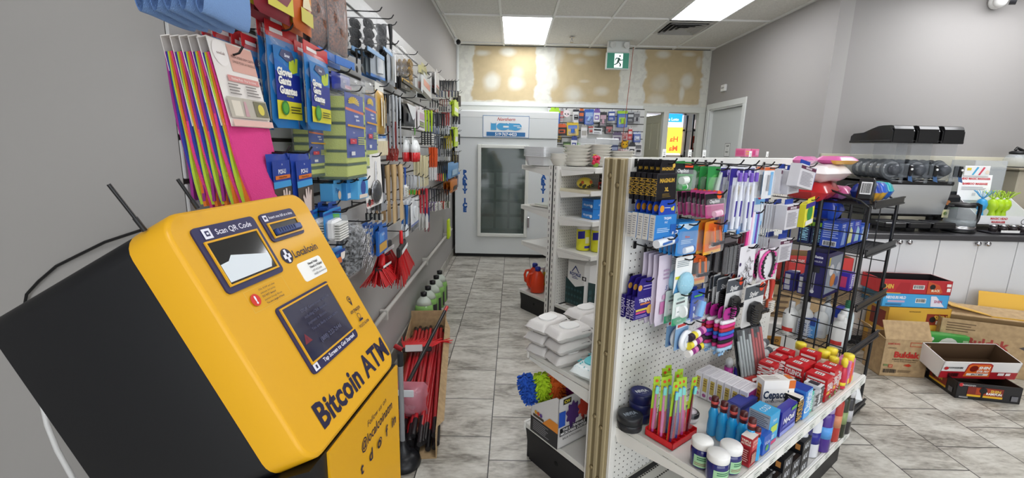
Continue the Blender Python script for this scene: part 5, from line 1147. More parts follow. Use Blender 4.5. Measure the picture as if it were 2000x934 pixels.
for i, (c, nm) in enumerate((('#4aa83a', 'green'), ('#d8642a', 'orange'), ('#1c1c1e', 'black'))):
    LW(longtool('#c8ccd0', c, 'scissors'), 806+9*i, 816+9*i, 342+2*i, 384, -.605, 'scissors', nm+' handled scissors', 'scissors', nm+' handled scissors', 'third row under the chopsticks', n=4, pitch=.02)
LW(longtool('#d8541e', '#dfe0e0', 'rod', .16, 2), 846, 858, 288, 352, -.605, 'orange_peeler_card', 'orange handled utility knife card', 'knife', 'orange utility knives', 'third row near the far end', n=3, pitch=.02)
for i, (c, nm) in enumerate((('#c83a34', 'red'), ('#d8c23a', 'yellow'), ('#4a7a3a', 'green'), ('#3a5a9c', 'blue'))):
    LW(longtool('#2a2a2c', c, 'rod', .2), 861+3.6*i, 865+3.6*i, 316, 354, -.62, 'marker_pen', nm+' marker pen', 'pen', nm+' marker pens', 'third row near the far end', n=4, pitch=.018)
LW(lambda w, h: bagpack(w, h, .03, '#6a9ac8', [('r', .2, .1, .8, .6, '#a8c4dc')], seed=3), 878, 897, 315, 346, -.60, 'work_glove_pack', 'pale blue work glove pack', 'gloves', 'work glove packs', 'far end of the third row', n=3, pitch=.03)
LW(lambda w, h: bagpack(w, h, .03, '#c87424', [('r', .2, .1, .8, .5, '#3a2a1c')], seed=3), 880, 897, 347, 374, -.61, 'work_glove_pack', 'orange work glove pack', 'gloves', 'orange work glove packs', 'bottom far end of the slat panel', n=3, pitch=.03)
LW(lambda w, h: cardpack(w, h, '#eceef0', [('r', 0, 0, 1, .16, '#1c1c20'), ('d', .5, .62, .34, '#d6dade'), ('r', 0, .17, 1, .24, '#2a4a9c')], [('plate', lambda mb, w_, h_, t: mb.lathe([(h_*.2, .004), (h_*.2, .010), (.001, .002)], M('#dfe2e4', .3), 20, (0, 0, -h_*.4), 'y'))], .012), 806, 821, 390, 449, -.59, 'kitchen_gadget_card', 'white card with a round white gadget', 'gadget', 'round gadget cards', 'bottom row', n=3, pitch=.022)
LW(longtool('#c03040', '#e4e4e2', 'spatula'), 826, 842, 368, 448, -.60, 'ice_scraper', 'white scraper with a dark red handle', 'scraper', 'scrapers', 'bottom row', n=3, pitch=.022)
LW(longtool('#2c3a6a', '#7a2438', 'spatula'), 830, 846, 405, 452, -.62, 'grip_tool', 'navy and maroon hand tool', 'hand tool', 'maroon hand tools', 'lowest on the far bottom row', n=2, pitch=.022)
for i, (c, c2, nm) in enumerate((('#3a3a44', '#6a5a78', 'plum'), ('#1e1e22', '#b4b4b8', 'silver'), ('#443a34', '#a83c2c', 'rust red'), ('#26282e', '#4a5a3a', 'olive'))):
    LW(longtool(c, c2, 'brush'), 845+9*i, 854+9*i, 368+i, 412-2*i, -.61, 'can_opener', nm+' can opener', 'can opener', nm+' can openers', 'bottom row near the far end', n=3, pitch=.022)
# bottom row near the machine
LW(plain('#1f4a9c', [('r', .1, .5, .9, .9, '#5a8ad0'), ('l', .1, .1, .9, .4, 3, '#e8e8f0')], t=.03), 640, 660, 398, 436, -.62, 'cleaning_cloth_pack', 'small dark blue carton', 'carton', 'dark blue cartons', 'beside the machine head', n=2, pitch=.035)
def brushcard(w, h):
    def fn(mb, w_, h_, t):
        mb.box(-w_*.45, w_*.1, .0, .03, -h_*.95, -h_*.25, M('#f0f0f0', .4), .008)
        for i in range(7): mb.box(-w_*.45, w_*.08, -.02, .0, -h_*.95+h_*.09*i, -h_*.95+h_*.09*i+h_*.045, M('#e6e6e2', .6))
    return cardpack(w, h, '#2a86c8', [('p', [(.5, .9), (.9, .8), (.9, .5), (.6, .4)], '#5ab04a'), ('l', .5, .1, .95, .35, 4, '#e8eef6'), ('r', 0, .92, 1, 1, '#1f4a9c')], [('scrub_brush', fn)], .03)
LW(brushcard, 650, 682, 412, 466, -.575, 'scrub_brush_card', 'blue card with a white bristle scrub brush', 'brush', 'scrub brush cards', 'beside the machine head', n=2, pitch=.05)
LW(lambda w, h: bagpack(w, h, .03, '#2f7ac0', [('r', .1, .1, .6, .5, '#d8743a'), ('d', .7, .6, .2, '#f0e8e0'), ('r', .1, .75, .9, .95, '#1c3f8c')], seed=4), 652, 676, 476, 520, -.58, 'sponge_cloth_pack', 'blue pack with an orange patch', 'pack', 'blue and orange packs', 'lowest, beside the machine', n=1)
def wirebag(w, h):
    def fn(mb, w_, h_, t):
        pillow(mb, w_*.96, h_*.9, t, mottled('wire_mesh', '#1c1c1e', '#8d9094', 90, .3, 1.0, lo=.42, hi=.62), -h_*.06, .05, 11, nx=10, nz=14)
        for k in range(46):
            cx, cz = random.uniform(-.3, .3)*w_, -h_*random.uniform(.2, .85); rr = random.uniform(.015, .04)
            mb.tube([(cx+rr*math.cos(a/8*6.283), -.003-.004*random.random(), cz+rr*.8*math.sin(a/8*6.283+k)) for a in range(8)], .0008, CHROME, 3, closed=True)
    return bagpack(w, h, .11, None, (), None, (), .02, [('steel_shavings', fn)], .12, 9)
LW(wirebag, 700, 730, 430, 540, -.56, 'steel_wool_bag', 'large clear bag of tangled grey steel shavings', 'scourers', 'steel shaving bags', 'bottom row right of the machine', n=1)
LW(plain('#2460b0', [('r', .1, .1, .9, .45, '#c89a3a'), ('r', .1, .5, .6, .9, '#4a8ad0'), ('t', 'HOOK', .5, .8, .1, '#ffffff', .8)]), 738, 758, 441, 494, -.585, 'picture_hook_card', 'blue card with a gold patch', 'card', 'blue and gold cards', 'bottom row left of the brooms', n=5, pitch=.022, jit=1)
LW(plain('#e2e0d0', [('p', [(0, 0), (1, .2), (1, .5), (0, .6)], '#2a4a9c'), ('r', .1, .7, .9, .9, '#4a9a3a')]), 722, 735, 449, 490, -.62, 'sponge_card', 'white and blue slanted card', 'card', 'white and blue cards', 'bottom row beside the steel shavings', n=2, pitch=.02, jit=3)
LW(longtool('#17181a', '#2a2b2e', 'brush'), 736, 750, 396, 430, -.62, 'nylon_brush', 'short black nylon brush', 'brush', 'black brushes', 'between the strainer card and bottom row', n=4, pitch=.02)
LW(longtool('#1f5fa8', '#dce4ea', 'spatula'), 790, 802, 400, 462, -.61, 'toilet_brush', 'white brush with a blue handle', 'brush', 'blue handled toilet brushes', 'bottom row beside the brooms', n=2, pitch=.025)
def broomhead(w, h):
    out = []; red = M('#c8161c', .35); dk = M('#1c1a1c', .4)
    mb = MB(); mb.lathe([(.014, 0), (.016, -.06), (.014, -.07)], red, 12, (0, .015, 0)); mb.box(-w*.26, w*.26, 0, .03, -h*.5, -.065, dk, .008); mb.box(-w*.1, w*.34, -.002, 0, -h*.48, -h*.40, M('#e8e8e8', .4)); out.append(('socket', mb.mesh()))
    mb = MB()
    for i in range(90):
        a = i/89-.5; y = random.uniform(0, .03); mb.tube([(a*w*.5, y, -h*.48), (a*w*1.02, y*4.5-.06, -h*random.uniform(.97, 1.0))], .003, red, 3)
    mb.add([(-w*.26, .008, -h*.48), (w*.26, .008, -h*.48), (w*.49, -.045, -h*.97), (-w*.49, -.045, -h*.97)], [(0, 1, 2, 3)], M('#a81016', .5)); mb.add([(-w*.26, .022, -h*.48), (w*.26, .022, -h*.48), (w*.49, .065, -h*.97), (-w*.49, .065, -h*.97)], [(0, 1, 2, 3)], M('#a81016', .5))
    out.append(('bristles', mb.mesh())); return out
LW(broomhead, 766, 806, 450, 540, -.56, 'hanging_broom', 'red bristled broom with black and red socket', 'broom', 'red brooms', 'bottom of the slat panel', n=2, pitch=.085, jit=2)
LW(broomhead, 735, 768, 496, 549, -.60, 'hand_brush', 'short red hand brush', 'brush', 'red hand brushes', 'lowest, left of the red brooms', n=1, pitch=.06, jit=4)

# smaller carded goods in the gaps of the slat panel
kinds = [('black handled steel ladle', 'ladle', lambda w, h: longtool('#1b1b1e', '#a9adb2', 'spoon')(w, h)), ('grey carded tool', 'tool', lambda w, h: blister_tool('#b4b8bc', '#3a3c42', '#8a2f2c', [('r', 0, .82, 1, 1, '#3a4f8c')])(w, h)),
    ('red and black whisk', 'whisk', lambda w, h: longtool('#8c2a28', '#26272b', 'brush')(w, h)), ('white card with a black tool', 'tool', lambda w, h: blister_tool('#e2e3e2', '#1e1f22', None, [('r', 0, .85, 1, 1, '#c23a34')])(w, h)),
    ('silver tongs', 'tongs', lambda w, h: longtool('#c2c5c9', '#8f9398', 'rod', .12, 2)(w, h)), ('yellow carded gadget', 'gadget', lambda w, h: blister_tool('#d8c45a', '#4a4238', None, [('r', 0, .8, 1, 1, '#26262a')])(w, h)),
    ('navy carded brush', 'brush', lambda w, h: blister_tool('#2c3f7c', '#d4d6d8', '#5a8ad0', [])(w, h)), ('black nylon turner', 'turner', lambda w, h: longtool('#17181a', '#2a2b2f', 'spatula')(w, h))]
rr = random.Random(11); cache = {}
for ri, (zt, h, rn, y0) in enumerate(((2.04, .17, 'top row', 2.35), (1.84, .19, 'upper middle row', 2.2), (1.61, .20, 'middle row', 2.3), (1.38, .19, 'lower middle row', 2.3), (1.16, .19, 'lowest row', 2.5))):
    c = 0; y = y0
    while y < 5.45:
        w = .085; k = rr.randrange(8)
        if not any(a < y+w*.6 and b > y-w*.6 and zb < zt and z1 > zt-h for a, b, zb, z1 in TAKEN):
            if k not in cache: cache[k] = kinds[k][2](.09, .19)
            c += 1; nm = kinds[k]
            stack(cache[k], 'hanging_utensil', nm[0], nm[1], 'gap column %s of the %s' % (nth(min(c-1, 19)), rn), Vector((-.63, y, zt)), THL, OUTL, w, 3 if c % 2 else 2, .03, -.63-SX, nm[0]+'s')
        y += .115 if y < 3.6 else .14
# ------------------------------------------------------------------ slat panel on the back wall
bx0, bx1 = at_y(1068, 260, 6.39).x, at_y(1256, 260, 6.39).x
t = thing('slatwall_panel', 'white slat panel full of small goods on the back wall', 'display wall', (0, 0, 0))
MB().box(bx0, bx1, 6.395, BY-.003, .9, 1.985, M('#bdbcb8', .5)).build('board', t)
for k in range(11): MB().box(bx0, bx1, 6.388, 6.395, .905+k*.098, .905+k*.098+.088, M('#dddedb', .4), .002).build('slat', t)
MB().box(bx0, bx1, 6.3945, 6.395, .9, 1.985, M('#222222', .6)).build('groove_backing', t)
BW = [(95, 240, 80, 322, '#2f62c0', '#a6d62c', 'lime and blue glove pack'), (250, 288, 90, 280, '#a8a8aa', '#c03a34', 'narrow red and grey card'), (292, 385, 85, 215, '#f0e6e8', '#e06a8a', 'white and pink face shaped sponge'), (432, 505, 95, 285, '#e8e8e6', '#24242a', 'white card with black writing'),
      (512, 575, 95, 285, '#22305a', '#d86a2a', 'orange and navy card'), (592, 710, 100, 315, '#2a5fc0', '#8fb4e0', 'large blue cable pack'), (722, 800, 95, 275, '#e6e6ea', '#7a5ab0', 'white carton with purple edge'), (806, 895, 140, 345, '#1c1c24', '#c8a0b0', 'tall black phone case pack'),
      (925, 1008, 110, 258, '#2a4a9c', '#e8ecf2', 'blue carton with white oval'), (1058, 1180, 115, 352, '#2f62c0', '#a6d62c', 'lime edged blue glove pack'), (1195, 1275, 125, 282, '#3a3c42', '#c0c4c8', 'dark grey headphone carton'), (1283, 1362, 130, 300, '#b8babc', '#4a4a50', 'grey card with a coiled cable'),
      (205, 330, 308, 462, '#1e1a1a', '#d85a24', 'black and orange battery pack'), (342, 495, 288, 468, '#d8b82a', '#2a6ac8', 'yellow card with blue swimming goggles'), (540, 612, 318, 600, '#dedede', '#a8a49c', 'long white card'), (648, 705, 338, 445, '#c0bcb8', '#b83a30', 'small red and white card'),
      (710, 832, 345, 448, '#e4e6ea', '#141418', 'black topped white carton'), (885, 985, 318, 445, '#1e1e22', '#a83434', 'black and red tape pack'), (985, 1105, 420, 565, '#a8a4ae', '#5a4a6a', 'grey and purple carton'), (1112, 1195, 430, 530, '#d2a8a8', '#a84a4a', 'pink card'),
      (1205, 1250, 358, 528, '#c0282c', '#e8e0e0', 'narrow red card'), (1282, 1370, 418, 560, '#2a52b0', '#d8e0f0', 'blue and white toothpaste pack'), (182, 268, 478, 562, '#1c1a18', '#b89a3a', 'black and gold card'), (292, 392, 560, 690, '#3f5a34', '#a8c870', 'green card'),
      (404, 480, 478, 665, '#e2e2e6', '#2a3f8c', 'white card with navy window and red stripes'), (485, 600, 572, 675, '#6a9a5a', '#dfe8d8', 'pale green card'), (966, 1050, 578, 755, '#22305c', '#8a94b4', 'navy carton'), (1108, 1200, 535, 655, '#e0b02a', '#3a2a1a', 'yellow plush toy'),
      (1040, 1100, 660, 752, '#5a1e24', '#c89aa0', 'dark red card'), (1105, 1195, 662, 752, '#e2d8d8', '#c02c34', 'white and red card'), (1210, 1292, 568, 752, '#e6e4e4', '#1e1e22', 'white card with a black pen'), (1302, 1385, 568, 752, '#e0dede', '#26262a', 'white card with a black marker')]
for i, (x0, x1, y0, y1, c, c2, ds) in enumerate(BW):
    l, r_, tp, bt = 1060+x0/7.186, 1060+x1/7.186, 200+y0/7.186, 200+y1/7.186; yf = 6.30
    a, b = at_y(l, tp, yf), at_y(r_, bt, yf); w_, h_ = b.x-a.x, a.z-b.z
    if 'plush' in ds:
        mb = MB(); mb.ball((0, .03, -h_*.5), h_*.42, M(c, .9), 12, sy=.5); mb.ball((-w_*.35, .03, -h_*.12), h_*.14, M(c, .9), 8); mb.ball((w_*.35, .03, -h_*.12), h_*.14, M(c, .9), 8); mb.ball((-.02, .0, -h_*.45), .008, BLACK, 6); mb.ball((.02, .0, -h_*.45), .008, BLACK, 6); P = [('plush', mb.mesh())]
    elif 'face shaped' in ds:
        mb = MB(); mb.lathe([(w_*.5, 0), (w_*.5, .02), (.001, .024)], M(c, .7), 20, (0, 0, -h_*.55), 'y'); f = front(mb, w_, h_); f.disc(.3, .4, .12, BLACK); f.disc(.7, .4, .12, BLACK); f.disc(.35, .43, .05, WHITE); f.disc(.75, .43, .05, WHITE); f.disc(.5, .25, .06, M(c2)); P = [('sponge', mb.mesh())]
    else:
        rr = random.Random(i); L = [('r', .1, .55, .9, .82, c2), ('l', .12, .1, .88, .35, 3, c2)] if i % 3 else [('r', 0, .82, 1, 1, c2), ('r', .15, .2, .85, .6, c2), ('r', .25, .3, .7, .5, c)]
        P = cardpack(w_, h_, c, L, [('goods', g_cyl(.5, .38, .3, .16, c2, rr.choice((0, 90, 60)), None))], .014) if i % 2 else boxpack(w_, h_, .02, c, L, hf=.12, hc=c2)
    stack(P, 'hanging_pack', ds, 'pack', 'on the back wall slat panel', Vector(((a.x+b.x)/2, yf, a.z)), 0, Vector((0, -1, 0)), w_, 1 + (i % 2), .03, .085, ds+'s', jit=1.2)
# ================================================================== GOODS ON THE NEAR PEGBOARD
def PG(fn, l, r_, top, bot, v, name, desc, cat, plural, where, n=1, pitch=.02, **k):
    """front card seen between pixel columns l..r and rows top..bot, in the plane v metres out from the gondola's middle"""
    pl = GL(0, v, 0); a, b = on_plane(l, (top+bot)/2, pl, NV), on_plane(r_, (top+bot)/2, pl, NV); c = (l+r_)/2
    zt, zb = on_plane(c, top, pl, NV).z, on_plane(c, bot, pl, NV).z; mid = (a+b)/2
    s_ = (mid-EYE).length/(on_plane(c, (top+bot)/2, pl, NV)-EYE).length; zt = EYE.z+(zt-EYE.z)*s_; zb = EYE.z+(zb-EYE.z)*s_
    w_ = (b-a).length; mid.z = zt
    stack(fn(w_, zt-zb), name, desc, cat, where, mid, TH, NV, w_, n, pitch, v-.056, plural, **k)
gold = '#c9a13c'
PG(lambda w, h: boxpack(w, h, .030, '#17151a', [('t', 'MAGNUM', .5, .74, .14, gold, .92, {'bold': .04}), ('t', 'XL', .5, .42, .13, '#d8b04c', .4, {'bold': .04}), ('l', .3, .12, .75, .28, 3, '#7a6228'), ('r', 0, .95, 1, 1, '#2c2a30')], .27, '#17151a',
   [('t', 'MAGNUM', .48, .42, .3, gold, .8, {'bold': .03}), ('d', .85, .72, .09, '#d8b04c')], side='#1c1a1e', SL=[('t', 'MAGNUM', .4, .5, .5, gold, .6, {'rot': 90}), ('t', 'XL', .5, .2, .06, gold, .5)]),
   1283, 1322, 318, 392, .19, 'condom_box', 'black carton with gold lettering', 'box', 'black and gold cartons', 'top hook by the tan post', n=5, pitch=.0215, jit=.3)
def chap(cb, ct, cc, two=True):
    return lambda w, h: cardpack(w, h, cb, [('r', 0, .62, 1, 1, '#1c1e20'), ('t', 'ChapStick', .5, .74, .12, '#f0f0f0', .9, {'bold': .02, 'shear': .25}), ('r', .55, .86, .95, 1, '#e0502c'), ('r', 0, .56, 1, .62, ct)],
        [('lip_balm', g_cyl(.45, .40, .34, .11, '#e8efe8', 6, cc))] + ([('lip_balm', g_cyl(.40, .15, .28, .10, ct, 6, '#e8e8e8'))] if two else []), .02)
PG(chap('#2f7a3c', '#3a9a4a', '#2a6a36'), 1324, 1363, 320, 374, .20, 'lip_balm_pack', 'green carded lip balm pair', 'lip balm', 'green lip balm packs', 'second hook of the top row', n=2, pitch=.03)
PG(chap('#1d5a30', '#2a7a40', '#1d5a30'), 1352, 1386, 324, 374, .13, 'lip_balm_pack', 'dark green carded lip balm', 'lip balm', 'dark green lip balm packs', 'behind the green pair', n=1)
def gillette_green(w, h):
    def fn(mb, w_, h_, t):
        mb.cyl((w_*.1, .006, -h_*.1), (-w_*.1, .006, -h_*.75), .006, M('#c8d4cc', .3), r1=.009); mb.box(-w_*.35, w_*.2, -.002, .012, -h_*.9, -h_*.76, M('#3aa04a', .3), .003)
    return cardpack(w, h, '#2f8a44', [('d', .5, .5, .42, '#57b05a'), ('t', 'Gillette', .5, .35, .07, '#f0f4f0', .8, {'bold': .03}), ('p', [(.1, .1), (.8, .2), (.9, .35), (.2, .2)], '#d8e8d0')], [('razor', fn)], .018)
PG(gillette_green, 1390, 1420, 330, 400, .20, 'razor_pack', 'green carded razor pack', 'razor', 'green razor packs', 'top row right of the lip balm', n=3, pitch=.03)
PG(lambda w, h: cardpack(w, h, '#1c1c20', [('r', .1, .5, .9, .9, '#3a3a42'), ('t', 'COMB', .5, .3, .08, '#c8c8c8', .7)], [('comb', g_cyl(.5, .5, .6, .12, '#2a2a30', 90))], .014), 1420, 1440, 336, 420, .16, 'comb_card', 'dark grey comb card', 'comb', 'dark comb cards', 'top row left of the toothbrushes', n=2, pitch=.025)
PG(lambda w, h: cardpack(w, h, '#b0407a', [('r', 0, .55, 1, 1, '#1c1a20'), ('t', 'ChapStick', .5, .68, .13, '#f0f0f0', .9, {'bold': .02, 'shear': .25}), ('d', .75, .93, .13, '#e8582c'), ('r', 0, .5, 1, .55, '#d878a8')], [('lip_balm', g_cyl(.5, .16, .44, .10, '#e7b4cc', 4, '#f0e0e8'))], .018),
   1383, 1417, 378, 424, .25, 'lip_balm_pack', 'pink and black carded lip balm', 'lip balm', 'pink lip balm packs', 'second row', n=7, pitch=.017, jit=1.5, tilt=-8)
PG(lambda w, h: boxpack(w, h, .028, '#2f7fc8', [('t', 'TROJAN', .55, .86, .09, '#e8f0fa', .8, {'bold': .03}), ('t', 'ENZ', .5, .70, .07, '#c8def4', .4, {'bold': .02}), ('l', .1, .3, .7, .5, 3, '#bcd8f2'), ('r', .72, .25, 1, .6, '#1f5cae')], .32, '#1f45b0',
   [('d', .18, .5, .13, '#d8942c'), ('t', 'vil', .8, .5, .34, '#e8dc3a', .35, {'bold': .05}), ('r', .32, .55, .65, .6, '#e0e8f4')], side='#d8d6d0', SL=[('l', .2, .1, .8, .9, 9, '#8a8a90')]),
   1281, 1321, 396, 468, .20, 'condom_box', 'bright blue carton with yellow tab letters', 'box', 'bright blue cartons', 'second row by the tan post', n=5, pitch=.0225, jit=1.2)
def sticks(w, h):
    mb = MB(); mb.cyl((-w*.5, .01, -h*.5), (w*.3, .01, -h*.42), h*.42, M('#e8ecf2', .3), n=12); mb.cyl((w*.3, .01, -h*.42), (w*.5, .01, -h*.40), h*.42, M('#2f6ab8', .3), n=12)
    f = Face(mb, (-w*.35, .01-h*.43, -h*.7), (1, 0, .08), (0, 0, 1), w*.5, h*.4); f.rect(0, .2, 1, .8, M('#3a6ab8', .4)); return [('tube', mb.mesh())]
PG(sticks, 1287, 1324, 465, 484, .22, 'lip_balm_tube', 'white tube with a blue cap below the bright blue cartons', 'tube', 'white tubes', 'lower one', n=1)
PG(sticks, 1312, 1326, 445, 462, .20, 'lip_balm_tube', 'short white tube end beside the bright blue cartons', 'tube', 'white tubes', 'upper one', n=1)
PG(lambda w, h: cardpack(w, h, '#2f86cc', [('p', [(0, 1), (.5, .8), (1, 1)], '#c8dcec'), ('t', 'Blistex', .5, .58, .07, '#c83a4a', .6, {'bold': .03}), ('l', .2, .35, .8, .5, 3, '#b8d8f0')], [('lip_balm', g_cyl(.52, .17, .44, .09, '#e8eef4', 4, '#2f6ab8'))], .016),
   1328, 1368, 438, 498, .21, 'lip_balm_pack', 'blue carded lip balm with white collar', 'lip balm', 'blue lip balm packs', 'third row', n=5, pitch=.015, jit=1)
def gorange(c1='#e08a2a', c2='#f0b43a', tx='Gillette'):
    def f_(w, h):
        def fn(mb, w_, h_, t):
            for s in (-.2, .15): mb.cyl((w_*s, .004, -h_*.12), (w_*(s+.1), .004, -h_*.6), .005, M('#e8742a', .3)); mb.box(w_*(s-.05), w_*(s+.3), -.002, .008, -h_*.72, -h_*.6, M('#4a4a50', .3), .002)
        return cardpack(w, h, c1, [('r', .2, .72, .9, .98, '#e86a2a'), ('r', 0, 0, 1, .34, '#e8741e'), ('t', tx, .5, .24, .10, '#f6f2ea', .85, {'bold': .03}), ('r', 0, 0, 1, .1, c2)], [('razor', fn)], .02)
    return f_
PG(gorange(), 1384, 1418, 436, 496, .22, 'razor_pack', 'orange carded twin razor pack', 'razor', 'orange razor packs', 'third row', n=3, pitch=.022, jit=1.5)
def brushpack(w, h):
    def fn(mb, w_, h_, t):
        for s in (-.16, .2):
            mb.tube([(w_*s, .006, -h_*.95), (w_*s, .006, -h_*.5), (w_*(s+.04), .008, -h_*.3), (w_*(s+.04), .006, -h_*.12)], .006, M('#e4e8f2', .3), 8, rs=[.007, .008, .005, .004]); mb.box(w_*s-.005, w_*s+.009, -.006, .004, -h_*.2, -h_*.06, M('#7a5ac0', .6), .002)
            mb.tube([(w_*s, .002, -h_*.75), (w_*s, .001, -h_*.5)], .005, M('#3a2a8c', .4), 6)
    return cardpack(w, h, '#e2e4ea', [('r', 0, 0, .24, 1, '#2f2680'), ('r', 0, .86, .9, 1, '#2f2680'), ('d', .55, .93, .12, '#b8a8e8'), ('d', .6, .66, .22, '#d8cdb4'), ('t', 'Satin', .6, .66, .03, '#3a2a4a', .4, {'shear': .3, 'bold': .03}), ('r', .24, .02, 1, .16, '#2f6a9a'), ('r', 0, 0, .24, .12, '#2f86d8'), ('r', .6, .30, .95, .5, '#3f9ac0'), ('t', '100', .75, .2, .04, '#2f8ac0', .4, {'bold': .03})], [('toothbrush', fn)], .018)
PG(brushpack, 1453, 1477, 330, 455, .25, 'toothbrush_pack', 'tall purple and clear toothbrush pack', 'toothbrush', 'purple toothbrush packs', 'top row, right hook', n=1, jit=1)
PG(brushpack, 1431, 1456, 330, 452, .25, 'toothbrush_pack', 'tall purple and clear toothbrush pack', 'toothbrush', 'purple toothbrush packs', 'top row, left hook', n=2, pitch=.035, jit=1)
PG(plain('#6fa8d8', [('r', .1, .1, .9, .5, '#e8f0f4'), ('d', .5, .75, .25, '#c83a4a')], t=.012), 1472, 1494, 345, 440, .19, 'toothbrush_pack', 'pale blue toothbrush pack', 'toothbrush', 'pale blue toothbrush packs', 'right of the purple packs', n=2, pitch=.03)
PG(lambda w, h: cardpack(w, h, '#e6e8ec', [('r', 0, .9, 1, 1, '#d86a3a'), ('r', .62, .1, .9, .85, '#6fb0e0')], [('tweezers', g_cyl(.4, .5, .5, .05, '#8c8c90', 88))], .01), 1495, 1516, 327, 388, .24, 'tweezers_card', 'white card with black tweezers', 'tweezers', 'tweezers cards', 'top row', n=3, pitch=.028)
def sponge_bag(w, h):
    def fn(mb, w_, h_, t):
        for i in range(5): mb.ball((random.uniform(-.2, .2)*w_, .016, -h_*(.35+.12*i)), w_*.16, M('#d86aa0', .5), 8, sy=.6)
        mb.tube([(0, .014, -h_*.1), (w_*.1, .014, -h_*.5), (-w_*.05, .014, -h_*.95)], .004, M('#e8c8dc', .4), 6)
    out = bagpack(w, h, .028, '#d9cfdf', [('r', .1, .1, .9, .32, '#cc7ab0'), ('t', 'S', .55, .56, .08, '#2a4a9c', .5, {'shear': .3}), ('r', .25, .36, .75, .44, '#d8a8c8'), ('l', .2, .7, .8, .9, 3, '#b49ab8')], None, (), .04, [('loofah', fn)], seed=5); return out
PG(sponge_bag, 1287, 1311, 494, 634, .16, 'razor_bag', 'long clear and pink printed bag', 'razor bag', 'long pink bags', 'hanging below the bright blue cartons', n=4, pitch=.021, jit=1)
PG(lambda w, h: boxpack(w, h, .034, '#2b1f78', [('t', 'TROJAN', .52, .80, .15, '#eeeaf4', .9, {'bold': .04}), ('r', .3, .60, .8, .68, '#c87a4a'), ('r', .1, .35, .7, .44, '#d8c04a'), ('d', .8, .34, .16, '#d8a84a'), ('r', .1, .24, .6, .32, '#c84a7a'), ('l', .1, .05, .8, .18, 2, '#a89ad8')], .40, '#2b1f78',
   [('d', .15, .55, .13, '#d8a04a'), ('r', .35, .6, .9, .66, '#b8aee0'), ('r', .35, .4, .9, .44, '#b8aee0')], side='#241a66', SL=[('t', 'TROJAN', .5, .45, .5, '#d8d0ee', .8, {'rot': 90})]),
   1241, 1277, 548, 620, .13, 'condom_box', 'purple carton with white lettering', 'box', 'purple cartons', 'lowest hook by the tan post', n=3, pitch=.021, jit=.6)
def loofah(w, h):
    def fn(mb, w_, h_, t):
        mb.ball((w_*.05, .0, -h_*.72), w_*.42, M('#9ccfe4', .7, bump=.8, bscale=200), 16, sy=.7)
        for k in range(14): mb.tube([(w_*.05+w_*.40*math.cos(a/8*6.283)*math.cos(k), .0+w_*.28*math.cos(a/8*6.283)*math.sin(k), -h_*.72+w_*.40*math.sin(a/8*6.283)) for a in range(8)], .0015, M('#d6ecf4', .6), 3, closed=True)
    return cardpack(w, h, '#eef0f0', [('l', .1, .75, .9, .95, 4, '#7a8a94'), ('r', .05, .42, .4, .5, '#d8d23a'), ('p', [(0, 0), (.6, 0), (.5, .35), (.2, .4)], '#5aa0d0')], [('loofah', fn)], .014, film=False)
PG(loofah, 1324, 1354, 506, 572, .20, 'loofah_card', 'white card with a pale blue round sponge', 'sponge', 'pale blue loofahs', 'fourth row', n=2, pitch=.04)
PG(gorange('#26211c', '#e0a82c'), 1357, 1388, 498, 556, .18, 'razor_pack', 'black and orange razor pack', 'razor', 'black and orange razor packs', 'fourth row', n=2, pitch=.03)
PG(plain('#2a4fb0', [('r', .1, .2, .9, .6, '#8ab0e0'), ('t', 'Bic', .5, .8, .15, '#ffffff')]), 1376, 1402, 540, 572, .12, 'razor_pack', 'royal blue pack half hidden', 'razor', 'royal blue packs', 'behind the black and orange razor packs', n=1)
PG(lambda w, h: cardpack(w, h, '#d6e6e0', [('r', 0, .78, 1, 1, '#cfe0dc'), ('t', 'LISTERINE', .5, .84, .06, '#2a6a6a', .9, {'bold': .03}), ('r', .2, .68, .8, .74, '#1c1c20'), ('r', .2, .3, .8, .6, '#f2f4f4'), ('r', .3, .4, .7, .44, '#8a9a9a'), ('r', 0, 0, 1, .24, '#1f9a6a'), ('t', 'FLOSS', .5, .12, .06, '#e0f4ec', .7)], [('floss', g_cyl(.5, .45, .1, .26, '#eef4f4', 0))], .016),
   1320, 1346, 576, 634, .21, 'floss_pack', 'clear and green dental floss pack', 'floss', 'green floss packs', 'fifth row', n=3, pitch=.03)
PG(lambda w, h: cardpack(w, h, '#c9d4d8', [('d', .5, .65, .3, '#e8ecec'), ('d', .5, .25, .3, '#aebcc0')], [('floss', g_cyl(.5, .65, .1, .26, '#dfe6e8', 0)), ('floss', g_cyl(.5, .25, .1, .26, '#dfe6e8', 0))], .014), 1338, 1356, 590, 622, .17, 'floss_pack', 'clear pack with two grey discs', 'floss', 'twin disc packs', 'between floss and the blue brush', n=1)
PG(lambda w, h: cardpack(w, h, '#2348b0', [('t', 'REACH', .5, .18, .08, '#e8eef8', .8, {'bold': .03}), ('r', .2, .82, .8, .88, '#5ab04a')], [('toothbrush', g_cyl(.55, .45, .5, .16, '#7ab0e4', 75))], .016), 1357, 1382, 572, 628, .20, 'toothbrush_pack', 'royal blue slanted toothbrush pack', 'toothbrush', 'royal blue toothbrush packs', 'fifth row', n=2, pitch=.03, jit=2)
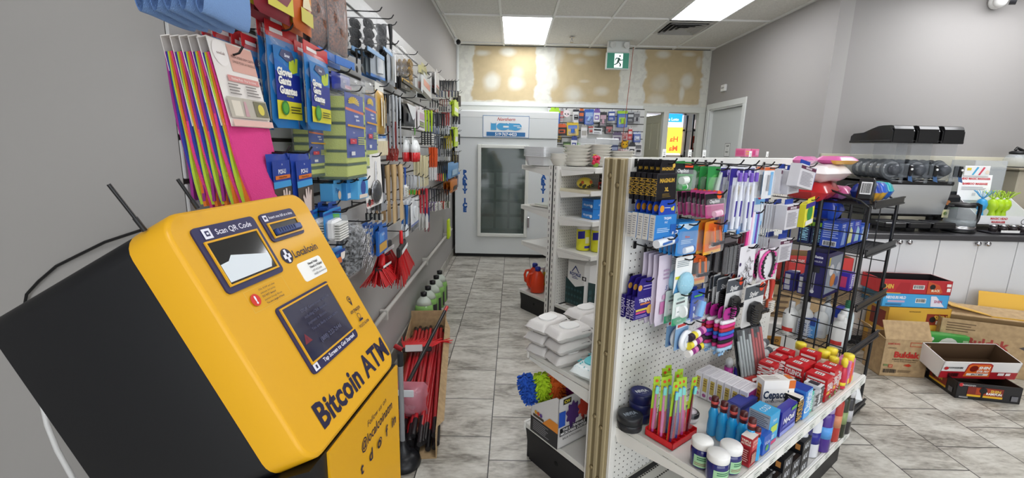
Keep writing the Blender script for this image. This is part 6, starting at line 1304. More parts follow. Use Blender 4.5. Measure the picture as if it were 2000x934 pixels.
def flossw(w, h):
    def fn(mb, w_, h_, t): mb.lathe([(w_*.42, .0), (w_*.45, -.006), (w_*.42, -.012), (.001, -.013)], M('#eef0f4', .3), 20, (w_*.08, .008, -h_*.68), 'y'); front(mb, w_, h_, 0, -.006).disc(.58, .32, .26, M('#dfe4ec')).text('oral', .58, .32, .09, M('#3a5ab0'), .4, bold=.02)
    return cardpack(w, h, '#7fa4c8', [('r', 0, .8, 1, 1, '#d8e0ea'), ('r', .1, .84, .7, .94, '#c83a3a'), ('r', .2, .05, .9, .2, '#3a6ab8')], [('floss', fn)], .014, film=False)
PG(flossw, 1326, 1352, 632, 682, .20, 'floss_pack', 'blue pack with a round white floss box', 'floss', 'round floss packs', 'lowest row', n=2, pitch=.035)
def rolls(w, h):
    out = []; mb = MB(); mb.box(-w/2, w/2, .012, .0132, -h, 0, FILM(.25)); out.append(('bag', mb.mesh()))
    mb = MB()
    for i in range(3):
        z = -h*(.40+.22*i); nx = 5
        for k in range(nx):
            x0 = -w*.5+w*k/nx; mb.cyl((x0, .004, z-h*.02+h*.02*k), (x0+w/nx*.98, .004, z-h*.02+h*.02*(k+1)), h*.10, M(['#2a1a2c', '#e8d43a', '#f0ecec', '#8a2a7a', '#d87ab0'][(k+i) % 5], .6), n=14)
    out.append(('hair_ties', mb.mesh())); return out
PG(rolls, 1348, 1376, 628, 694, .21, 'hair_tie_roll_pack', 'clear pack of three striped hair tie rolls', 'hair ties', 'striped roll packs', 'lowest row', n=1, jit=3)
def goody(w, h):
    out = []; mb = MB(); mb.prism(rounded(w*.9, h*.26, w*.2, 3, 0, -h*.1), .006, .0072, M('#b02a8a', .4), 'y'); f = front(mb, w*.9, h*.22, 0, .0055); f.text('Gosun', .5, .5, .22, M('#2a1a5a'), .7, bold=.04); out.append(('header_card', mb.mesh()))
    mb = MB(); cs = ['#e8e4ea', '#d83a8a', '#b8283c', '#2f6ac8', '#8a2aa8', '#1c1c1e', '#c83a7a', '#a8c8e0']
    for i, c in enumerate(cs):
        z = -h*.24-h*.68*i/len(cs); zz = h*.68/len(cs)
        mb.tube([(w*.46*math.cos(a/10*6.283), .012+.010*math.sin(a/10*6.283), z-zz/2) for a in range(10)], zz*.5, M(c, .7), 6, closed=True); mb.box(-w*.45, w*.45, .004, .02, z-zz, z, M(c, .7), .002)
    for k in range(16): mb.ball((random.uniform(-.5, .5)*w, random.uniform(0, .02), -h*random.uniform(.9, .99)), .006, M(random.choice(['#1c1c1e', '#a8c8e0', '#7aa0c8']), .7), 6)
    out.append(('hair_ties', mb.mesh())); return out
PG(goody, 1412, 1436, 606, 688, .24, 'hair_tie_card', 'strip of rainbow hair ties on a magenta card', 'hair ties', 'rainbow hair tie strips', 'lowest row', n=4, pitch=.026, jit=2)
def clawcard(w, h):
    def fn(mb, w_, h_, t):
        bk = M('#121214', .25)
        mb.prism([(-w_*.25, -h_*.42), (-w_*.32, -h_*.6), (-w_*.25, -h_*.86), (w_*.05, -h_*.92), (w_*.2, -h_*.8), (w_*.2, -h_*.5), (0, -h_*.38)], -.018, .004, bk, 'y')
        for i in range(8): mb.tube([(-w_*.3, -.012, -h_*(.46+.055*i)), (-w_*.42, -.028, -h_*(.48+.055*i)), (-w_*.3, -.036, -h_*(.5+.055*i))], .0028, bk, 4)
        mb.cyl((w_*.15, -.008, -h_*.66), (w_*.5, -.012, -h_*.66), .012, bk, r1=.008); mb.ball((w_*.5, -.012, -h_*.66), .011, bk, 8)
    return cardpack(w, h, '#dcdcdc', [('r', 0, .70, 1, 1, '#4a5058'), ('t', 'Styler', .45, .80, .12, '#f0f0f0', .85, {'shear': .3, 'bold': .02}), ('d', .82, .93, .12, '#e04a2c')], [('hair_claw', fn)], .008, film=False)
PG(clawcard, 1396, 1420, 538, 602, .17, 'hair_claw_card', 'white card with a black hair claw', 'hair clip', 'black hair claw cards', 'left hook', n=2, pitch=.04, jit=2)
PG(clawcard, 1420, 1452, 548, 622, .22, 'hair_claw_card', 'white card with a black hair claw', 'hair clip', 'black hair claw cards', 'middle hook', n=3, pitch=.035, jit=2)
PG(clawcard, 1458, 1492, 560, 634, .25, 'hair_claw_card', 'white card with a black hair claw', 'hair clip', 'black hair claw cards', 'right hook, lowest', n=1, jit=2)
def starcard(w, h):
    def fn(mb, w_, h_, t):
        for cx, cz in ((.1, .45), (-.1, .68), (.12, .85)):
            pts = [(cx*w_+(.26 if k % 2 == 0 else .11)*w_*math.cos(R(36*k+90)), -cz*h_+(.26 if k % 2 == 0 else .11)*w_*math.sin(R(36*k+90))) for k in range(10)]
            mb.tube([(a, .004, b) for a, b in pts], .0018, CHROME, 4, closed=True)
    return cardpack(w, h, '#e6e4ea', [('t', 'LILIFIA', .5, .9, .04, '#8a8a90', .7), ('d', .08, .6, .06, '#3a2a5a'), ('d', .08, .3, .06, '#3a2a5a')], [('star_clips', fn)], .008, film=False)
PG(starcard, 1447, 1475, 484, 558, .22, 'hair_clip_card', 'white card with silver star hair clips', 'hair clip', 'star clip cards', 'below the toothbrushes', n=2, pitch=.03)
def combs(w, h):
    def fn(mb, w_, h_, t):
        for s in (-.25, .1, .4):
            mb.box(w_*s-.006, w_*s, 0, .006, -h_*.95, -h_*.2, M('#16161a', .3))
            for i in range(14): mb.box(w_*s, w_*s+.014, .002, .004, -h_*(.25+.05*i), -h_*(.25+.05*i)+.003, M('#16161a', .3))
    return cardpack(w, h, '#2a2628', [('r', 0, .85, 1, 1, '#6a6468')], [('combs', fn)], .012)
PG(combs, 1418, 1442, 464, 536, .21, 'comb_card', 'black comb set pack', 'comb', 'black comb sets', 'below the purple toothbrush packs', n=3, pitch=.03)
PG(plain('#8c2438', [('r', .2, .2, .8, .7, '#b83a50')]), 1446, 1458, 458, 500, .15, 'comb_card', 'narrow crimson pack', 'pack', 'crimson packs', 'behind the black comb sets', n=1)
def bands(w, h):
    mb = MB(); cs = ['#d83a8a', '#e8a8cc', '#e8e4ee', '#8ab4e4', '#6a4ab0', '#a8d0f0']
    for i, c in enumerate(cs): x = -w/2+w*i/6; mb.box(x, x+w/6.4, .0, .006, -h, 0, M(c, .5), .001)
    return [('strips', mb.mesh())]
PG(bands, 1461, 1484, 415, 484, .21, 'nail_file_pack', 'bundle of pink white and blue nail files', 'nail file', 'nail file bundles', 'below the toothbrush packs', n=1)
PG(longtool('#c0c4ca', '#aeb2b8', 'rod', .08, 5), 1482, 1506, 396, 494, .22, 'knitting_needle_set', 'set of long grey metal rods', 'needles', 'grey rod sets', 'middle of the right half', n=3, pitch=.03)
PG(longtool('#c8d0da', '#9ab0d0', 'rod', .1, 4), 1498, 1514, 400, 480, .14, 'knitting_needle_set', 'pale blue metal rod set', 'needles', 'pale blue rod sets', 'behind the grey rods', n=2, pitch=.03)
def headband(w, h):
    out = []; mb = MB(); mb.box(-w/2, w/2, .008, .009, -h, 0, M('#e2dfe4', .4)); out.append(('card', mb.mesh()))
    for c, s in (('#1c1c20', .30), ('#d84a9a', .46)):
        mb = MB(); mb.tube([(w*s*math.sin(a)*1.1, .002, -h*.5+h*.44*math.cos(a)) for a in [R(-150+300*k/16) for k in range(17)]], .0045, M(c, .5), 6); 
        for k in range(17):
            a = R(-150+300*k/16); mb.ball((w*s*math.sin(a)*1.1+.004, .0, -h*.5+h*.44*math.cos(a)), .0045, M(c, .5), 6)
        out.append(('headband', mb.mesh()))
    return out
PG(headband, 1486, 1516, 488, 548, .23, 'headband_card', 'black and pink beaded headband pair', 'headband', 'headband pairs', 'right half, below the grey rods', n=2, pitch=.03)
PG(longtool('#c03a2c', '#a84a2c', 'brush', .2), 1498, 1516, 548, 606, .19, 'hair_brush', 'narrow red and brown hair brush', 'brush', 'red hair brushes', 'beside the wire rack', n=2, pitch=.03, jit=3)
def bandage(w, h):
    return boxpack(w, h, .045, '#cfcdd2', [('r', 0, .82, 1, 1, '#b8b2ba'), ('t', 'BANDAGE', .45, .90, .08, '#6a2438', .85, {'bold': .03}), ('l', .08, .45, .9, .75, 6, '#8a868e'), ('l', .08, .1, .9, .38, 5, '#9a96a0'), ('r', .08, .40, .3, .42, '#b02a3c')], .0, None, (), side='#2f6ac8', SL=[('r', 0, .7, 1, .9, '#e8e4e8'), ('t', 'BANDAGE', .5, .8, .06, '#b02a3c', .8), ('p', [(.1, .05), (.6, .1), (.9, .5), (.5, .6)], '#e4b48c')])
def bandage2(w, h):
    p = boxpack(w, h, .045, '#cfcdd2', [('r', 0, .80, 1, .94, '#5a2a44'), ('t', 'BANDAGE', .5, .87, .08, '#f0eaf0', .85, {'bold': .03}), ('l', .1, .1, .9, .7, 10, '#8e8a94')], .0)
    mb = MB(); mb.box(w/2, w/2+.001, 0, .045, -h, 0, M('#2f74d0', .4)); f = Face(mb, (w/2+.0012, 0, -h), (0, 1, 0), (0, 0, 1), .045, h); f.rect(0, .72, 1, .95, M('#ece8ec')); f.rect(.1, .78, .9, .88, M('#b02a3c')); f.poly([(.1, .05), (.7, .1), (.95, .5), (.5, .62)], M('#e4b48c')); f.lines(.1, .1, .5, .3, 3, M('#dfe8f4'))
    p.append(('picture_side', mb.mesh())); mb = MB(); mb.box(-w*.3, w*.3, .018, .022, 0, .02, M('#1f3f9c', .4)); p.append(('hang_tab', mb.mesh())); return p
for k, (l, r_, tp, bt, v, wh) in enumerate(((1524, 1542, 330, 378, .17, 'top row, left of the bandage cartons'), (1541, 1561, 332, 378, .20, 'top row, middle bandage hook'), (1566, 1590, 324, 368, .25, 'top row, tilted one by the rack'))):
    PG(bandage2, l, r_, tp, bt, v, 'bandage_box', 'grey bandage carton with blue side', 'bandages', 'bandage cartons', wh, n=1, jit=2 if k < 2 else 6)
for k, (l, r_, tp, bt, v, wh) in enumerate(((1515, 1534, 400, 446, .20, 'second row, left bandage hook'), (1536, 1558, 400, 447, .25, 'second row, front bandage hook'), (1498, 1521, 470, 500, .17, 'third row, rear one'), (1523, 1545, 468, 510, .24, 'third row, front one'))):
    PG(bandage2, l, r_, tp, bt, v, 'bandage_box', 'grey bandage carton with blue side', 'bandages', 'bandage cartons', wh, n=2 if k in (0, 3) else 1, pitch=.05, jit=1)
PG(plain('#e4dc3a', [('d', .5, .55, .3, '#2f8a3a'), ('r', 0, .8, 1, 1, '#3a2a8c'), ('r', .1, .05, .9, .25, '#e8e8e8')], t=.03), 1570, 1592, 390, 440, .24, 'corn_plaster_box', 'small yellow and purple carton with a green oval', 'box', 'yellow plaster cartons', 'beside the bandage cartons', n=1, jit=2)
# a few empty hooks
for i, (px, py, v) in enumerate(((1268, 484, .12), (1500, 325, .24), (1440, 322, .23), (1470, 323, .24), (1384, 322, .24), (1440, 600, .22), (1480, 560, .24), (1466, 484, .22))):
    q = on_plane(px, py, GL(0, v, 0), NV)
    link('display_hook', hook(round(v-.056, 2)), None, q, TH, label='empty black wire hook on the near pegboard, %s' % ['by the tan post, second row', 'top row right of the tweezers', 'top row left of the toothbrushes', 'top row above the toothbrushes', 'top row above the green razors', 'low beside the hair claws', 'low beside the headbands', 'above the star clips'][i], category='hook')
# leaning cosmetic pencil display
t = thing('cosmetic_pencil_display', 'slanted clear display of grey and red cosmetic pencils', 'display', GL(.74, .215, .4645), TH)
t.rotation_euler = (R(-16), 0, TH-R(12)); t.scale = (1.25, 1.25, 1.4)
mb = MB(); mb.box(-.07, .07, 0, .004, 0, .17, M('#202225', .3)); mb.box(-.07, .07, -.02, .004, 0, .018, M('#b83a34', .35), .002); mb.box(-.07, .07, .004, .03, 0, .02, M('#2a2c30', .4)); mb.box(-.03, .03, -.0208, -.02, .004, .012, WHITE); mb.build('tray', t)
for i in range(9):
    c = '#a4acac' if i < 5 else '#b02c2a'
    MB().cyl((-.06+.015*i, -.006, .02), (-.06+.015*i, -.006, .13+.015*(i % 3)), .005, M(c, .3), n=8).cyl((-.06+.015*i, -.006, .13+.015*(i % 3)), (-.06+.015*i, -.006, .145+.015*(i % 3)), .005, M('#2a2c30', .3), r1=.001, n=8).build('pencil', t)
MB().box(-.07, .07, -.014, -.0135, .01, .165, FILM(.05)).build('cover', t)
# ================================================================== GOODS STANDING ON SHELVES
SZ = .4645
def put(mb_parts, name, label, cat, a, b, z=SZ, rz=0.0, group=None, o=P0, s=None):
    if o == P0: a -= .010; b -= .008
    return place(mb_parts, name, label, cat, GL(a, b, z, o), TH+R(rz), group, s)
def carton_box(w, d, h, c, FL=(), LL=(), TL=(), lc=None, tc=None, fc=None):
    """closed printed carton: x 0..w (front, -y), depth to +y, height h"""
    mb = MB(); mb.box(0, w, 0, d, 0, h, col(c), .0008)
    f = Face(mb, (0, -.0003, 0), (1, 0, 0), (0, 0, 1), w, h)
    if fc: f.rect(0, 0, 1, 1, col(fc))
    ops(f, FL)
    f = Face(mb, (-.0003, d, 0), (0, -1, 0), (0, 0, 1), d, h)
    if lc: f.rect(0, 0, 1, 1, col(lc))
    ops(f, LL)
    f = Face(mb, (0, 0, h+.0003), (1, 0, 0), (0, 1, 0), w, d)
    if tc: f.rect(0, 0, 1, 1, col(tc))
    ops(f, TL)
    return [('carton', mb.mesh())]
def tin(r_, h, c, topc, txt, tcol='#e8ecf4'):
    mb = MB(); mb.lathe([(r_*.96, 0), (r_, .002), (r_, h*.45), (r_*1.02, h*.5), (r_*1.02, h-.003), (r_*.98, h), (.001, h)], col(c), 28)
    f = Face(mb, (-r_, -r_, h+.0003), (1, 0, 0), (0, 1, 0), 2*r_, 2*r_); f.disc(.5, .5, .44, col(topc), 28); f.text(txt, .5, .5, .2, col(tcol), .6, bold=.04); f.text('creme', .5, .3, .07, col(tcol), .4)
    return [('tin', mb.mesh())]
for k in range(3):
    t = tin(.041, .036, '#1c2050', '#222a70', 'NIVEA'); 
    f_ = ['topmost', 'middle', 'bottom'][2-k]
    put(t, 'cream_tin', 'dark blue cream tin with white lettering, %s of its stack' % f_, 'tin', .095, .112, SZ+.0375*k, -20, 'blue cream tins')
for k in range(2):
    put(tin(.044, .026, '#25272b', '#2f3238', 'NIVEA', '#9aa4b0'), 'cream_tin', 'charcoal grey cream tin, %s of the pair by the tan post' % ['lower', 'upper'][k], 'tin', .020, .125, SZ+.027*k, -15, 'grey cream tins')
# tooth brushes in a red tray
t = thing('brush_tray', 'red plastic tray holding the upright toothbrush packs', 'tray', GL(.02, .287, SZ), TH); rd = M('#d2232a', .3)
MB().box(0, .145, 0, .11, 0, .004, rd).box(0, .145, 0, .003, 0, .022, rd).box(0, .003, 0, .11, 0, .022, rd).box(.142, .145, 0, .11, 0, .03, rd).box(0, .145, .107, .11, 0, .03, rd).build('tray', t)
mb = MB()
for i in range(1, 5): mb.box(.145*i/5-.001, .145*i/5+.001, 0, .11, .003, .018, rd)
for i in range(1, 3): mb.box(0, .145, .11*i/3-.001, .11*i/3+.001, .003, .018, rd)
mb.build('divider', t)
hc = ['#4a2a5a', '#3a3a8a', '#c84a9a', '#7a2a3a', '#d86ab0', '#2f4a9c']
def tbpack(c):
    mb = MB(); w, h = .022, .20; gr = M('#a4c838', .35); mb.box(-w/2, w/2, .006, .0068, .0, h, gr); f = Face(mb, (-w/2, .0057, 0), (1, 0, 0), (0, 0, 1), w, h)
    f.rect(0, 0, 1, .45, M('#c8222c', .35)); f.text('Premier', .5, .24, .03, M('#e8e0e0'), .34, rot=90); f.disc(.5, .93, .22, M('#d8502c')); f.rect(.1, .8, .9, .86, M('#d8c83a'))
    m2 = MB(); m2.tube([(0, .002, .01), (0, -.001, .07), (0, .002, .12), (0, .001, .165)], .004, M(c, .3), 6, rs=[.0045, .005, .0035, .003]); m2.box(-.004, .004, -.004, .002, .145, .172, M('#2f7ac8', .6), .001); m2.box(-.005, .005, -.006, -.003, .147, .170, M('#5ad0c8', .6))
    m3 = MB(); m3.prism(rounded(w*.9, .15, .008, 3, 0, .1), -.009, -.0085, FILM(.07), 'y')
    return [('card', mb.mesh()), ('toothbrush', m2.mesh()), ('blister', m3.mesh())]
tb = [tbpack(c) for c in hc]; k = 0
for j in range(3):
    for i in range(4):
        cn = ['plum', 'indigo', 'pink', 'maroon', 'rose', 'blue'][k % 6]
        o = place(tb[k % 6], 'toothbrush_pack', '%s handled toothbrush pack, %s in the %s row of the red tray' % (cn, nth(i), ['front', 'middle', 'back'][j]), 'toothbrush', GL(.02+.0145+.034*i, .287-.019-.036*j, SZ+.006), (R(random.uniform(-3, 5)), R(random.uniform(-4, 4)), TH+R(-25+random.uniform(-14, 14))), 'toothbrush packs in the red tray', (1.05, 1, 1.13)); k += 1
# jars
t = put([('jar', MB().lathe([(.029, 0), (.031, .004), (.031, .018), (.001, .019)], M('#dcd6d6', .3), 24).mesh()), ('lid', MB().lathe([(.032, .018), (.033, .02), (.033, .031), (.030, .034), (.001, .034)], M('#1b1a1c', .3), 24).mesh()), ('lid_label', MB().lathe([(.024, .0345), (.001, .0346)], M('#c9bfc4', .4), 24).mesh())], 'cream_jar', 'small white cream jar with a black lid behind the red tray', 'jar', .245, .225)
put([('card', MB().box(-.025, .025, 0, .002, 0, .045, M('#e0d038', .4), 0).box(-.012, .02, -.001, 0, .01, .03, M('#26241c', .5)).mesh())], 'yellow_tag', 'small yellow tag behind the black lidded jar', 'tag', .27, .19, SZ, -20)
def bluejar():
    m = MB(); m.lathe([(.028, 0), (.032, .004), (.033, .05), (.030, .058), (.026, .062), (.001, .062)], M('#1b1f6a', .1, coat=.6), 28)
    f = MB(); f.grid(lambda u, v: (.0335*math.cos(-3.3+2.0*u), .0335*math.sin(-3.3+2.0*u), .008+.036*v), 10, 2, M('#a3d0a4', .4))
    for zz in (.014, .019): f.grid(lambda u, v, zz=zz: (.0337*math.cos(-3.2+1.8*u), .0337*math.sin(-3.2+1.8*u), zz+.002*v), 10, 1, M('#8a3a3a', .5))
    for zz in (.030, .036): f.grid(lambda u, v, zz=zz: (.0337*math.cos(-3.0+1.3*u), .0337*math.sin(-3.0+1.3*u), zz+.003*v), 10, 1, M('#2a6a4a', .5))
    return [('jar', m.mesh()), ('label', f.mesh()), ('lid', MB().lathe([(.031, .060), (.033, .062), (.033, .078), (.030, .082), (.001, .082)], M('#eeeeec', .3), 28).mesh())]
bj = bluejar()
for i, (a, b, ds) in enumerate(((.047, .385, 'beside the red toothbrush tray'), (.025, .450, 'nearest the shelf corner'), (.098, .452, 'beside the red and yellow carton'))): put(bj, 'ointment_jar', 'cobalt blue ointment jar with white lid, ' + ds, 'jar', a, b, SZ, 20*i, 'blue ointment jars', s=(1.0, 1.0, 1.10))
def mouthwash():
    m = MB(); m.lathe([(.013, 0), (.0155, .004), (.0155, .03), (.0135, .05), (.0155, .065), (.009, .082), (.008, .086)], M('#25aef0', .06, alpha=.85, coat=.5), 16)
    return [('bottle', m.mesh()), ('cap', MB().lathe([(.0105, .084), (.0108, .112), (.009, .114), (.001, .1145)], M('#4a1a1c', .35), 14, mats=None).mesh()), ('cap_ring', MB().lathe([(.011, .094), (.0112, .098), (.011, .102)], M('#c8504a', .4), 14).mesh())]
mw = mouthwash()
for i, (a, b) in enumerate(((.225, .322), (.222, .357), (.219, .392), (.216, .427), (.200, .462))): put(mw, 'mouthwash_bottle', 'small cyan mouthwash bottle with maroon cap, %s from the toothbrush tray' % nth(i), 'bottle', a, b, SZ, 0, 'cyan mouthwash bottles', s=(1.12, 1.12, 1.28))
# white, gold and magenta cartons side by side
cb_ = carton_box(.10, .028, .105, '#e6e3e8', [('p', [(.3, .05), (.75, .05), (.75, .95), (.1, .95)], '#8c2a6a'), ('r', .0, .0, .12, 1, '#dcd8e0'), ('d', .5, .3, .12, '#e8e0e8')], [('r', .2, .3, .8, .85, '#c9b25a'), ('d', .5, .15, .28, '#b05a9a'), ('l', .25, .5, .75, .8, 3, '#8a6a3a')], [('l', .1, .2, .9, .8, 3, '#c8c4cc')])
for i in range(7): put(cb_, 'ointment_carton', 'slim white carton with gold and magenta print, %s from the pegboard' % nth(i), 'box', .42, .135+.030*i+.028, SZ, 0, 'white and magenta cartons')
for a, b, c, ds in ((.665, .150, '#a82a8a', 'magenta'), (.692, .180, '#2a2a90', 'navy')):
    put([('bottle', MB().lathe([(.017, 0), (.018, .002), (.018, .058), (.001, .058)], M(c, .25), 20).mesh()), ('dome', MB().lathe([(.0165, .058), (.0165, .085), (.010, .098), (.001, .101)], M('#e4e8ec', .05, alpha=.35), 20).mesh()), ('nozzle', MB().lathe([(.006, .058), (.006, .082), (.001, .085)], M('#d8dcdf', .3), 10).mesh())], 'travel_spray_bottle', 'small %s spray bottle with clear dome cap' % ds, 'bottle', a, b)
BX = lambda a, b, w, d, h, c, FL, LL, TL, name, label, rz=0, z=SZ, **k: put(carton_box(w, d, h, c, FL, LL, TL, **k), name, label, 'box', a, b, z, rz)
BX(.155, .488, .045, .035, .10, '#a8242c', [('r', .1, .55, .9, .95, '#c83038'), ('t', 'TRIPLE', .5, .86, .09, '#f0e8d8', .8), ('t', 'ACTION', .5, .74, .09, '#f0e8d8', .8), ('r', .1, .1, .9, .5, '#8c1c24'), ('l', .15, .12, .85, .45, 5, '#e0c8b0')], [('t', 'TRIPLE', .5, .88, .07, '#f0e8d8', .85, {'bold': .03}), ('t', 'ACTION', .5, .78, .07, '#f0e8d8', .85, {'bold': .03}), ('r', .1, .1, .9, .65, '#8c1c24'), ('l', .15, .15, .85, .6, 6, '#d8a8a0')], [('r', .2, .2, .8, .8, '#e8e4de')], 'cough_syrup_box', 'upright dark red carton with a white top', 2, tc='#e9e6e0')
put(mw, 'mouthwash_bottle', 'cyan mouthwash bottle behind the dark red carton', 'bottle', .215, .475)
BX(.250, .486, .055, .055, .070, '#2a5ab8', [('t', 'Vicks', .5, .6, .2, '#e8eef8', .7), ('d', .5, .3, .2, '#3f9a4a')], [('r', 0, .6, 1, 1, '#2f7ad0'), ('p', [(.2, .2), (.5, .55), (.8, .2)], '#e8eef8'), ('d', .5, .35, .12, '#3f8a3a'), ('r', .05, .02, .4, .15, '#e8eef8')], [('r', .3, .3, .9, .9, '#3a6ac8')], 'medicine_box', 'short royal blue carton with a white triangle')
BX(.302, .476, .075, .070, .120, '#3aa4d8', [('r', .2, .4, .85, .62, '#bcd84a'), ('r', .1, .02, .9, .14, '#c83a6a'), ('t', 'Neo', .5, .8, .1, '#e8f4fa', .6), ('l', .1, .2, .7, .35, 3, '#e0f0f8')], [('l', .08, .05, .95, .95, 16, '#5a5d62')], [('t', 'COLD', .5, .5, .3, '#e8f4fa', .7)], 'medicine_box', 'tall grey and cyan carton with a page of fine print', 0, lc='#9fa3a8')
BX(.33, .365, .13, .055, .085, '#222a78', [('r', .1, .2, .6, .8, '#3a48a8')], [('l', .1, .1, .9, .9, 9, '#6a70a8')], [('r', .1, .1, .9, .9, '#2f3a94')], 'medicine_box', 'low navy carton behind the grey and cyan one', 0, lc='#8d90a4')
BX(.475, .375, .125, .045, .15, '#e8e5e0', [('r', 0, .78, 1, 1, '#f0eeea'), ('t', 'Cepacol', .42, .62, .20, '#1f2f4a', .8, {'bold': .03}), ('r', .8, .78, 1, 1, '#d8702c'), ('r', .1, .14, .8, .30, '#e0cc4a'), ('d', .75, .3, .12, '#e8dc6a'), ('t', 'EXTRA STRENGTH', .5, .44, .06, '#3a3a4a', .8)], [('r', .25, .15, .75, .85, '#c8902c'), ('l', .3, .2, .7, .8, 6, '#7a5418')], [('l', .05, .2, .6, .8, 3, '#b0a8a0'), ('r', .82, .2, .98, .9, '#d8702c')], 'lozenge_box', 'white cough lozenge carton with dark blue name and gold end', -32)
BX(.405, .474, .125, .030, .095, '#2a2f98', [('r', .0, .0, 1, .18, '#8a94d8'), ('t', 'NyQuil', .5, .58, .22, '#f2f2fa', .8, {'bold': .03, 'shear': .1}), ('r', .1, .3, .9, .4, '#4a54b8'), ('r', .6, .82, .95, .95, '#5aa84a')], [('r', .1, .1, .9, .9, '#20247c')], [], 'medicine_box', 'deep blue carton with white slanting name')
BX(.548, .474, .032, .05, .100, '#1d2024', [('t', 'BUCKLEY', .5, .5, .5, '#d8a83a', .8, {'rot': 90, 'bold': .02}), ('r', 0, .9, 1, 1, '#e8e4da')], [('t', 'BUCKLEY', .5, .55, .3, '#e8e4da', .75, {'rot': 90}), ('r', .1, .05, .9, .2, '#c8902c')], [('r', 0, 0, 1, 1, '#e8e4da')], 'cough_syrup_box', 'narrow black carton with gold lettering')
BX(.590, .478, .062, .075, .115, '#2f74d0', [('p', [(0, 0), (1, 0), (1, 1), (.2, 1)], '#5aa8e8'), ('t', 'Claritin', .5, .55, .5, '#eaf2fa', .75, {'rot': 90, 'bold': .02})], [('r', .1, .1, .9, .9, '#2348a8'), ('l', .2, .2, .8, .8, 6, '#8aa8e0')], [('r', 0, 0, 1, 1, '#2540a0')], 'allergy_box', 'bright blue tall carton with a dark blue top')
BX(.660, .474, .028, .06, .085, '#4ac0ac', [('t', 'Reactine', .5, .5, .5, '#e8f8f4', .7, {'rot': 90})], [('l', .1, .1, .9, .9, 7, '#b8e8dc')], [], 'allergy_box', 'narrow mint green carton')
BX(.695, .478, .035, .06, .075, '#b9babd', [('t', 'Advil', .5, .5, .5, '#2a2a30', .7, {'rot': 90, 'bold': .03})], [('l', .1, .1, .9, .9, 6, '#606268')], [('r', .1, .2, .9, .8, '#2a2c34')], 'pain_relief_box', 'small silver carton with black lettering')
BX(.738, .478, .040, .06, .085, '#dfe0e2', [('t', 'ibuprofen', .5, .5, .5, '#26262c', .75, {'rot': 90, 'bold': .03}), ('r', 0, .9, 1, 1, '#26262c')], [('r', .1, .1, .9, .6, '#9a9ca4')], [('r', .1, .2, .9, .8, '#2a2c34')], 'pain_relief_box', 'small white carton with black edge beside the red ones')
for i in range(5): BX(.60+.062*i, .385, .055, .085, .060, '#dcdcda', [('r', 0, .5, 1, 1, '#1e1f24'), ('l', .1, .1, .9, .4, 2, '#8a8a8e')], [('r', 0, .6, 1, 1, '#2a2b30'), ('b', .3, .1, .8, .5)], [('r', 0, 0, 1, .22, '#1e1f24'), ('l', .1, .4, .9, .9, 4, '#9a9a9e')], 'tablet_box', 'low white and black carton, %s from the cough lozenges' % nth(i))
def tyl(vert=False): 
    return ([('r', 0, 0, 1, .2, '#8c1418'), ('t', 'TYLENOL', .5, .62, .3, '#f4f0ee', .88, {'bold': .04}), ('r', .1, .3, .6, .42, '#e0b43a'), ('r', .65, .05, .95, .18, '#58a84a')],
            [('t', 'TYLENOL', .5, .68, .17, '#f4f0ee', .88, {'bold': .04}), ('r', .1, .82, .9, .9, '#e8e0dc'), ('r', .1, .42, .6, .5, '#e0b43a'), ('r', .1, .05, .5, .2, '#78b85a'), ('l', .1, .22, .9, .38, 2, '#f0c8c4')] if not vert else
            [('t', 'TYLENOL', .5, .5, .6, '#f4f0ee', .85, {'rot': 90, 'bold': .04})],
            [('r', .3, .3, .75, .7, '#e8dcd8'), ('l', .35, .35, .7, .65, 3, '#3a1a1a')])
reds = [(.80, .480, .060, .080, .100, 0, 'front one at the price strip'), (.87, .480, .04, .075, .115, 1, 'tall slim one right of the front one'), (.80, .392, .060, .075, .115, 0, 'second row, square one'), (.87, .392, .06, .075, .105, 0, 'second row beside the square one'), (.74, .300, .055, .06, .100, 1, 'left end of the third row'), (.80, .310, .055, .06, .120, 1, 'middle of the third row'),
        (.87, .310, .055, .06, .125, 1, 'right end of the third row'), (.940, .390, .05, .07, .13, 0, 'tallest one by the yellow caps'), (.925, .478, .045, .06, .11, 1, 'last one at the price strip')]
for a, b, w_, d_, h_, vt, ds in reds:
    F_, L_, T_ = tyl(vt); BX(a, b, w_, d_, h_, '#c41f26', F_, L_, T_, 'pain_relief_box', 'red pain relief carton, ' + ds, random.uniform(-2, 2))
ytop = M('#ecd83c', .3)
for i, (a, b, h_) in enumerate(((1.035, .29, .128), (1.03, .335, .115), (1.03, .385, .128), (1.015, .43, .118), (1.08, .40, .13), (1.08, .465, .128))):
    r_ = (.024, .017, .026, .020, .024, .022)[i]
    put([('bottle', MB().lathe([(r_*.95, 0), (r_, .004), (r_, h_-.04), (r_*.8, h_-.028), (.001, h_-.028)], M(('#e8e2d8', '#e0483a', '#f0e8d0', '#d83a3a', '#e8d8c0', '#e05a3a')[i], .3), 20).mesh()), ('cap', MB().lathe([(r_*.9, h_-.03), (r_*.94, h_-.005), (r_*.85, h_), (.001, h_)], ytop, 20).mesh())], 'vitamin_bottle', 'round bottle with yellow cap, ' + ['left end of the back row', 'small one next to the left end', 'widest cap in the middle', 'small one behind the tallest red carton', 'big one beside the pink carton', 'front one beside the pink carton'][i], 'bottle', a, b)
mb = MB(); mb.lathe([(.014, 0), (.016, .004), (.016, .06), (.012, .09), (.008, .10)], M('#c83048', .3), 16); mb.lathe([(.0162, .015), (.0162, .03)], ytop, 16); put([('bottle', mb.mesh()), ('cap', MB().lathe([(.011, .098), (.013, .12), (.009, .135), (.001, .137)], ytop, 14).mesh())], 'childrens_syrup_bottle', 'slim red bottle with a pointed yellow cap at the price strip', 'bottle', .995, .475)
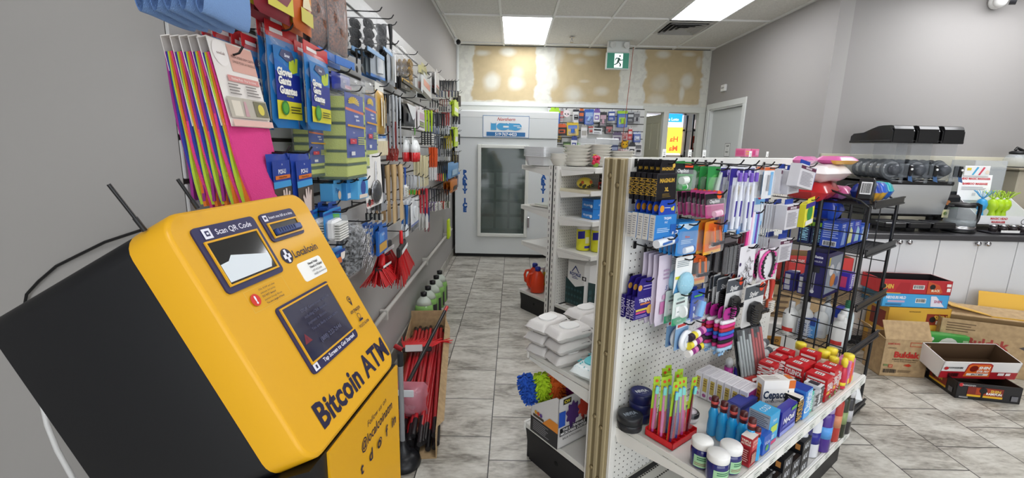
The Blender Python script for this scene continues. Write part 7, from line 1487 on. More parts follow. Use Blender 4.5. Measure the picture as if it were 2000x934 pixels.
BX(1.045, .482, .07, .05, .105, '#d87ab4', [('r', 0, 0, 1, .25, '#e8d84a'), ('t', 'Pep', .5, .6, .2, '#f4e8f0', .6), ('l', .2, .35, .8, .5, 2, '#a83a84')], [('r', .1, .3, .9, .85, '#c86aa4')], [('r', .2, .2, .8, .8, '#e8b0d0')], 'stomach_tablet_box', 'pink carton with a yellow foot at the end of the shelf')
for i, (a, b, z) in enumerate(((.93, .11, 0), (.93, .150, 0), (.93, .190, 0), (.93, .130, .036))):
    mb = MB(); mb.cyl((0, 0, .018), (.16, 0, .018), .018, M('#5d6166', .5), n=14); mb.cyl((.045, 0, .018), (.115, 0, .018), .0184, M('#d9dadc', .4), n=14); put([('roll', mb.mesh())], 'bandage_roll', 'grey bandage roll with a white band, ' + ['nearest the pegboard', 'middle of the lower three', 'outermost of the lower three', 'resting on top'][i], 'bandage roll', a, b, SZ+z, 4)
# ---- lower deck: black cartons, spray cans, long handled bottles
DZ_ = .1785
k = 0
for i in range(5):
    for j in range(2 if i in (1, 3) else 3):
        for r__ in range(2):
            a = .33+.088*i; b = .470-.135*r__
            pos = 'lower deck, %s column from the near end, %s row, %s layer' % (nth(i), ['front', 'rear'][r__], ['bottom', 'second', 'third'][j])
            BX(a, b, .080, .125, .048, '#1a1b1f', [('t', 'AXE', .5, .5, .5, '#c8ccd2', .7, {'bold': .04}), ('r', .7, .2, .9, .8, '#4a4d54')], [('l', .1, .3, .7, .7, 3, '#6a6d74'), ('r', .78, .2, .92, .7, '#c88a4a')], [('t', 'AXE', .5, .25, .22, '#c4c8ce', .7, {'bold': .04}), ('l', .2, .6, .8, .9, 3, '#55585e')], 'deodorant_box', 'black carton, ' + pos, 0, DZ_+.0485*j)
def can(c, h, r_, cap, caph=.03, band=None):
    o = [('can', MB().lathe([(r_*.9, 0), (r_, .004), (r_, h-caph-.012), (r_*.8, h-caph), (.001, h-caph)], M(c, .2, coat=.4), 20).mesh()), ('cap', MB().lathe([(r_*.92, h-caph), (r_*.94, h-.008), (r_*.7, h), (.001, h)], M(cap, .25), 20).mesh())]
    if band: o.append(('band', MB().lathe([(r_*1.01, h*.3), (r_*1.01, h*.55)], M(band, .3), 20).mesh()))
    return o
cans = [(.80, .43, '#20206a', .20, .028, '#eceaf0', '#8ab0e8', 'navy can with a white cap and pale band'), (.865, .44, '#e6e8ee', .215, .030, '#e8e8ee', '#2a2a90', 'white bottle with a navy band'), (.945, .455, '#4a2a8c', .22, .032, '#b8a8d8', '#5aa0e8', 'violet spray can with translucent cap'), (1.01, .44, '#4b2c90', .21, .028, '#3a2280', '#8a78c8', 'violet spray can with a dark cap'),
        (1.065, .46, '#b83a30', .235, .024, '#a82c28', '#d8906a', 'brick red spray can'), (1.12, .465, '#26301e', .235, .024, '#1c1e1a', '#8aa06a', 'dark green spray can'), (1.175, .47, '#2a2a2e', .22, .024, '#d8d8da', '#b8b8bc', 'black spray can at the deck end'), (.90, .36, '#c8283c', .20, .026, '#e8e8ea', '#e8e0e0', 'red and white can in the second row'), (.98, .37, '#5a3aa0', .21, .028, '#48308c', '#a89ad8', 'purple can in the second row'), (1.05, .36, '#b0442c', .2, .026, '#c8c8ca', '#e8c8a0', 'orange red can in the second row'), (.74, .44, '#e4e6ec', .16, .024, '#d8dae0', '#3a4ab0', 'short white roll-on bottle')]
for a, b, c, h_, r_, cp, bd, ds in cans: put(can(c, h_, r_, cp, .035, bd), 'spray_can', ds + ' on the lower deck', 'spray can', a, b, DZ_)
for i in range(4): BX(.62+.10*i, .22, .09, .09, .055, ['#a82c34', '#e0dde0', '#7a2a34', '#2a3a6a'][i], [('l', .1, .2, .9, .8, 3, '#e8e0e0')], [], [('l', .1, .2, .9, .8, 3, '#c8c0c4')], 'soap_carton', ['crimson', 'white', 'maroon', 'navy'][i]+' soap carton lying at the back of the lower deck', 0, DZ_)
# ---- left side: wet wipe packs and the box of dusters
def wipes(c='#d6d3d0', lid='#e6e6e4', teal=False, w=.19, d=.11, h=.05):
    mb = MB(); m_ = M(c, .35)
    def g(s):
        def q(u, v):
            e = min(1, 3.2*math.sin(math.pi*u))**.6*min(1, 2.6*math.sin(math.pi*v))**.6 if 0 < u < 1 and 0 < v < 1 else 0
            return ((u-.5)*w*(1 if e else 1.04), (v-.5)*d, h/2+s*h/2*e+(vnoise(u*9, v*6, 3)-.5)*.004)
        return q
    mb.grid(g(1), 20, 14, m_); mb.grid(g(-1), 14, 9, m_)
    f = Face(mb, (-w/2+.01, -d/2+.002, .010), (1, 0, 0), (0, .0, 1), w-.02, h*.5)
    l = MB(); l.prism([(x, y) for x, y in rounded(w*.46, d*.62, d*.28, 5)], h-.001, h+.006, M(lid, .3), 'z', True)
    p = MB(); rr = random.Random(5)
    for i in range(40):
        x, y = rr.uniform(-.44, .44)*w, rr.uniform(-.40, .40)*d
        e = min(1, 3.2*math.sin(math.pi*(x/w+.5)))**.6*min(1, 2.6*math.sin(math.pi*(y/d+.5)))**.6; z = h/2+h/2*e+.003
        if teal: p.add([(x, y, z), (x+.012, y+.004, z), (x+.014, y+.010, z), (x+.002, y+.008, z)], [(0, 1, 2, 3)], M('#4ab0b8'))
        else: p.add([(x, y, z), (x+.002, y, z), (x+.002, y+.002, z), (x, y+.002, z)], [(0, 1, 2, 3)], M('#b0a8a4'))
    p.add([(w*.15, -d*.48, h*.50), (w*.4, -d*.48, h*.50), (w*.4, -d*.46, h*.72), (w*.15, -d*.46, h*.72)], [(0, 1, 2, 3)], M('#3a3438'))
    return [('pack', mb.mesh()), ('lid', l.mesh()), ('pattern', p.mesh())]
wp = wipes(); wt_ = wipes('#e4ecec', '#6cc4cc', True)
LZ = .5435
stacks = [(.075, -.385, 3, 8, 'outer stack at the near end'), (.085, -.262, 3, -4, 'middle stack at the near end'), (.30, -.385, 3, 3, 'outer stack behind the first'), (.30, -.262, 3, -2, 'inner stack behind the first'), (.53, -.39, 5, 5, 'tall outer stack'), (.53, -.265, 5, 0, 'tall inner stack'), (.76, -.385, 6, -5, 'tallest outer stack'), (.99, -.38, 6, 4, 'far outer stack')]
lay = ['bottom', 'second', 'third', 'fourth', 'fifth', 'sixth']
for a, b, n_, rz, ds in stacks:
    for k in range(n_): put(wp, 'wet_wipe_pack', 'white pack of wet wipes, %s layer of the %s' % (lay[k], ds), 'wipes', a+random.uniform(-.008, .008), b+random.uniform(-.006, .006), LZ+.0575*k, rz+random.uniform(-6, 6), 'white wet wipe packs')
put(wt_, 'wet_wipe_pack', 'teal lidded pack of wet wipes lying beside the tan posts', 'wipes', .10, -.130, LZ, 12)
t = thing('duster_display_box', 'cardboard display box picturing microfibre dusters on the lower left deck', 'display box', GL(-.034+.02, -.222, .1785), TH)
bw_, bd_, bh_ = .235, .18, .235
mb = MB(); c_ = M('#d9d8d6', .45); mb.box(0, bw_, 0, .004, 0, bh_, c_); mb.box(bw_-.004, bw_, 0, bd_, 0, bh_, c_); mb.box(0, bw_, 0, bd_, 0, .004, c_); mb.box(0, bw_, bd_-.004, bd_, 0, .12, c_)
mb.prism([(0, 0), (bd_, 0), (bd_, .12), (.02, bh_), (0, bh_)], 0, .004, c_, 'x')
f = Face(mb, (0, -.0004, 0), (1, 0, 0), (0, 0, 1), bw_, bh_)
ops(f, [('r', .10, .86, .30, .97, '#2a2a26'), ('t', 'CW', .2, .915, .06, '#d8c83a', .15, {'bold': .04}), ('r', .04, .24, .78, .40, '#1c1c20'), ('t', 'THE EXTENDABLE', .40, .355, .05, '#f2f2f2', .66, {'bold': .04}), ('t', 'MICROFIBER DUSTER', .40, .285, .05, '#f2f2f2', .68, {'bold': .04}), ('t', 'BALAI A POUSSIERE', .36, .18, .04, '#3a3a3e', .6), ('r', 0, .44, .16, .74, '#2f5ac0'), ('r', .28, .34, .36, .5, '#3a2a5a'), ('r', .60, .40, .66, .5, '#7a2a2a'), ('l', .8, .1, .98, .4, 4, '#6a6a6e')])
for cx, cz, rx, rz_, c in ((.34, .64, .16, .22, '#4a2a6a'), (.64, .68, .16, .20, '#c8402c'), (.90, .66, .12, .16, '#86b034')):
    f.poly([(cx+rx*math.cos(a)*(1+.16*math.sin(9*a)), cz+rz_*math.sin(a)*(1+.16*math.sin(9*a))) for a in [2*math.pi*q/40 for q in range(40)]], M(c, .6))
f = Face(mb, (-.0004, bd_, 0), (0, -1, 0), (0, 0, 1), bd_, .12)
ops(f, [('r', 0, 0, 1, .62, '#26262a'), ('l', .1, .1, .7, .55, 6, '#8a8a8e'), ('p', [(.45, .62), (1, .62), (1, 1), (.7, 1)], '#e08a2a'), ('r', .1, .68, .5, .78, '#4a3a2a'), ('d', .2, .88, .05, '#d8a02a'), ('d', .3, .88, .05, '#c84a2a'), ('d', .4, .88, .05, '#5a3a8a')])
mb.build('box', t)
for i, (c, nm, x, y, ax, ay) in enumerate((('#2456b8', 'blue', .035, .165, -12, 16), ('#b6d82a', 'lime', .07, .135, -6, 12), ('#e8702a', 'orange', .115, .11, -2, 10), ('#a02a8a', 'purple', .165, .10, 8, 8))):
    q = GL(-.014, -.222, .1785) + Matrix.Rotation(TH, 3, 'Z') @ Vector((x, y, .04))
    t = thing('microfibre_duster', '%s chenille duster head sticking out of the display box' % nm, 'duster', q); t.rotation_euler = (R(-ay), R(ax), TH)
    MB().cyl((0, 0, 0), (0, 0, .10), .006, M('#d8d8d6', .4)).build('handle', t)
    mb = MB(); mm = M(c, .9); rr = random.Random(i); mb.ball((0, 0, .155), .032, mm, 12, sz=2.1)
    for k in range(190):
        zz = rr.uniform(.09, .225); a = rr.uniform(0, 6.283); rad = .032*math.sqrt(max(.1, 1-((zz-.155)/.075)**2)); d = Vector((math.cos(a), math.sin(a), rr.uniform(-.2, .5))).normalized(); p0 = Vector((rad*math.cos(a)*.8, rad*math.sin(a)*.8, zz))
        mb.tube([p0, p0+d*.012, p0+d*.022+Vector((0, 0, -.004))], .0045, mm, 5, rs=[.004, .0052, .003])
    mb.build('chenille_head', t)

# ---- second gondola
def G2P(a, b, z): return GL(a, b, z, P2)
def alu(n):
    m_ = M('#e6e8ea', .3, metal=.25); out = MB()
    for k in range(n):
        z0 = .010*k; h = .075
        pr = [(1.0, h), (.97, h), (.82, 0)]
        for q in range(2): pass
        W_, D_ = .17, .12
        def ring(s, z): return [(x, y, z) for x, y in rounded(2*W_*s, 2*D_*s, .05*s, 4)]
        if k == 0:
            a = ring(.82, z0); b = ring(.97, z0+h); n_ = len(a); vs_ = [(p[0]*(1+.012*(i % 2)), p[1]*(1+.012*(i % 2)), p[2]) for i, p in enumerate(a)]+b; out.add(vs_, [(i, (i+1) % n_, n_+(i+1) % n_, n_+i) for i in range(n_)]+[tuple(range(n_))], m_)
        a = ring(.97, z0+h-.0); b = ring(1.02, z0+h); c = ring(1.02, z0+h+.008); n_ = len(a); out.add(a+b+c, [(i, (i+1) % n_, n_+(i+1) % n_, n_+i) for i in range(n_)]+[(n_+i, n_+(i+1) % n_, 2*n_+(i+1) % n_, 2*n_+i) for i in range(n_)], m_)
    return out
al1 = alu(1).mesh()
for k in range(7):
    link('foil_roasting_pan', al1, None, G2P(.12, -.27, 1.30+.0115*k), TH+R(18), label='silver foil roasting pan, %s of the nested stack' % (['bottom', 'second', 'third', 'fourth', 'fifth', 'sixth', 'topmost'][k]), category='foil pan', group='nested foil roasting pans')
def bowlm(r_, h):
    return MB().lathe([(r_*.6, 0), (r_*.62, .001), (r_*.97, h), (r_, h+.002), (r_*.93, h-.001), (r_*.58, .004), (.001, .004)], M('#f0eee6', .55), 24).mesh()
bm_, bs_ = bowlm(.115, .03), bowlm(.075, .05)
for (a, b, n_, dz, ms, ds) in ((.13, .10, 6, .0255, bm_, 'stack beside the foil pans'), (.34, .13, 7, .0225, bm_, 'tall stack in the middle'), (.02, .02, 3, .02, bs_, 'short stack by the foil pans'), (.52, .22, 5, .0225, bm_, 'stack nearest the tan posts')):
    for k in range(n_): link('paper_plate', ms, None, G2P(a, b, 1.312+dz*k), 0, label='white paper bowl, %s from the bottom of the %s' % (nth(k), ds), category='paper bowl', group='white paper bowls, ' + ds)
mb = MB(); mb.box(-.14, .14, -.10, .10, 0, .05, M('#cfd3d6', .1, alpha=.45), .01); mb.build('clear_tray', None, G2P(.34, .13, 1.312+.0225*7+.012), TH, label='clear plastic tray on top of the tall bowl stack', category='tray')
t = thing('flower_pick', 'small pink artificial flower in front of the paper bowls', 'flower', G2P(.20, .24, 1.308))
mb = MB(); rr = random.Random(2)
for k in range(26): mb.ball((rr.uniform(-.025, .025), rr.uniform(-.02, .02), rr.uniform(.025, .085)), .012, M(rr.choice(['#d8345a', '#e85a7a', '#c82848']), .6), 6)
mb.build('petals', t); mb = MB(); mb.lathe([(.018, 0), (.024, .02), (.02, .03)], M('#7a9a3a', .6), 10)
for k in range(5): mb.ball((rr.uniform(-.02, .02), rr.uniform(-.02, .02), .092), .006, M('#d8c84a', .6), 5)
mb.build('base', t)
GB = lambda a, b, w, d, h, z, c, FL, LL, TL, name, label, rz=0, **k: put(carton_box(w, d, h, c, FL, LL, TL, **k), name, label, 'box', a, b, z, rz, None, P2)
# right side shelves
t = thing('snack_bag', 'yellow and dark patterned snack bag on the second shelf', 'bag', G2P(.11, .22, 1.140), TH+R(-20)); mb = MB(); mb.ball((0, 0, .045), .045, M('#d8c24a', .3), 14, sx=1.5, sy=1, sz=1); mb.build('bag', t); m2 = MB()
for k in range(9): m2.ball((-.05+.012*k, -.034-.006*math.sin(k), .035+.02*math.sin(k*2)), .013, M(['#3a2a1c', '#c85a2a', '#2a3a2a'][k % 3], .4), 6)
m2.build('pattern', t)
for k in range(2): GB(.20+.006*k, .33, .30, .055, .055, 1.140+.056*k, ['#a8302c', '#2a2224'][k], [('r', .2, .1, 1, .95, '#241f20'), ('t', 'Fresh', .08, .5, .35, '#e8e0dc', .14, {'bold': .03}), ('t', 'PLASTIC FILM', .55, .6, .2, '#d8d0cc', .5)], [('r', .3, 0, 1, .8, '#241f20'), ('t', 'Fresh', .55, .4, .25, '#f0e8e4', .6)], [('t', 'Premium food wrap', .5, .5, .35, '#c8b8b0', .6)], 'food_wrap_box', ['red and black food wrap carton lying under a darker one', 'black food wrap carton lying on the red one'][k], -4)
for k in range(2): GB(.08, .35, .36, .13, .075, .918+.077*k, '#2a7fd0', [('r', .6, .1, .95, .5, '#e8eef6'), ('t', 'drip catchers', .3, .45, .2, '#dcebf8', .4)], [('r', 0, .75, 1, 1, '#1c5cb0'), ('t', 'drip guards', .45, .4, .22, '#dcebf8', .6, {'bold': .02}), ('d', .85, .3, .1, '#e8eef6')], [('p', [(0, 0), (1, 0), (1, .4), (0, .8)], '#5aa8e8'), ('r', .7, .1, .95, .4, '#e8eef6')], 'oven_liner_box', ['lower', 'upper'][k]+' of two blue cartons on the middle shelf', -6)
def canister():
    mb = MB(); mb.lathe([(.052, 0), (.055, .004), (.055, .16), (.050, .172)], M('#e3e02e', .35), 24)
    m2 = MB(); m2.grid(lambda u, v: (.0556*math.cos(-3.3+1.1*u), .0556*math.sin(-3.3+1.1*u), .09+.06*v+.01*u), 8, 2, M('#2a2a90', .4)); m2.grid(lambda u, v: (.0558*math.cos(-2.2+.9*u), .0558*math.sin(-2.2+.9*u), .02+.02*v), 8, 2, M('#3a3aa0', .4)); m2.grid(lambda u, v: (.0557*math.cos(-2.1+.6*u), .0557*math.sin(-2.1+.6*u), .06+.05*v), 8, 2, M('#e8e8c0', .4))
    return [('canister', mb.mesh()), ('label', m2.mesh()), ('lid', MB().lathe([(.054, .168), (.056, .172), (.054, .195), (.046, .205), (.001, .207)], M('#ececea', .35), 24).mesh())]
cn = canister()
for i, (a, b) in enumerate(((.13, .22), (.19, .32))): put(cn, 'wipes_canister', ['left', 'right'][i]+' yellow cleaning wipes canister with white lid', 'canister', a, b, .656, 0, 'yellow canisters', P2)
# toilet paper pack on the deck
t = thing('toilet_paper_pack', 'large plastic wrapped pack of toilet rolls with house logo', 'toilet paper', G2P(.06, .345, .182), TH)
mb = MB(); mb.box(0, .42, 0, .24, 0, .40, M('#e6e6e4', .3), .03)
for i in range(4):
    for j in range(2): mb.lathe([(.047, .0), (.050, .006), (.02, .008), (.018, .002), (.001, .001)], M('#dcdcda', .4), 18, (.055+.10*i, .065+.11*j, .398))
mb.build('rolls', t)
mb = MB()
for s in (0, 1):
    f = Face(mb, (0, -.0006, 0), (1, 0, 0), (0, 0, 1), .42, .40) if s == 0 else Face(mb, (-.0006, .24, 0), (0, -1, 0), (0, 0, 1), .24, .40)
    ops(f, [('p', [(.04, .05), (.9, .05), (.9, .52), (.5, .44), (.04, .60)], '#1f3a3c'), ('p', [(.3, .74), (.48, .88), (.66, .74), (.62, .74), (.48, .84), (.34, .74)], '#24387c'), ('t', 'ROYALE', .48, .70, .06, '#24387c', .5, {'bold': .04}), ('l', .34, .60, .62, .66, 2, '#24387c'), ('r', .8, .62, .98, .70, '#26262a'), ('t', '48', .89, .66, .05, '#f0f0f0', .1, {'bold': .03})])
    for i in range(6):
        for j in range(3): f.disc(.10+.14*i, .12+.13*j, .05, M('#2f5054', .5), 8)
mb.build('wrapper_print', t)
# left side shelves
put([('flat_packs', MB().box(-.15, .15, -.1, .1, 0, .010, M('#dcdad0', .4), .002).box(-.13, .1, -.09, .06, .011, .022, M('#d0d4ca', .3), .002).mesh())], 'napkin_pack', 'flat pale plastic packs lying on the middle left shelf', 'pack', .17, -.24, .956, 8, None, P2)
def jug(c, cap):
    mb = MB()
    pr = [(.048, 0), (.055, .006), (.055, .10), (.050, .15), (.030, .185), (.02, .20)]
    mb.lathe(pr, M(c, .3), 20, T=Matrix.Diagonal((1.15, .72, 1, 1))); m2 = MB(); m2.tube([(.045, 0, .17), (.08, 0, .165), (.092, 0, .13), (.085, 0, .07), (.058, 0, .05)], .012, M(c, .3), 8)
    m3 = MB(); m3.lathe([(.024, .198), (.026, .225), (.018, .235), (.001, .236)], M(cap, .3), 16); return [('bottle', mb.mesh()), ('handle', m2.mesh()), ('cap', m3.mesh())]
jo, jy, jc = jug('#d8401c', '#28389c'), jug('#d8b82a', '#e0c83a'), jug('#d8dce4', '#28389c')
put(jo, 'detergent_jug', 'front orange detergent jug with blue cap on the low left deck', 'detergent', .07, -.25, .182, 150, None, P2)
put(jo, 'detergent_jug', 'rear orange detergent jug with blue cap, half hidden', 'detergent', .13, -.36, .182, 150, None, P2)
put(jy, 'detergent_jug', 'yellow detergent jug beside the orange pair', 'detergent', .22, -.22, .182, 160, None, P2)
put(jc, 'detergent_jug', 'clear white detergent jug behind the orange pair', 'detergent', .28, -.34, .182, 150, None, P2)
# tall stack of white bags on the near end of the second gondola's right deck
for k in range(4): put(wipes('#e2e0de', '#ecebe8'), 'wet_wipe_pack', 'crumpled white wipes pack on the low deck by the toilet rolls, %s layer' % lay[k], 'wipes', .60, .30, .182+.0575*k, 20+9*k, 'white packs by the toilet rolls', P2)

# ---- goods on the wire rack
def RKP(parts, name, label, cat, a, b, z, rz=0, group=None): return place(parts, name, label, cat, RK(a, b, z), TH+R(rz), group)
def softpack(w, d, h, c, L=(), seed=1, cc=None):
    mb = MB(); m_ = M(c, .25)
    def g(s):
        def q(u, v):
            e = min(1, 2.2*math.sin(math.pi*u))**.7*min(1, 2.0*math.sin(math.pi*v))**.7 if 0 < u < 1 and 0 < v < 1 else 0
            return ((u-.5)*w, (v-.5)*d, h/2+s*h/2*e+(vnoise(u*6, v*6, seed)-.5)*h*.12*(1 if e else .3))
        return q
    mb.grid(g(1), 12, 10, m_, mat2=M(cc or c, .25), sel=(lambda u, v: v > .55 and .15 < u < .85) if cc else None); mb.grid(g(-1), 12, 10, m_, mat2=M(cc or c, .25), sel=(lambda u, v: v < .3) if cc else None)
    return [('pack', mb.mesh())]
tops = [(.02, .26, 1.222, .30, .20, .09, '#a81c20', '#c83030', 'dark red plastic pack at the left end of the rack top', 5), (.04, .24, 1.315, .30, .18, .08, '#e2dcdc', '#d8cccc', 'white puffy pack lying on the red one', -6), (.12, .20, 1.398, .20, .12, .04, '#d86aa8', '#e8b048', 'pink and orange pad pack on the very top', -10), (.23, .22, 1.222, .16, .14, .06, '#d868a0', '#e0a0c8', 'pink pad pack in the middle of the rack top', 8),
        (.12, .27, 1.222, .15, .1, .05, '#b82a30', '#d8a8b0', 'small crimson pack beside the dark red one', 10), (-.03, .29, 1.398, .16, .1, .035, '#d87ab0', '#e8c0d8', 'small pink pack on the white pack', 12)]
for a, b, z, w_, d_, h_, c, cc, ds, rz in tops: RKP(softpack(w_, d_, h_, c, (), int(a*100) % 7+1, cc), 'sanitary_pad_pack', ds, 'pad pack', a, b, z, rz)
mb = MB(); mb.box(-.05, .05, -.03, .03, 0, .11, M('#17171a', .3), .006); f = Face(mb, (-.0505, .03, 0), (0, -1, 0), (0, 0, 1), .06, .11); f.rect(.2, .25, .9, .8, M('#d8d8da')); f.bars(.25, .3, .85, .75, BLACK)
o = RKP([('pack', mb.mesh())], 'sanitary_pad_pack', 'black pack with a white barcode at the rack corner', 'pad pack', .07, .045, 1.222, 8); o.rotation_euler = (0, R(20), TH+R(8))
for i, (c, cc, ds) in enumerate((('#2340a0', '#e0a83a', 'navy and gold pad pack'), ('#2a5ac0', '#e8b84a', 'blue and yellow pad pack'), ('#2fa8b0', '#2a6ad0', 'teal and blue pad pack'))):
    RKP(softpack(.10, .12, .085, c, (), i+2, cc), 'sanitary_pad_pack', ds + ' at the right of the rack top', 'pad pack', .19+.10*i, .075, 1.224, 6)
# lower tier boxes
def RB(a, b, w, d, h, z, c, FL, LL, TL, name, label, rz=0, **k): return place(carton_box(w, d, h, c, FL, LL, TL, **k), name, label, 'box', RK(a, b, z), TH+R(rz))
for i in range(3): RB(.02, .235-.060*i, .05, .055, .12, .992, '#1c2a5c', [('r', 0, .75, 1, 1, '#8ac03a')], [('r', 0, .78, 1, .95, '#8cc43c'), ('t', 'TAMPAX', .5, .40, .3, '#9ad0e8', .62, {'rot': 90, 'bold': .03})], [('r', 0, 0, 1, 1, '#22306a')], 'tampon_box', 'navy tampon carton with green band, %s from the tall post' % nth(i))
RB(-.01, .33, .045, .04, .12, .992, '#2f4ca8', [], [('l', .1, .6, .9, .9, 3, '#b8c8ec'), ('r', .2, .05, .8, .3, '#d8dce4')], [], 'tampon_box', 'blue carton left of the navy tampon cartons')
for i, (a, ds, c, c2) in enumerate(((.015, 'first blue carton at the lip of the second shelf', '#2c4db4', '#8fa8e0'), (.10, 'second blue carton at the lip of the second shelf', '#2f54c0', '#dfe0a0'), (.20, 'violet blue carton at the lip of the second shelf', '#3a48b8', '#a8d0e0'), (.31, 'small bright blue carton at the lip of the second shelf', '#2f66d0', '#c8dcf0'), (.385, 'last royal blue carton at the lip of the second shelf', '#2a58c8', '#b0c8ec'))):
    hh = (.125, .125, .12, .085, .09)[i]; RB(a, .10, (.075, .09, .095, .07, .06)[i], .085, hh, .992, c, [('p', [(.2, .1), (.9, .1), (.9, .6), (.5, .8)], c2), ('l', .1, .8, .7, .95, 2, '#e8ecf8')], [('l', .1, .35, .9, .95, 7, '#a8b8e8'), ('r', .15, .04, .85, .25, '#d8dce4'), ('b', .2, .06, .8, .22)], [('l', .1, .2, .9, .8, 3, '#6a80d0')], 'tampon_box', ds)
RKP(softpack(.16, .14, .10, '#2340a8', (), 3, '#3a60c8'), 'sanitary_pad_pack', 'dark blue soft pack lying over the navy tampon cartons', 'pad pack', .14, .22, 1.115, 5)
# third shelf: razor display and cartons
RB(.01, .135, .22, .095, .235, .722, '#231f5e', [('r', .08, .08, .95, .9, '#8f98a6'), ('d', .35, .6, .14, '#d8d8dc'), ('d', .5, .35, .16, '#c87a3a'), ('d', .75, .6, .14, '#b8bcc4'), ('d', .75, .3, .12, '#4a5a8c'), ('r', .1, .72, .18, .9, '#d8c84a')], [('t', 'Gillette', .5, .90, .055, '#e8e8f4', .85, {'bold': .03}), ('t', 'PROGLIDE', .5, .80, .035, '#e8e8f4', .8), ('r', .42, .15, .56, .6, '#9a9aa8'), ('r', .28, .55, .72, .68, '#26262c'), ('d', .5, .12, .1, '#c8c8d0'), ('r', .46, .2, .52, .55, '#3a3a44')], [('r', .1, .1, .9, .9, '#302a80')], 'razor_display_box', 'large indigo razor carton with a picture of a razor', 0)
RB(.27, .10, .07, .06, .10, .722, '#4a3ab0', [('t', 'Always', .5, .5, .4, '#e8e8f4', .8, {'rot': 90, 'bold': .02})], [('r', .2, .2, .8, .8, '#d84a7a')], [], 'sanitary_pad_box', 'small violet carton at the lip of the third shelf', 0)
for i, (a, b) in enumerate(((.02, .27), (.02, .20))): RB(a, b, .06, .055, .10, .722, '#2c2c78', [], [('r', .1, .35, .55, .9, '#c8c8cc'), ('r', .1, .05, .6, .3, '#b8bac4')], [('r', .1, .1, .9, .9, '#3a3a8c')], 'tampon_box', ['left', 'right'][i]+' dark violet carton with grey side on the third shelf')
# fourth shelf: bottles
def acetone(c='#e3e4e2', lab='#c83a34', h=.17, r_=.036, cap='#e9e9e7'):
    return [('bottle', MB().lathe([(r_*.94, 0), (r_, .005), (r_, h*.62), (r_*.8, h*.72), (r_*.4, h*.80), (r_*.36, h*.84)], M(c, .35), 22).mesh()), ('label', MB().grid(lambda u, v: ((r_+.0005)*math.cos(-3.9+1.6*u), (r_+.0005)*math.sin(-3.9+1.6*u), h*.12+h*.12*v), 8, 1, M(lab, .4)).mesh()), ('cap', MB().lathe([(r_*.42, h*.82), (r_*.42, h*.98), (r_*.38, h), (.001, h)], M(cap, .4), 16).mesh())]
for i, (a, b, ds, kw) in enumerate(((.03, .27, 'white plastic bottle with red label near the tall post', {}), (.09, .22, 'white plastic bottle with black label', {'lab': '#26262a'}), (.15, .26, 'white plastic bottle at the back of the fourth shelf', {'lab': '#b8c8d8'}), (.05, .05, 'front white plastic bottle with a red patch', {}), (.125, .06, 'second front white plastic bottle with a blue ring', {'lab': '#2f6ac0'}), (.13, .16, 'white plastic bottle in the middle of the fourth shelf', {'lab': '#d8d8d8'}))):
    RKP(acetone(h=.185 if i < 3 else .175, **kw), 'remover_bottle', ds, 'bottle', a, b, .482)
RKP(acetone('#c9d8dc', '#2a9a5a', .21, .034, '#3ab07a'), 'lotion_bottle', 'clear bottle with a green cap on the fourth shelf', 'bottle', .21, .07, .482)
RKP(acetone('#d8dce0', '#8a9ab0', .22, .026, '#e0e4e8'), 'lotion_bottle', 'tall pale pump bottle on the fourth shelf', 'bottle', .20, .16, .482)
RB(.05, .155, .10, .06, .105, .482, '#5a9ad8', [('t', 'Always', .5, .5, .3, '#2a4a9c', .8, {'rot': 90})], [('r', 0, .7, 1, 1, '#2a4a9c'), ('l', .1, .1, .9, .6, 6, '#e8f0f8')], [('r', 0, 0, 1, 1, '#2f4ca0')], 'cotton_swab_box', 'pale blue carton with a navy top on the fourth shelf')
RB(.02, .18, .05, .05, .10, .482, '#d4d8e0', [('l', .1, .1, .9, .9, 6, '#6a7a94')], [('l', .1, .1, .9, .9, 7, '#4a5a8c')], [], 'cotton_swab_box', 'white carton with blue print on the fourth shelf')
RB(.28, .09, .09, .06, .135, .482, '#2a44b0', [('r', .1, .1, .9, .5, '#e8e4ea'), ('t', 'Tide', .5, .75, .15, '#e8e8f4')], [('r', .1, .1, .9, .6, '#c8b8c8')], [], 'cotton_swab_box', 'blue carton with a white foot at the lip of the fourth shelf')
for i in range(3): RKP(softpack(.18, .16, .11, '#dfe2e4', (), i+2, '#e8ecee'), 'cotton_ball_bag', ['near', 'middle', 'far'][i]+' puffy white bag on the lowest rack shelf', 'bag', .05+.17*i, .07, .068, 10*i)
# pink box and a few goods on the near gondola's top
RB(-.28, .47, .055, .05, .04, 1.425, '#e07aa0', [('l', .1, .2, .9, .8, 2, '#e0b84a')], [('r', .1, .2, .9, .8, '#d85a8a')], [('r', .2, .2, .8, .8, '#e8b04a')], 'pink_carton', 'left pink carton on the gondola top rail')
RB(-.21, .47, .075, .05, .04, 1.425, '#e0709a', [('r', .1, .2, .45, .8, '#d84a8a'), ('r', .5, .2, .9, .8, '#e8a0c0')], [], [('r', .2, .2, .8, .8, '#f0b0c8')], 'pink_carton', 'right pink carton on the gondola top rail')

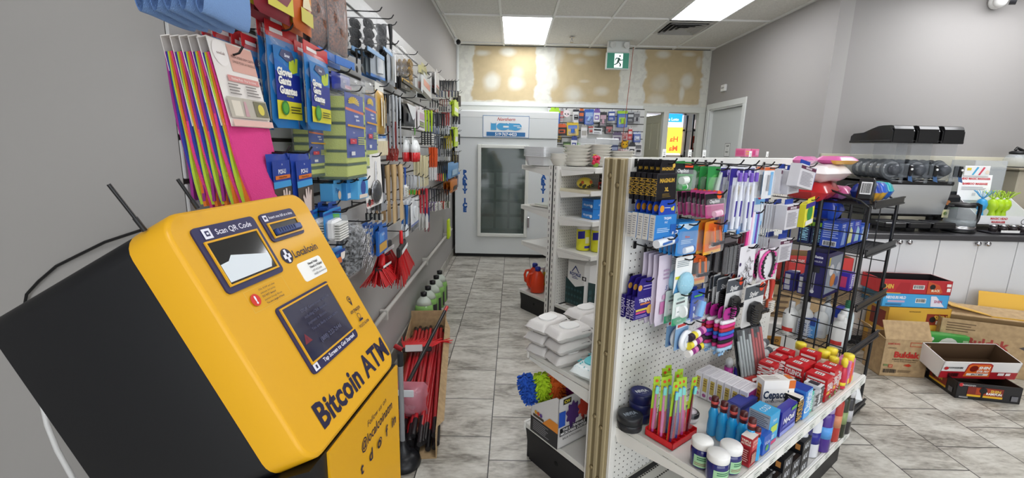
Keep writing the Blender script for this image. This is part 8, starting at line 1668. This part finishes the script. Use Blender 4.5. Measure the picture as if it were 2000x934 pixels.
# ================================================================== ON THE FLOOR, LEFT WALL
bx = mottled('kraft_board', '#a58a66', '#b89c74', 30, .8, .05); bxi = M('#8d7350', .8)
t = thing('floor_carton', 'long open brown carton lying on the floor full of broom sticks', 'box', (-.745, 3.42, 0))
L_, Wd, Hh = 1.50, .27, .13
mb = MB(); mb.box(0, Wd, -L_, 0, 0, .005, bx); mb.box(0, .005, -L_, 0, 0, Hh, bx); mb.box(0, Wd, -.005, 0, 0, Hh+.05, bx); mb.box(Wd-.005, Wd, -L_, 0, 0, Hh, bx)
mb.build('tray', t); MB().add([(Wd, -.05, Hh), (Wd, -L_+.05, Hh), (Wd+.03, -L_+.15, Hh-.03), (Wd+.035, -.2, Hh-.02)], [(0, 1, 2, 3)], bx).build('side_flap', t)
t.rotation_euler = (0, 0, R(6.5)); t.location = (-.768, 3.36, 0)
stick = [('stick', MB().cyl((0, 0, 0), (0, -1.20, 0), .0115, M('#b8242c', .28, coat=.3), n=10).mesh()), ('grip', MB().cyl((0, -1.19, 0), (0, -1.33, 0), .0135, M('#1c1a1c', .4), n=10).mesh()), ('end_cap', MB().cyl((0, .0, 0), (0, .05, 0), .0125, M('#201c1e', .4), n=10).mesh())]
k = 0
for ly in range(3):
    for i in range(9 - (ly == 2)):
        x = .022+.0265*i+.013*ly
        q = Matrix.Rotation(R(6.5), 3, 'Z') @ Vector((x, -.07-random.uniform(0, .12), .022+.024*ly)) + Vector((-.768, 3.36, 0))
        place(stick, 'broom_stick', 'red broom stick, %s from the wall in the %s layer of the carton' % (nth(i), ['bottom', 'middle', 'top'][ly]), 'broom stick', q, (R(random.uniform(-.6, .2)), 0, R(6.5+random.uniform(-1.0, 1.0))), 'red broom sticks in the carton'); k += 1
t = thing('broom', 'broom with red fanned bristles and a long black red tipped handle', 'broom', (-.60, 2.9, .13))
pa, pb = at_z(795, 752, .16), at_y(873, 600, 3.12)
off = Vector((-.60, 2.9, .13))
MB().cyl(pa-off, pa.lerp(pb, .93)-off, .0115, M('#1a191b', .3), n=10).cyl(pa.lerp(pb, .93)-off, pb-off, .0125, M('#c83a3c', .3), n=10).build('handle', t)
t = thing('loose_broom', 'loose red broom head lying on the sticks in the carton', 'broom', at_z(795, 688, .115)); t.rotation_euler = (R(-12), 0, R(8))
MB().box(-.03, .16, -.015, .02, 0, .03, M('#1c1a1c', .4), .006).box(-.01, .10, -.018, -.015, .006, .05, M('#dcdcda', .4), .002).cyl((-.03, 0, .015), (-.08, .02, .04), .016, M('#a81e24', .4)).build('socket', t)
mb = MB()
for i in range(70):
    a = i/69; x0 = -.02+.17*a; x1 = -.06+.36*a**.9; mb.tube([(x0, .01, .022), ((x0+x1)/2, .08, .045), (x1, .20-.10*a+random.uniform(-.01, .01), .045+random.uniform(-.02, .02))], .0026, M('#e0262c', .4), 4)
mb.build('bristles', t)
# pink shrink wrapped pack by the plunger
t = thing('wrapped_pack', 'pink and silver shrink wrapped pack lying on the near end of the sticks', 'pack', at_z(798, 806, .10)); 
mb = MB(); pillow(mb, .17, .20, .12, M('#d88a98', .12, alpha=.55), .14, .05, 3, nx=9, nz=9); mb.build('wrap', t); mb = MB(); pillow(mb, .12, .16, .08, M('#b8808c', .3), .12, .03, 4); mb.build('contents', t)
MB().box(-.085, -.03, -.012, -.002, .02, .10, M('#1c2a4c', .3), .003).box(-.06, .03, -.010, -.004, .09, .13, M('#d8dce0', .2), .003).build('label', t)
# plunger
t = thing('plunger', 'black rubber plunger with a grey handle beside the yellow machine', 'plunger', (-.478, 1.86, 0)); rb = M('#17181c', .35)
MB().lathe([(.078, 0), (.082, .01), (.075, .035), (.05, .055), (.034, .062), (.030, .085), (.018, .10), (.014, .12), (.001, .12)], rb, 28).build('rubber_cup', t)
MB().cyl((0, 0, .1), (.0, 0, .50), .011, M('#8d8f92', .4), n=14).build('handle', t); MB().cyl((0, 0, .49), (.0, 0, .55), .013, M('#232528', .4), n=14).build('grip', t)
# green washer fluid bottles along the wall
def fluid():
    g_ = M('#8fc06a', .1, alpha=.88); mb = MB(); mb.lathe([(.06, 0), (.066, .01), (.066, .14), (.058, .17)], g_, 20, T=Matrix.Diagonal((1, .8, 1, 1)))
    m2 = MB(); m2.lathe([(.058, .17), (.048, .20), (.026, .225), (.02, .235)], M('#dfe8dc', .15, alpha=.75), 20, T=Matrix.Diagonal((1, .8, 1, 1)))
    m3 = MB(); m3.lathe([(.022, .232), (.023, .258), (.001, .26)], BLACK, 14); m4 = MB(); m4.grid(lambda u, v: (.0672*math.cos(-1.0+1.5*u), .0672*.8*math.sin(-1.0+1.5*u), .02+.11*v), 8, 2, M('#2f2a30', .4))
    return [('bottle', mb.mesh()), ('shoulder', m2.mesh()), ('cap', m3.mesh()), ('label', m4.mesh())]
fl_ = fluid()
for i, (x, y) in enumerate(((-.69, 3.47), (-.685, 3.63), (-.675, 3.79), (-.67, 3.95), (-.665, 4.11))): place(fl_, 'fluid_bottle', 'green fluid bottle with black cap, %s from the broom carton' % nth(i), 'bottle', (x, y, 0), R(10*i), 'green fluid bottles along the wall', (1.12, 1.12, 1.15))

# ================================================================== ON THE FLOOR, RIGHT: CARTONS
def carton(name, label, loc, rz, w, d, h, co, ci, flaps=(), draw=None, rx=0, ry=0, draw_l=None, lo=0):
    t = thing(name, label, 'box', loc); t.rotation_euler = (R(rx), R(ry), R(rz)); th = .004; mb = MB(); co = col(co) if isinstance(co, str) else co; ci = col(ci)
    mb.box(0, w, 0, d, 0, th, co); mb.box(0, w, 0, th, 0, h-lo, co); mb.box(0, w, d-th, d, 0, h, co); mb.box(0, th, 0, d, 0, h, co); mb.box(w-th, w, 0, d, 0, h, co)
    mb.box(th, w-th, th, d-th, th, th+.001, ci); mb.box(th, w-th, d-th-.001, d-th, th, h-.001, ci); mb.box(th, th+.001, th, d-th, th, h-.001, ci); mb.box(w-th-.001, w-th, th, d-th, th, h-.001, ci); mb.box(th, w-th, th, th+.001, th, h-lo-.001, ci)
    if draw: ops(Face(mb, (0, -.0005, 0), (1, 0, 0), (0, 0, 1), w, h-lo), draw)
    if draw_l: ops(Face(mb, (-.0005, d, 0), (0, -1, 0), (0, 0, 1), d, h), draw_l)
    mb.build('walls', t)
    for side, ln, ang, *tp in flaps:
        # the flap turns about its top edge; ang 0 = straight up, positive leans outwards
        m2 = MB(); L0 = w if side in 'fb' else d; k_ = tp[0] if tp else .02; a = R(ang)
        m2.prism([(0, 0), (L0, 0), (L0-k_, ln), (k_, ln)], -.002, .002, co, 'y')
        o = m2.build('flap', t)
        hh = h-lo if side == 'f' else h
        if side == 'b': o.location = (0, d, hh); o.rotation_euler = (-a, 0, 0)
        if side == 'f': o.location = (0, 0, hh); o.rotation_euler = (a, 0, 0)
        if side == 'r': o.location = (w, 0, hh); o.rotation_euler = Euler((a, 0, R(90)))
        if side == 'l': o.location = (0, d, hh); o.rotation_euler = Euler((a, 0, R(-90)))
    return t
kraft = bx
carton('noodle_carton', 'brown noodle carton with large red name, flap folded back', (2.48, 2.82, 0), -5, .285, .17, .262, kraft, '#a58a66', [('f', .125, -28, .0), ('l', .13, 50, .03)],
       [('t', 'SAMYANG', .2, .88, .05, '#a8322c', .26, {'bold': .03}), ('r', .55, .82, .92, .84, '#b0583c'), ('r', .55, .92, .92, .94, '#b0583c'), ('r', .55, .82, .565, .94, '#b0583c'), ('r', .905, .82, .92, .94, '#b0583c'), ('t', 'CANADA', .17, .77, .035, '#3a2e24', .2), ('t', 'Buldak', .52, .60, .15, '#b82c26', .55, {'bold': .04}), ('t', 'Artificial Spicy Chicken Flavour', .5, .47, .035, '#3a2e24', .6, {'bold': .02}), ('t', 'Ramen & Buldakbokkeum', .5, .42, .035, '#3a2e24', .5),
        ('p', [(.48, .33), (.6, .36), (.66, .32), (.6, .28), (.48, .31), (.55, .32)], '#b83c26'), ('r', .05, .28, .14, .33, '#6a7a4a'), ('r', .16, .24, .25, .33, '#b0583c'), ('t', '17', .205, .285, .04, '#d8c8b0'), ('b', .06, .10, .34, .20), ('l', .38, .12, .68, .19, 3, '#5a4a38')])
carton('noodle_carton', 'yellow open noodle carton standing behind the brown one', (2.66, 3.045, .0), -3, .42, .20, .405, '#dba83c', '#c0923a', [('l', .14, 60, .02)],
       [('r', .62, .70, .95, .90, '#8a3020'), ('t', 'SHIN', .84, .84, .07, '#e0b84a', .2, {'bold': .04}), ('t', 'BEEF', .86, .75, .06, '#f0e8d8', .16, {'bold': .03}), ('t', 'NONGSHIM', .42, .93, .025, '#3a2a1c', .22), ('d', .72, .80, .05, '#1c1a18'), ('l', .84, .3, .98, .55, 4, '#5a4220')], draw_l=[('r', .2, .6, .9, .9, '#8a3020')])
carton('noodle_tray', 'light blue noodle tray resting on the yellow carton', (2.60, 3.045, .410), -3, .44, .20, .095, '#4aa8e0', '#2a2c34', [], [('t', 'NEOGURI MILD', .2, .72, .2, '#f2f2fa', .3, {'bold': .04}), ('r', .08, .35, .34, .5, '#c8b0d0'), ('r', .5, .35, .66, .7, '#f2f2f2'), ('b', .51, .4, .65, .66), ('p', [(.72, .9), (.80, .9), (.95, .1), (.74, .1)], '#e8e4f0'), ('t', 'SHIN', .84, .5, .2, '#b03a6a', .12, {'bold': .03}), ('l', .05, .1, .3, .28, 2, '#2a3a6a')])
carton('noodle_tray', 'red noodle tray topmost of the stack by the counter', (2.57, 3.05, .507), -4, .47, .19, .10, '#b82a30', '#2a2426', [], [('p', [(.2, .0), (.42, .0), (.42, .8), (.28, .8)], '#a82028'), ('t', 'SHIN', .12, .5, .3, '#e0b84a', .14, {'bold': .04}), ('d', .05, .5, .035, '#1c1a18'), ('r', .46, .35, .62, .65, '#f0f0ee'), ('b', .47, .4, .61, .62), ('p', [(.66, .95), (.82, .7), (.88, .2), (.84, .05), (.66, .05)], '#c8542c'), ('d', .73, .55, .04, '#1c1a18'), ('t', 'BLACK', .78, .3, .16, '#f0e0c0', .12, {'bold': .04}), ('r', .92, .6, .98, .8, '#f0e8e4'), ('r', .93, .25, .98, .5, '#f0e8e4'), ('r', 0, .0, .3, .06, '#e0b84a')])
carton('noodle_carton', 'large brown carton with partly hidden red name, behind the green box', (2.98, 2.98, 0), -22, .62, .12, .36, kraft, '#8d7350', [('b', .14, 70, .03)], [('t', 'Buldak', .42, .60, .16, '#a03a30', .42, {'bold': .04}), ('l', .05, .75, .3, .95, 4, '#6a5238'), ('p', [(.68, .6), (.84, .72), (.9, .6), (.8, .5)], '#4a4440')])
carton('yellow_carton', 'yellow open carton with spread flaps against the cabinets', (3.32, 2.985, .0), -22, .46, .17, .375, '#d8a944', '#c79a3e', [('l', .22, 80, .02), ('b', .14, 35, .02)], [])
put_green = carton_box(.33, .08, .175, '#3fa048', [('d', .62, .55, .2, '#e8ece4'), ('t', '8000', .62, .5, .16, '#2a5a3a', .3, {'bold': .04}), ('t', 'NEW', .62, .68, .06, '#2a5a3a', .2), ('r', .88, .6, .98, .85, '#a8d0a0'), ('d', .2, .5, .16, '#7ac07a'), ('d', .3, .85, .04, '#e8e4e0')], [('r', 0, 0, 1, 1, '#2a2f2c')], [('l', .1, .2, .9, .8, 3, '#8ac88a')])
place(put_green, 'green_carton', 'green printed carton between the brown cartons', 'box', (2.78, 2.93, .080), R(-7))
MB().box(0, .36, 0, .15, 0, .073, M('#8a3028', .6), .002).build('flat_carton', None, (2.765, 2.915, 0), R(-7), label='low dark red carton under the green one', category='box')
# dark noodle tray with the tilted white and red tray in it
ax_, ay_ = (2.736, 2.553), (3.055, 2.492); az_ = math.degrees(math.atan2(ay_[1]-ax_[1], ax_[0]*0+ay_[0]-ax_[0]))
carton('noodle_tray', 'black noodle tray on the floor with orange and yellow panels', (2.736, 2.553, 0), az_, .335, .33, .105, '#1d1c1e', '#3a2c24', [], [('d', .06, .86, .035, '#b82a30'), ('t', 'NONGSHIM', .18, .86, .09, '#e8e8e8', .2), ('r', .17, .22, .72, .80, '#7a2418'), ('r', .3, .35, .6, .75, '#a8401c'), ('r', .17, .20, .72, .32, '#e0b02a'), ('t', 'SHIN', .60, .62, .16, '#e0b84a', .2, {'bold': .04}), ('t', 'RAMYUN', .58, .46, .13, '#f0f0f0', .26, {'bold': .04}), ('d', .41, .62, .06, '#151315'), ('p', [(.38, .1), (.41, .1), (.43, .8), (.39, .8)], '#151315'), ('r', .85, .15, .95, .45, '#6a6a6e'), ('l', .05, .08, .2, .18, 2, '#c8c8c8')],
       draw_l=[('d', .2, .85, .04, '#b82a30'), ('r', .3, .2, .75, .8, '#8a2c1c'), ('r', .3, .2, .75, .32, '#e0b02a'), ('t', 'SHIN', .55, .6, .18, '#e0b84a', .3, {'bold': .04}), ('d', .42, .55, .05, '#151315'), ('r', .82, .2, .92, .5, '#6a6a6e'), ('t', 'NONGSHIM', .15, .5, .1, '#e8e8e8', .15)])
carton('noodle_tray', 'white and red noodle tray leaning inside the black one', (2.70, 2.645, .085), az_+6, .44, .19, .125, '#e2e0de', '#5a4634', [], [('r', 0, 0, 1, .42, '#a8222c'), ('p', [(.30, .0), (.66, .0), (.64, .85), (.60, .95), (.36, .95), (.32, .85)], '#a8222c'), ('p', [(.31, .12), (.65, .12), (.62, .82), (.59, .88), (.37, .88), (.335, .82)], '#e06a28'), ('d', .41, .62, .055, '#7a1c14'), ('t', 'SHIN', .54, .68, .16, '#f4f0ea', .15, {'bold': .05}), ('t', 'STIR FRY', .54, .46, .12, '#f4f0ea', .16, {'bold': .04}), ('r', .34, .20, .62, .34, '#f0ece4'), ('t', 'SPICY BEEF', .48, .27, .08, '#26201c', .24, {'bold': .04}), ('t', 'NONGSHIM', .17, .66, .10, '#3a3a40', .18, {'bold': .03}), ('d', .05, .62, .028, '#b82a30'), ('b', .10, .12, .24, .34), ('r', .74, .25, .82, .4, '#e8e0de'), ('r', .84, .25, .90, .4, '#e8e0de')], rx=14, ry=-2)
# cartons seen through the wire rack
carton('kimchi_carton', 'red printed noodle carton behind the wire rack', (1.88, 3.0, .57), -8, .40, .2, .20, '#c42c28', '#8d7350', [], [('d', .36, .5, .1, '#f0e8e0'), ('t', 'imchi', .36, .5, .2, '#b8282c', .2, {'bold': .04}), ('r', .06, .3, .2, .5, '#f0f0ee'), ('r', .55, .55, .62, .8, '#e8dcd8'), ('t', 'NONGSHIM', .14, .82, .12, '#f0e8e4', .2), ('d', .8, .4, .05, '#3a8a3a')])
carton('brown_carton', 'plain brown carton under the red printed one behind the rack', (1.76, 3.0, .0), -8, .56, .25, .565, kraft, '#8d7350', [], [('l', .05, .6, .3, .9, 4, '#6a5238')])
mb = MB(); mb.box(0, .26, 0, .14, 0, .34, M('#dedbd6', .45), .002); f = Face(mb, (0, -.0005, 0), (1, 0, 0), (0, 0, 1), .26, .34); ops(f, [('r', .05, .45, .55, .75, '#b8843a'), ('t', 'POPPED', .3, .66, .06, '#3a2a1c', .4, {'bold': .03}), ('t', 'CORN', .3, .56, .06, '#3a2a1c', .3, {'bold': .03}), ('d', .7, .4, .15, '#4a2c20'), ('l', .1, .1, .9, .3, 4, '#9a948c')])
mb.build('snack_carton', None, (1.66, 2.86, .0), R(-10), label='white snack carton with brown picture behind the wire rack', category='box')
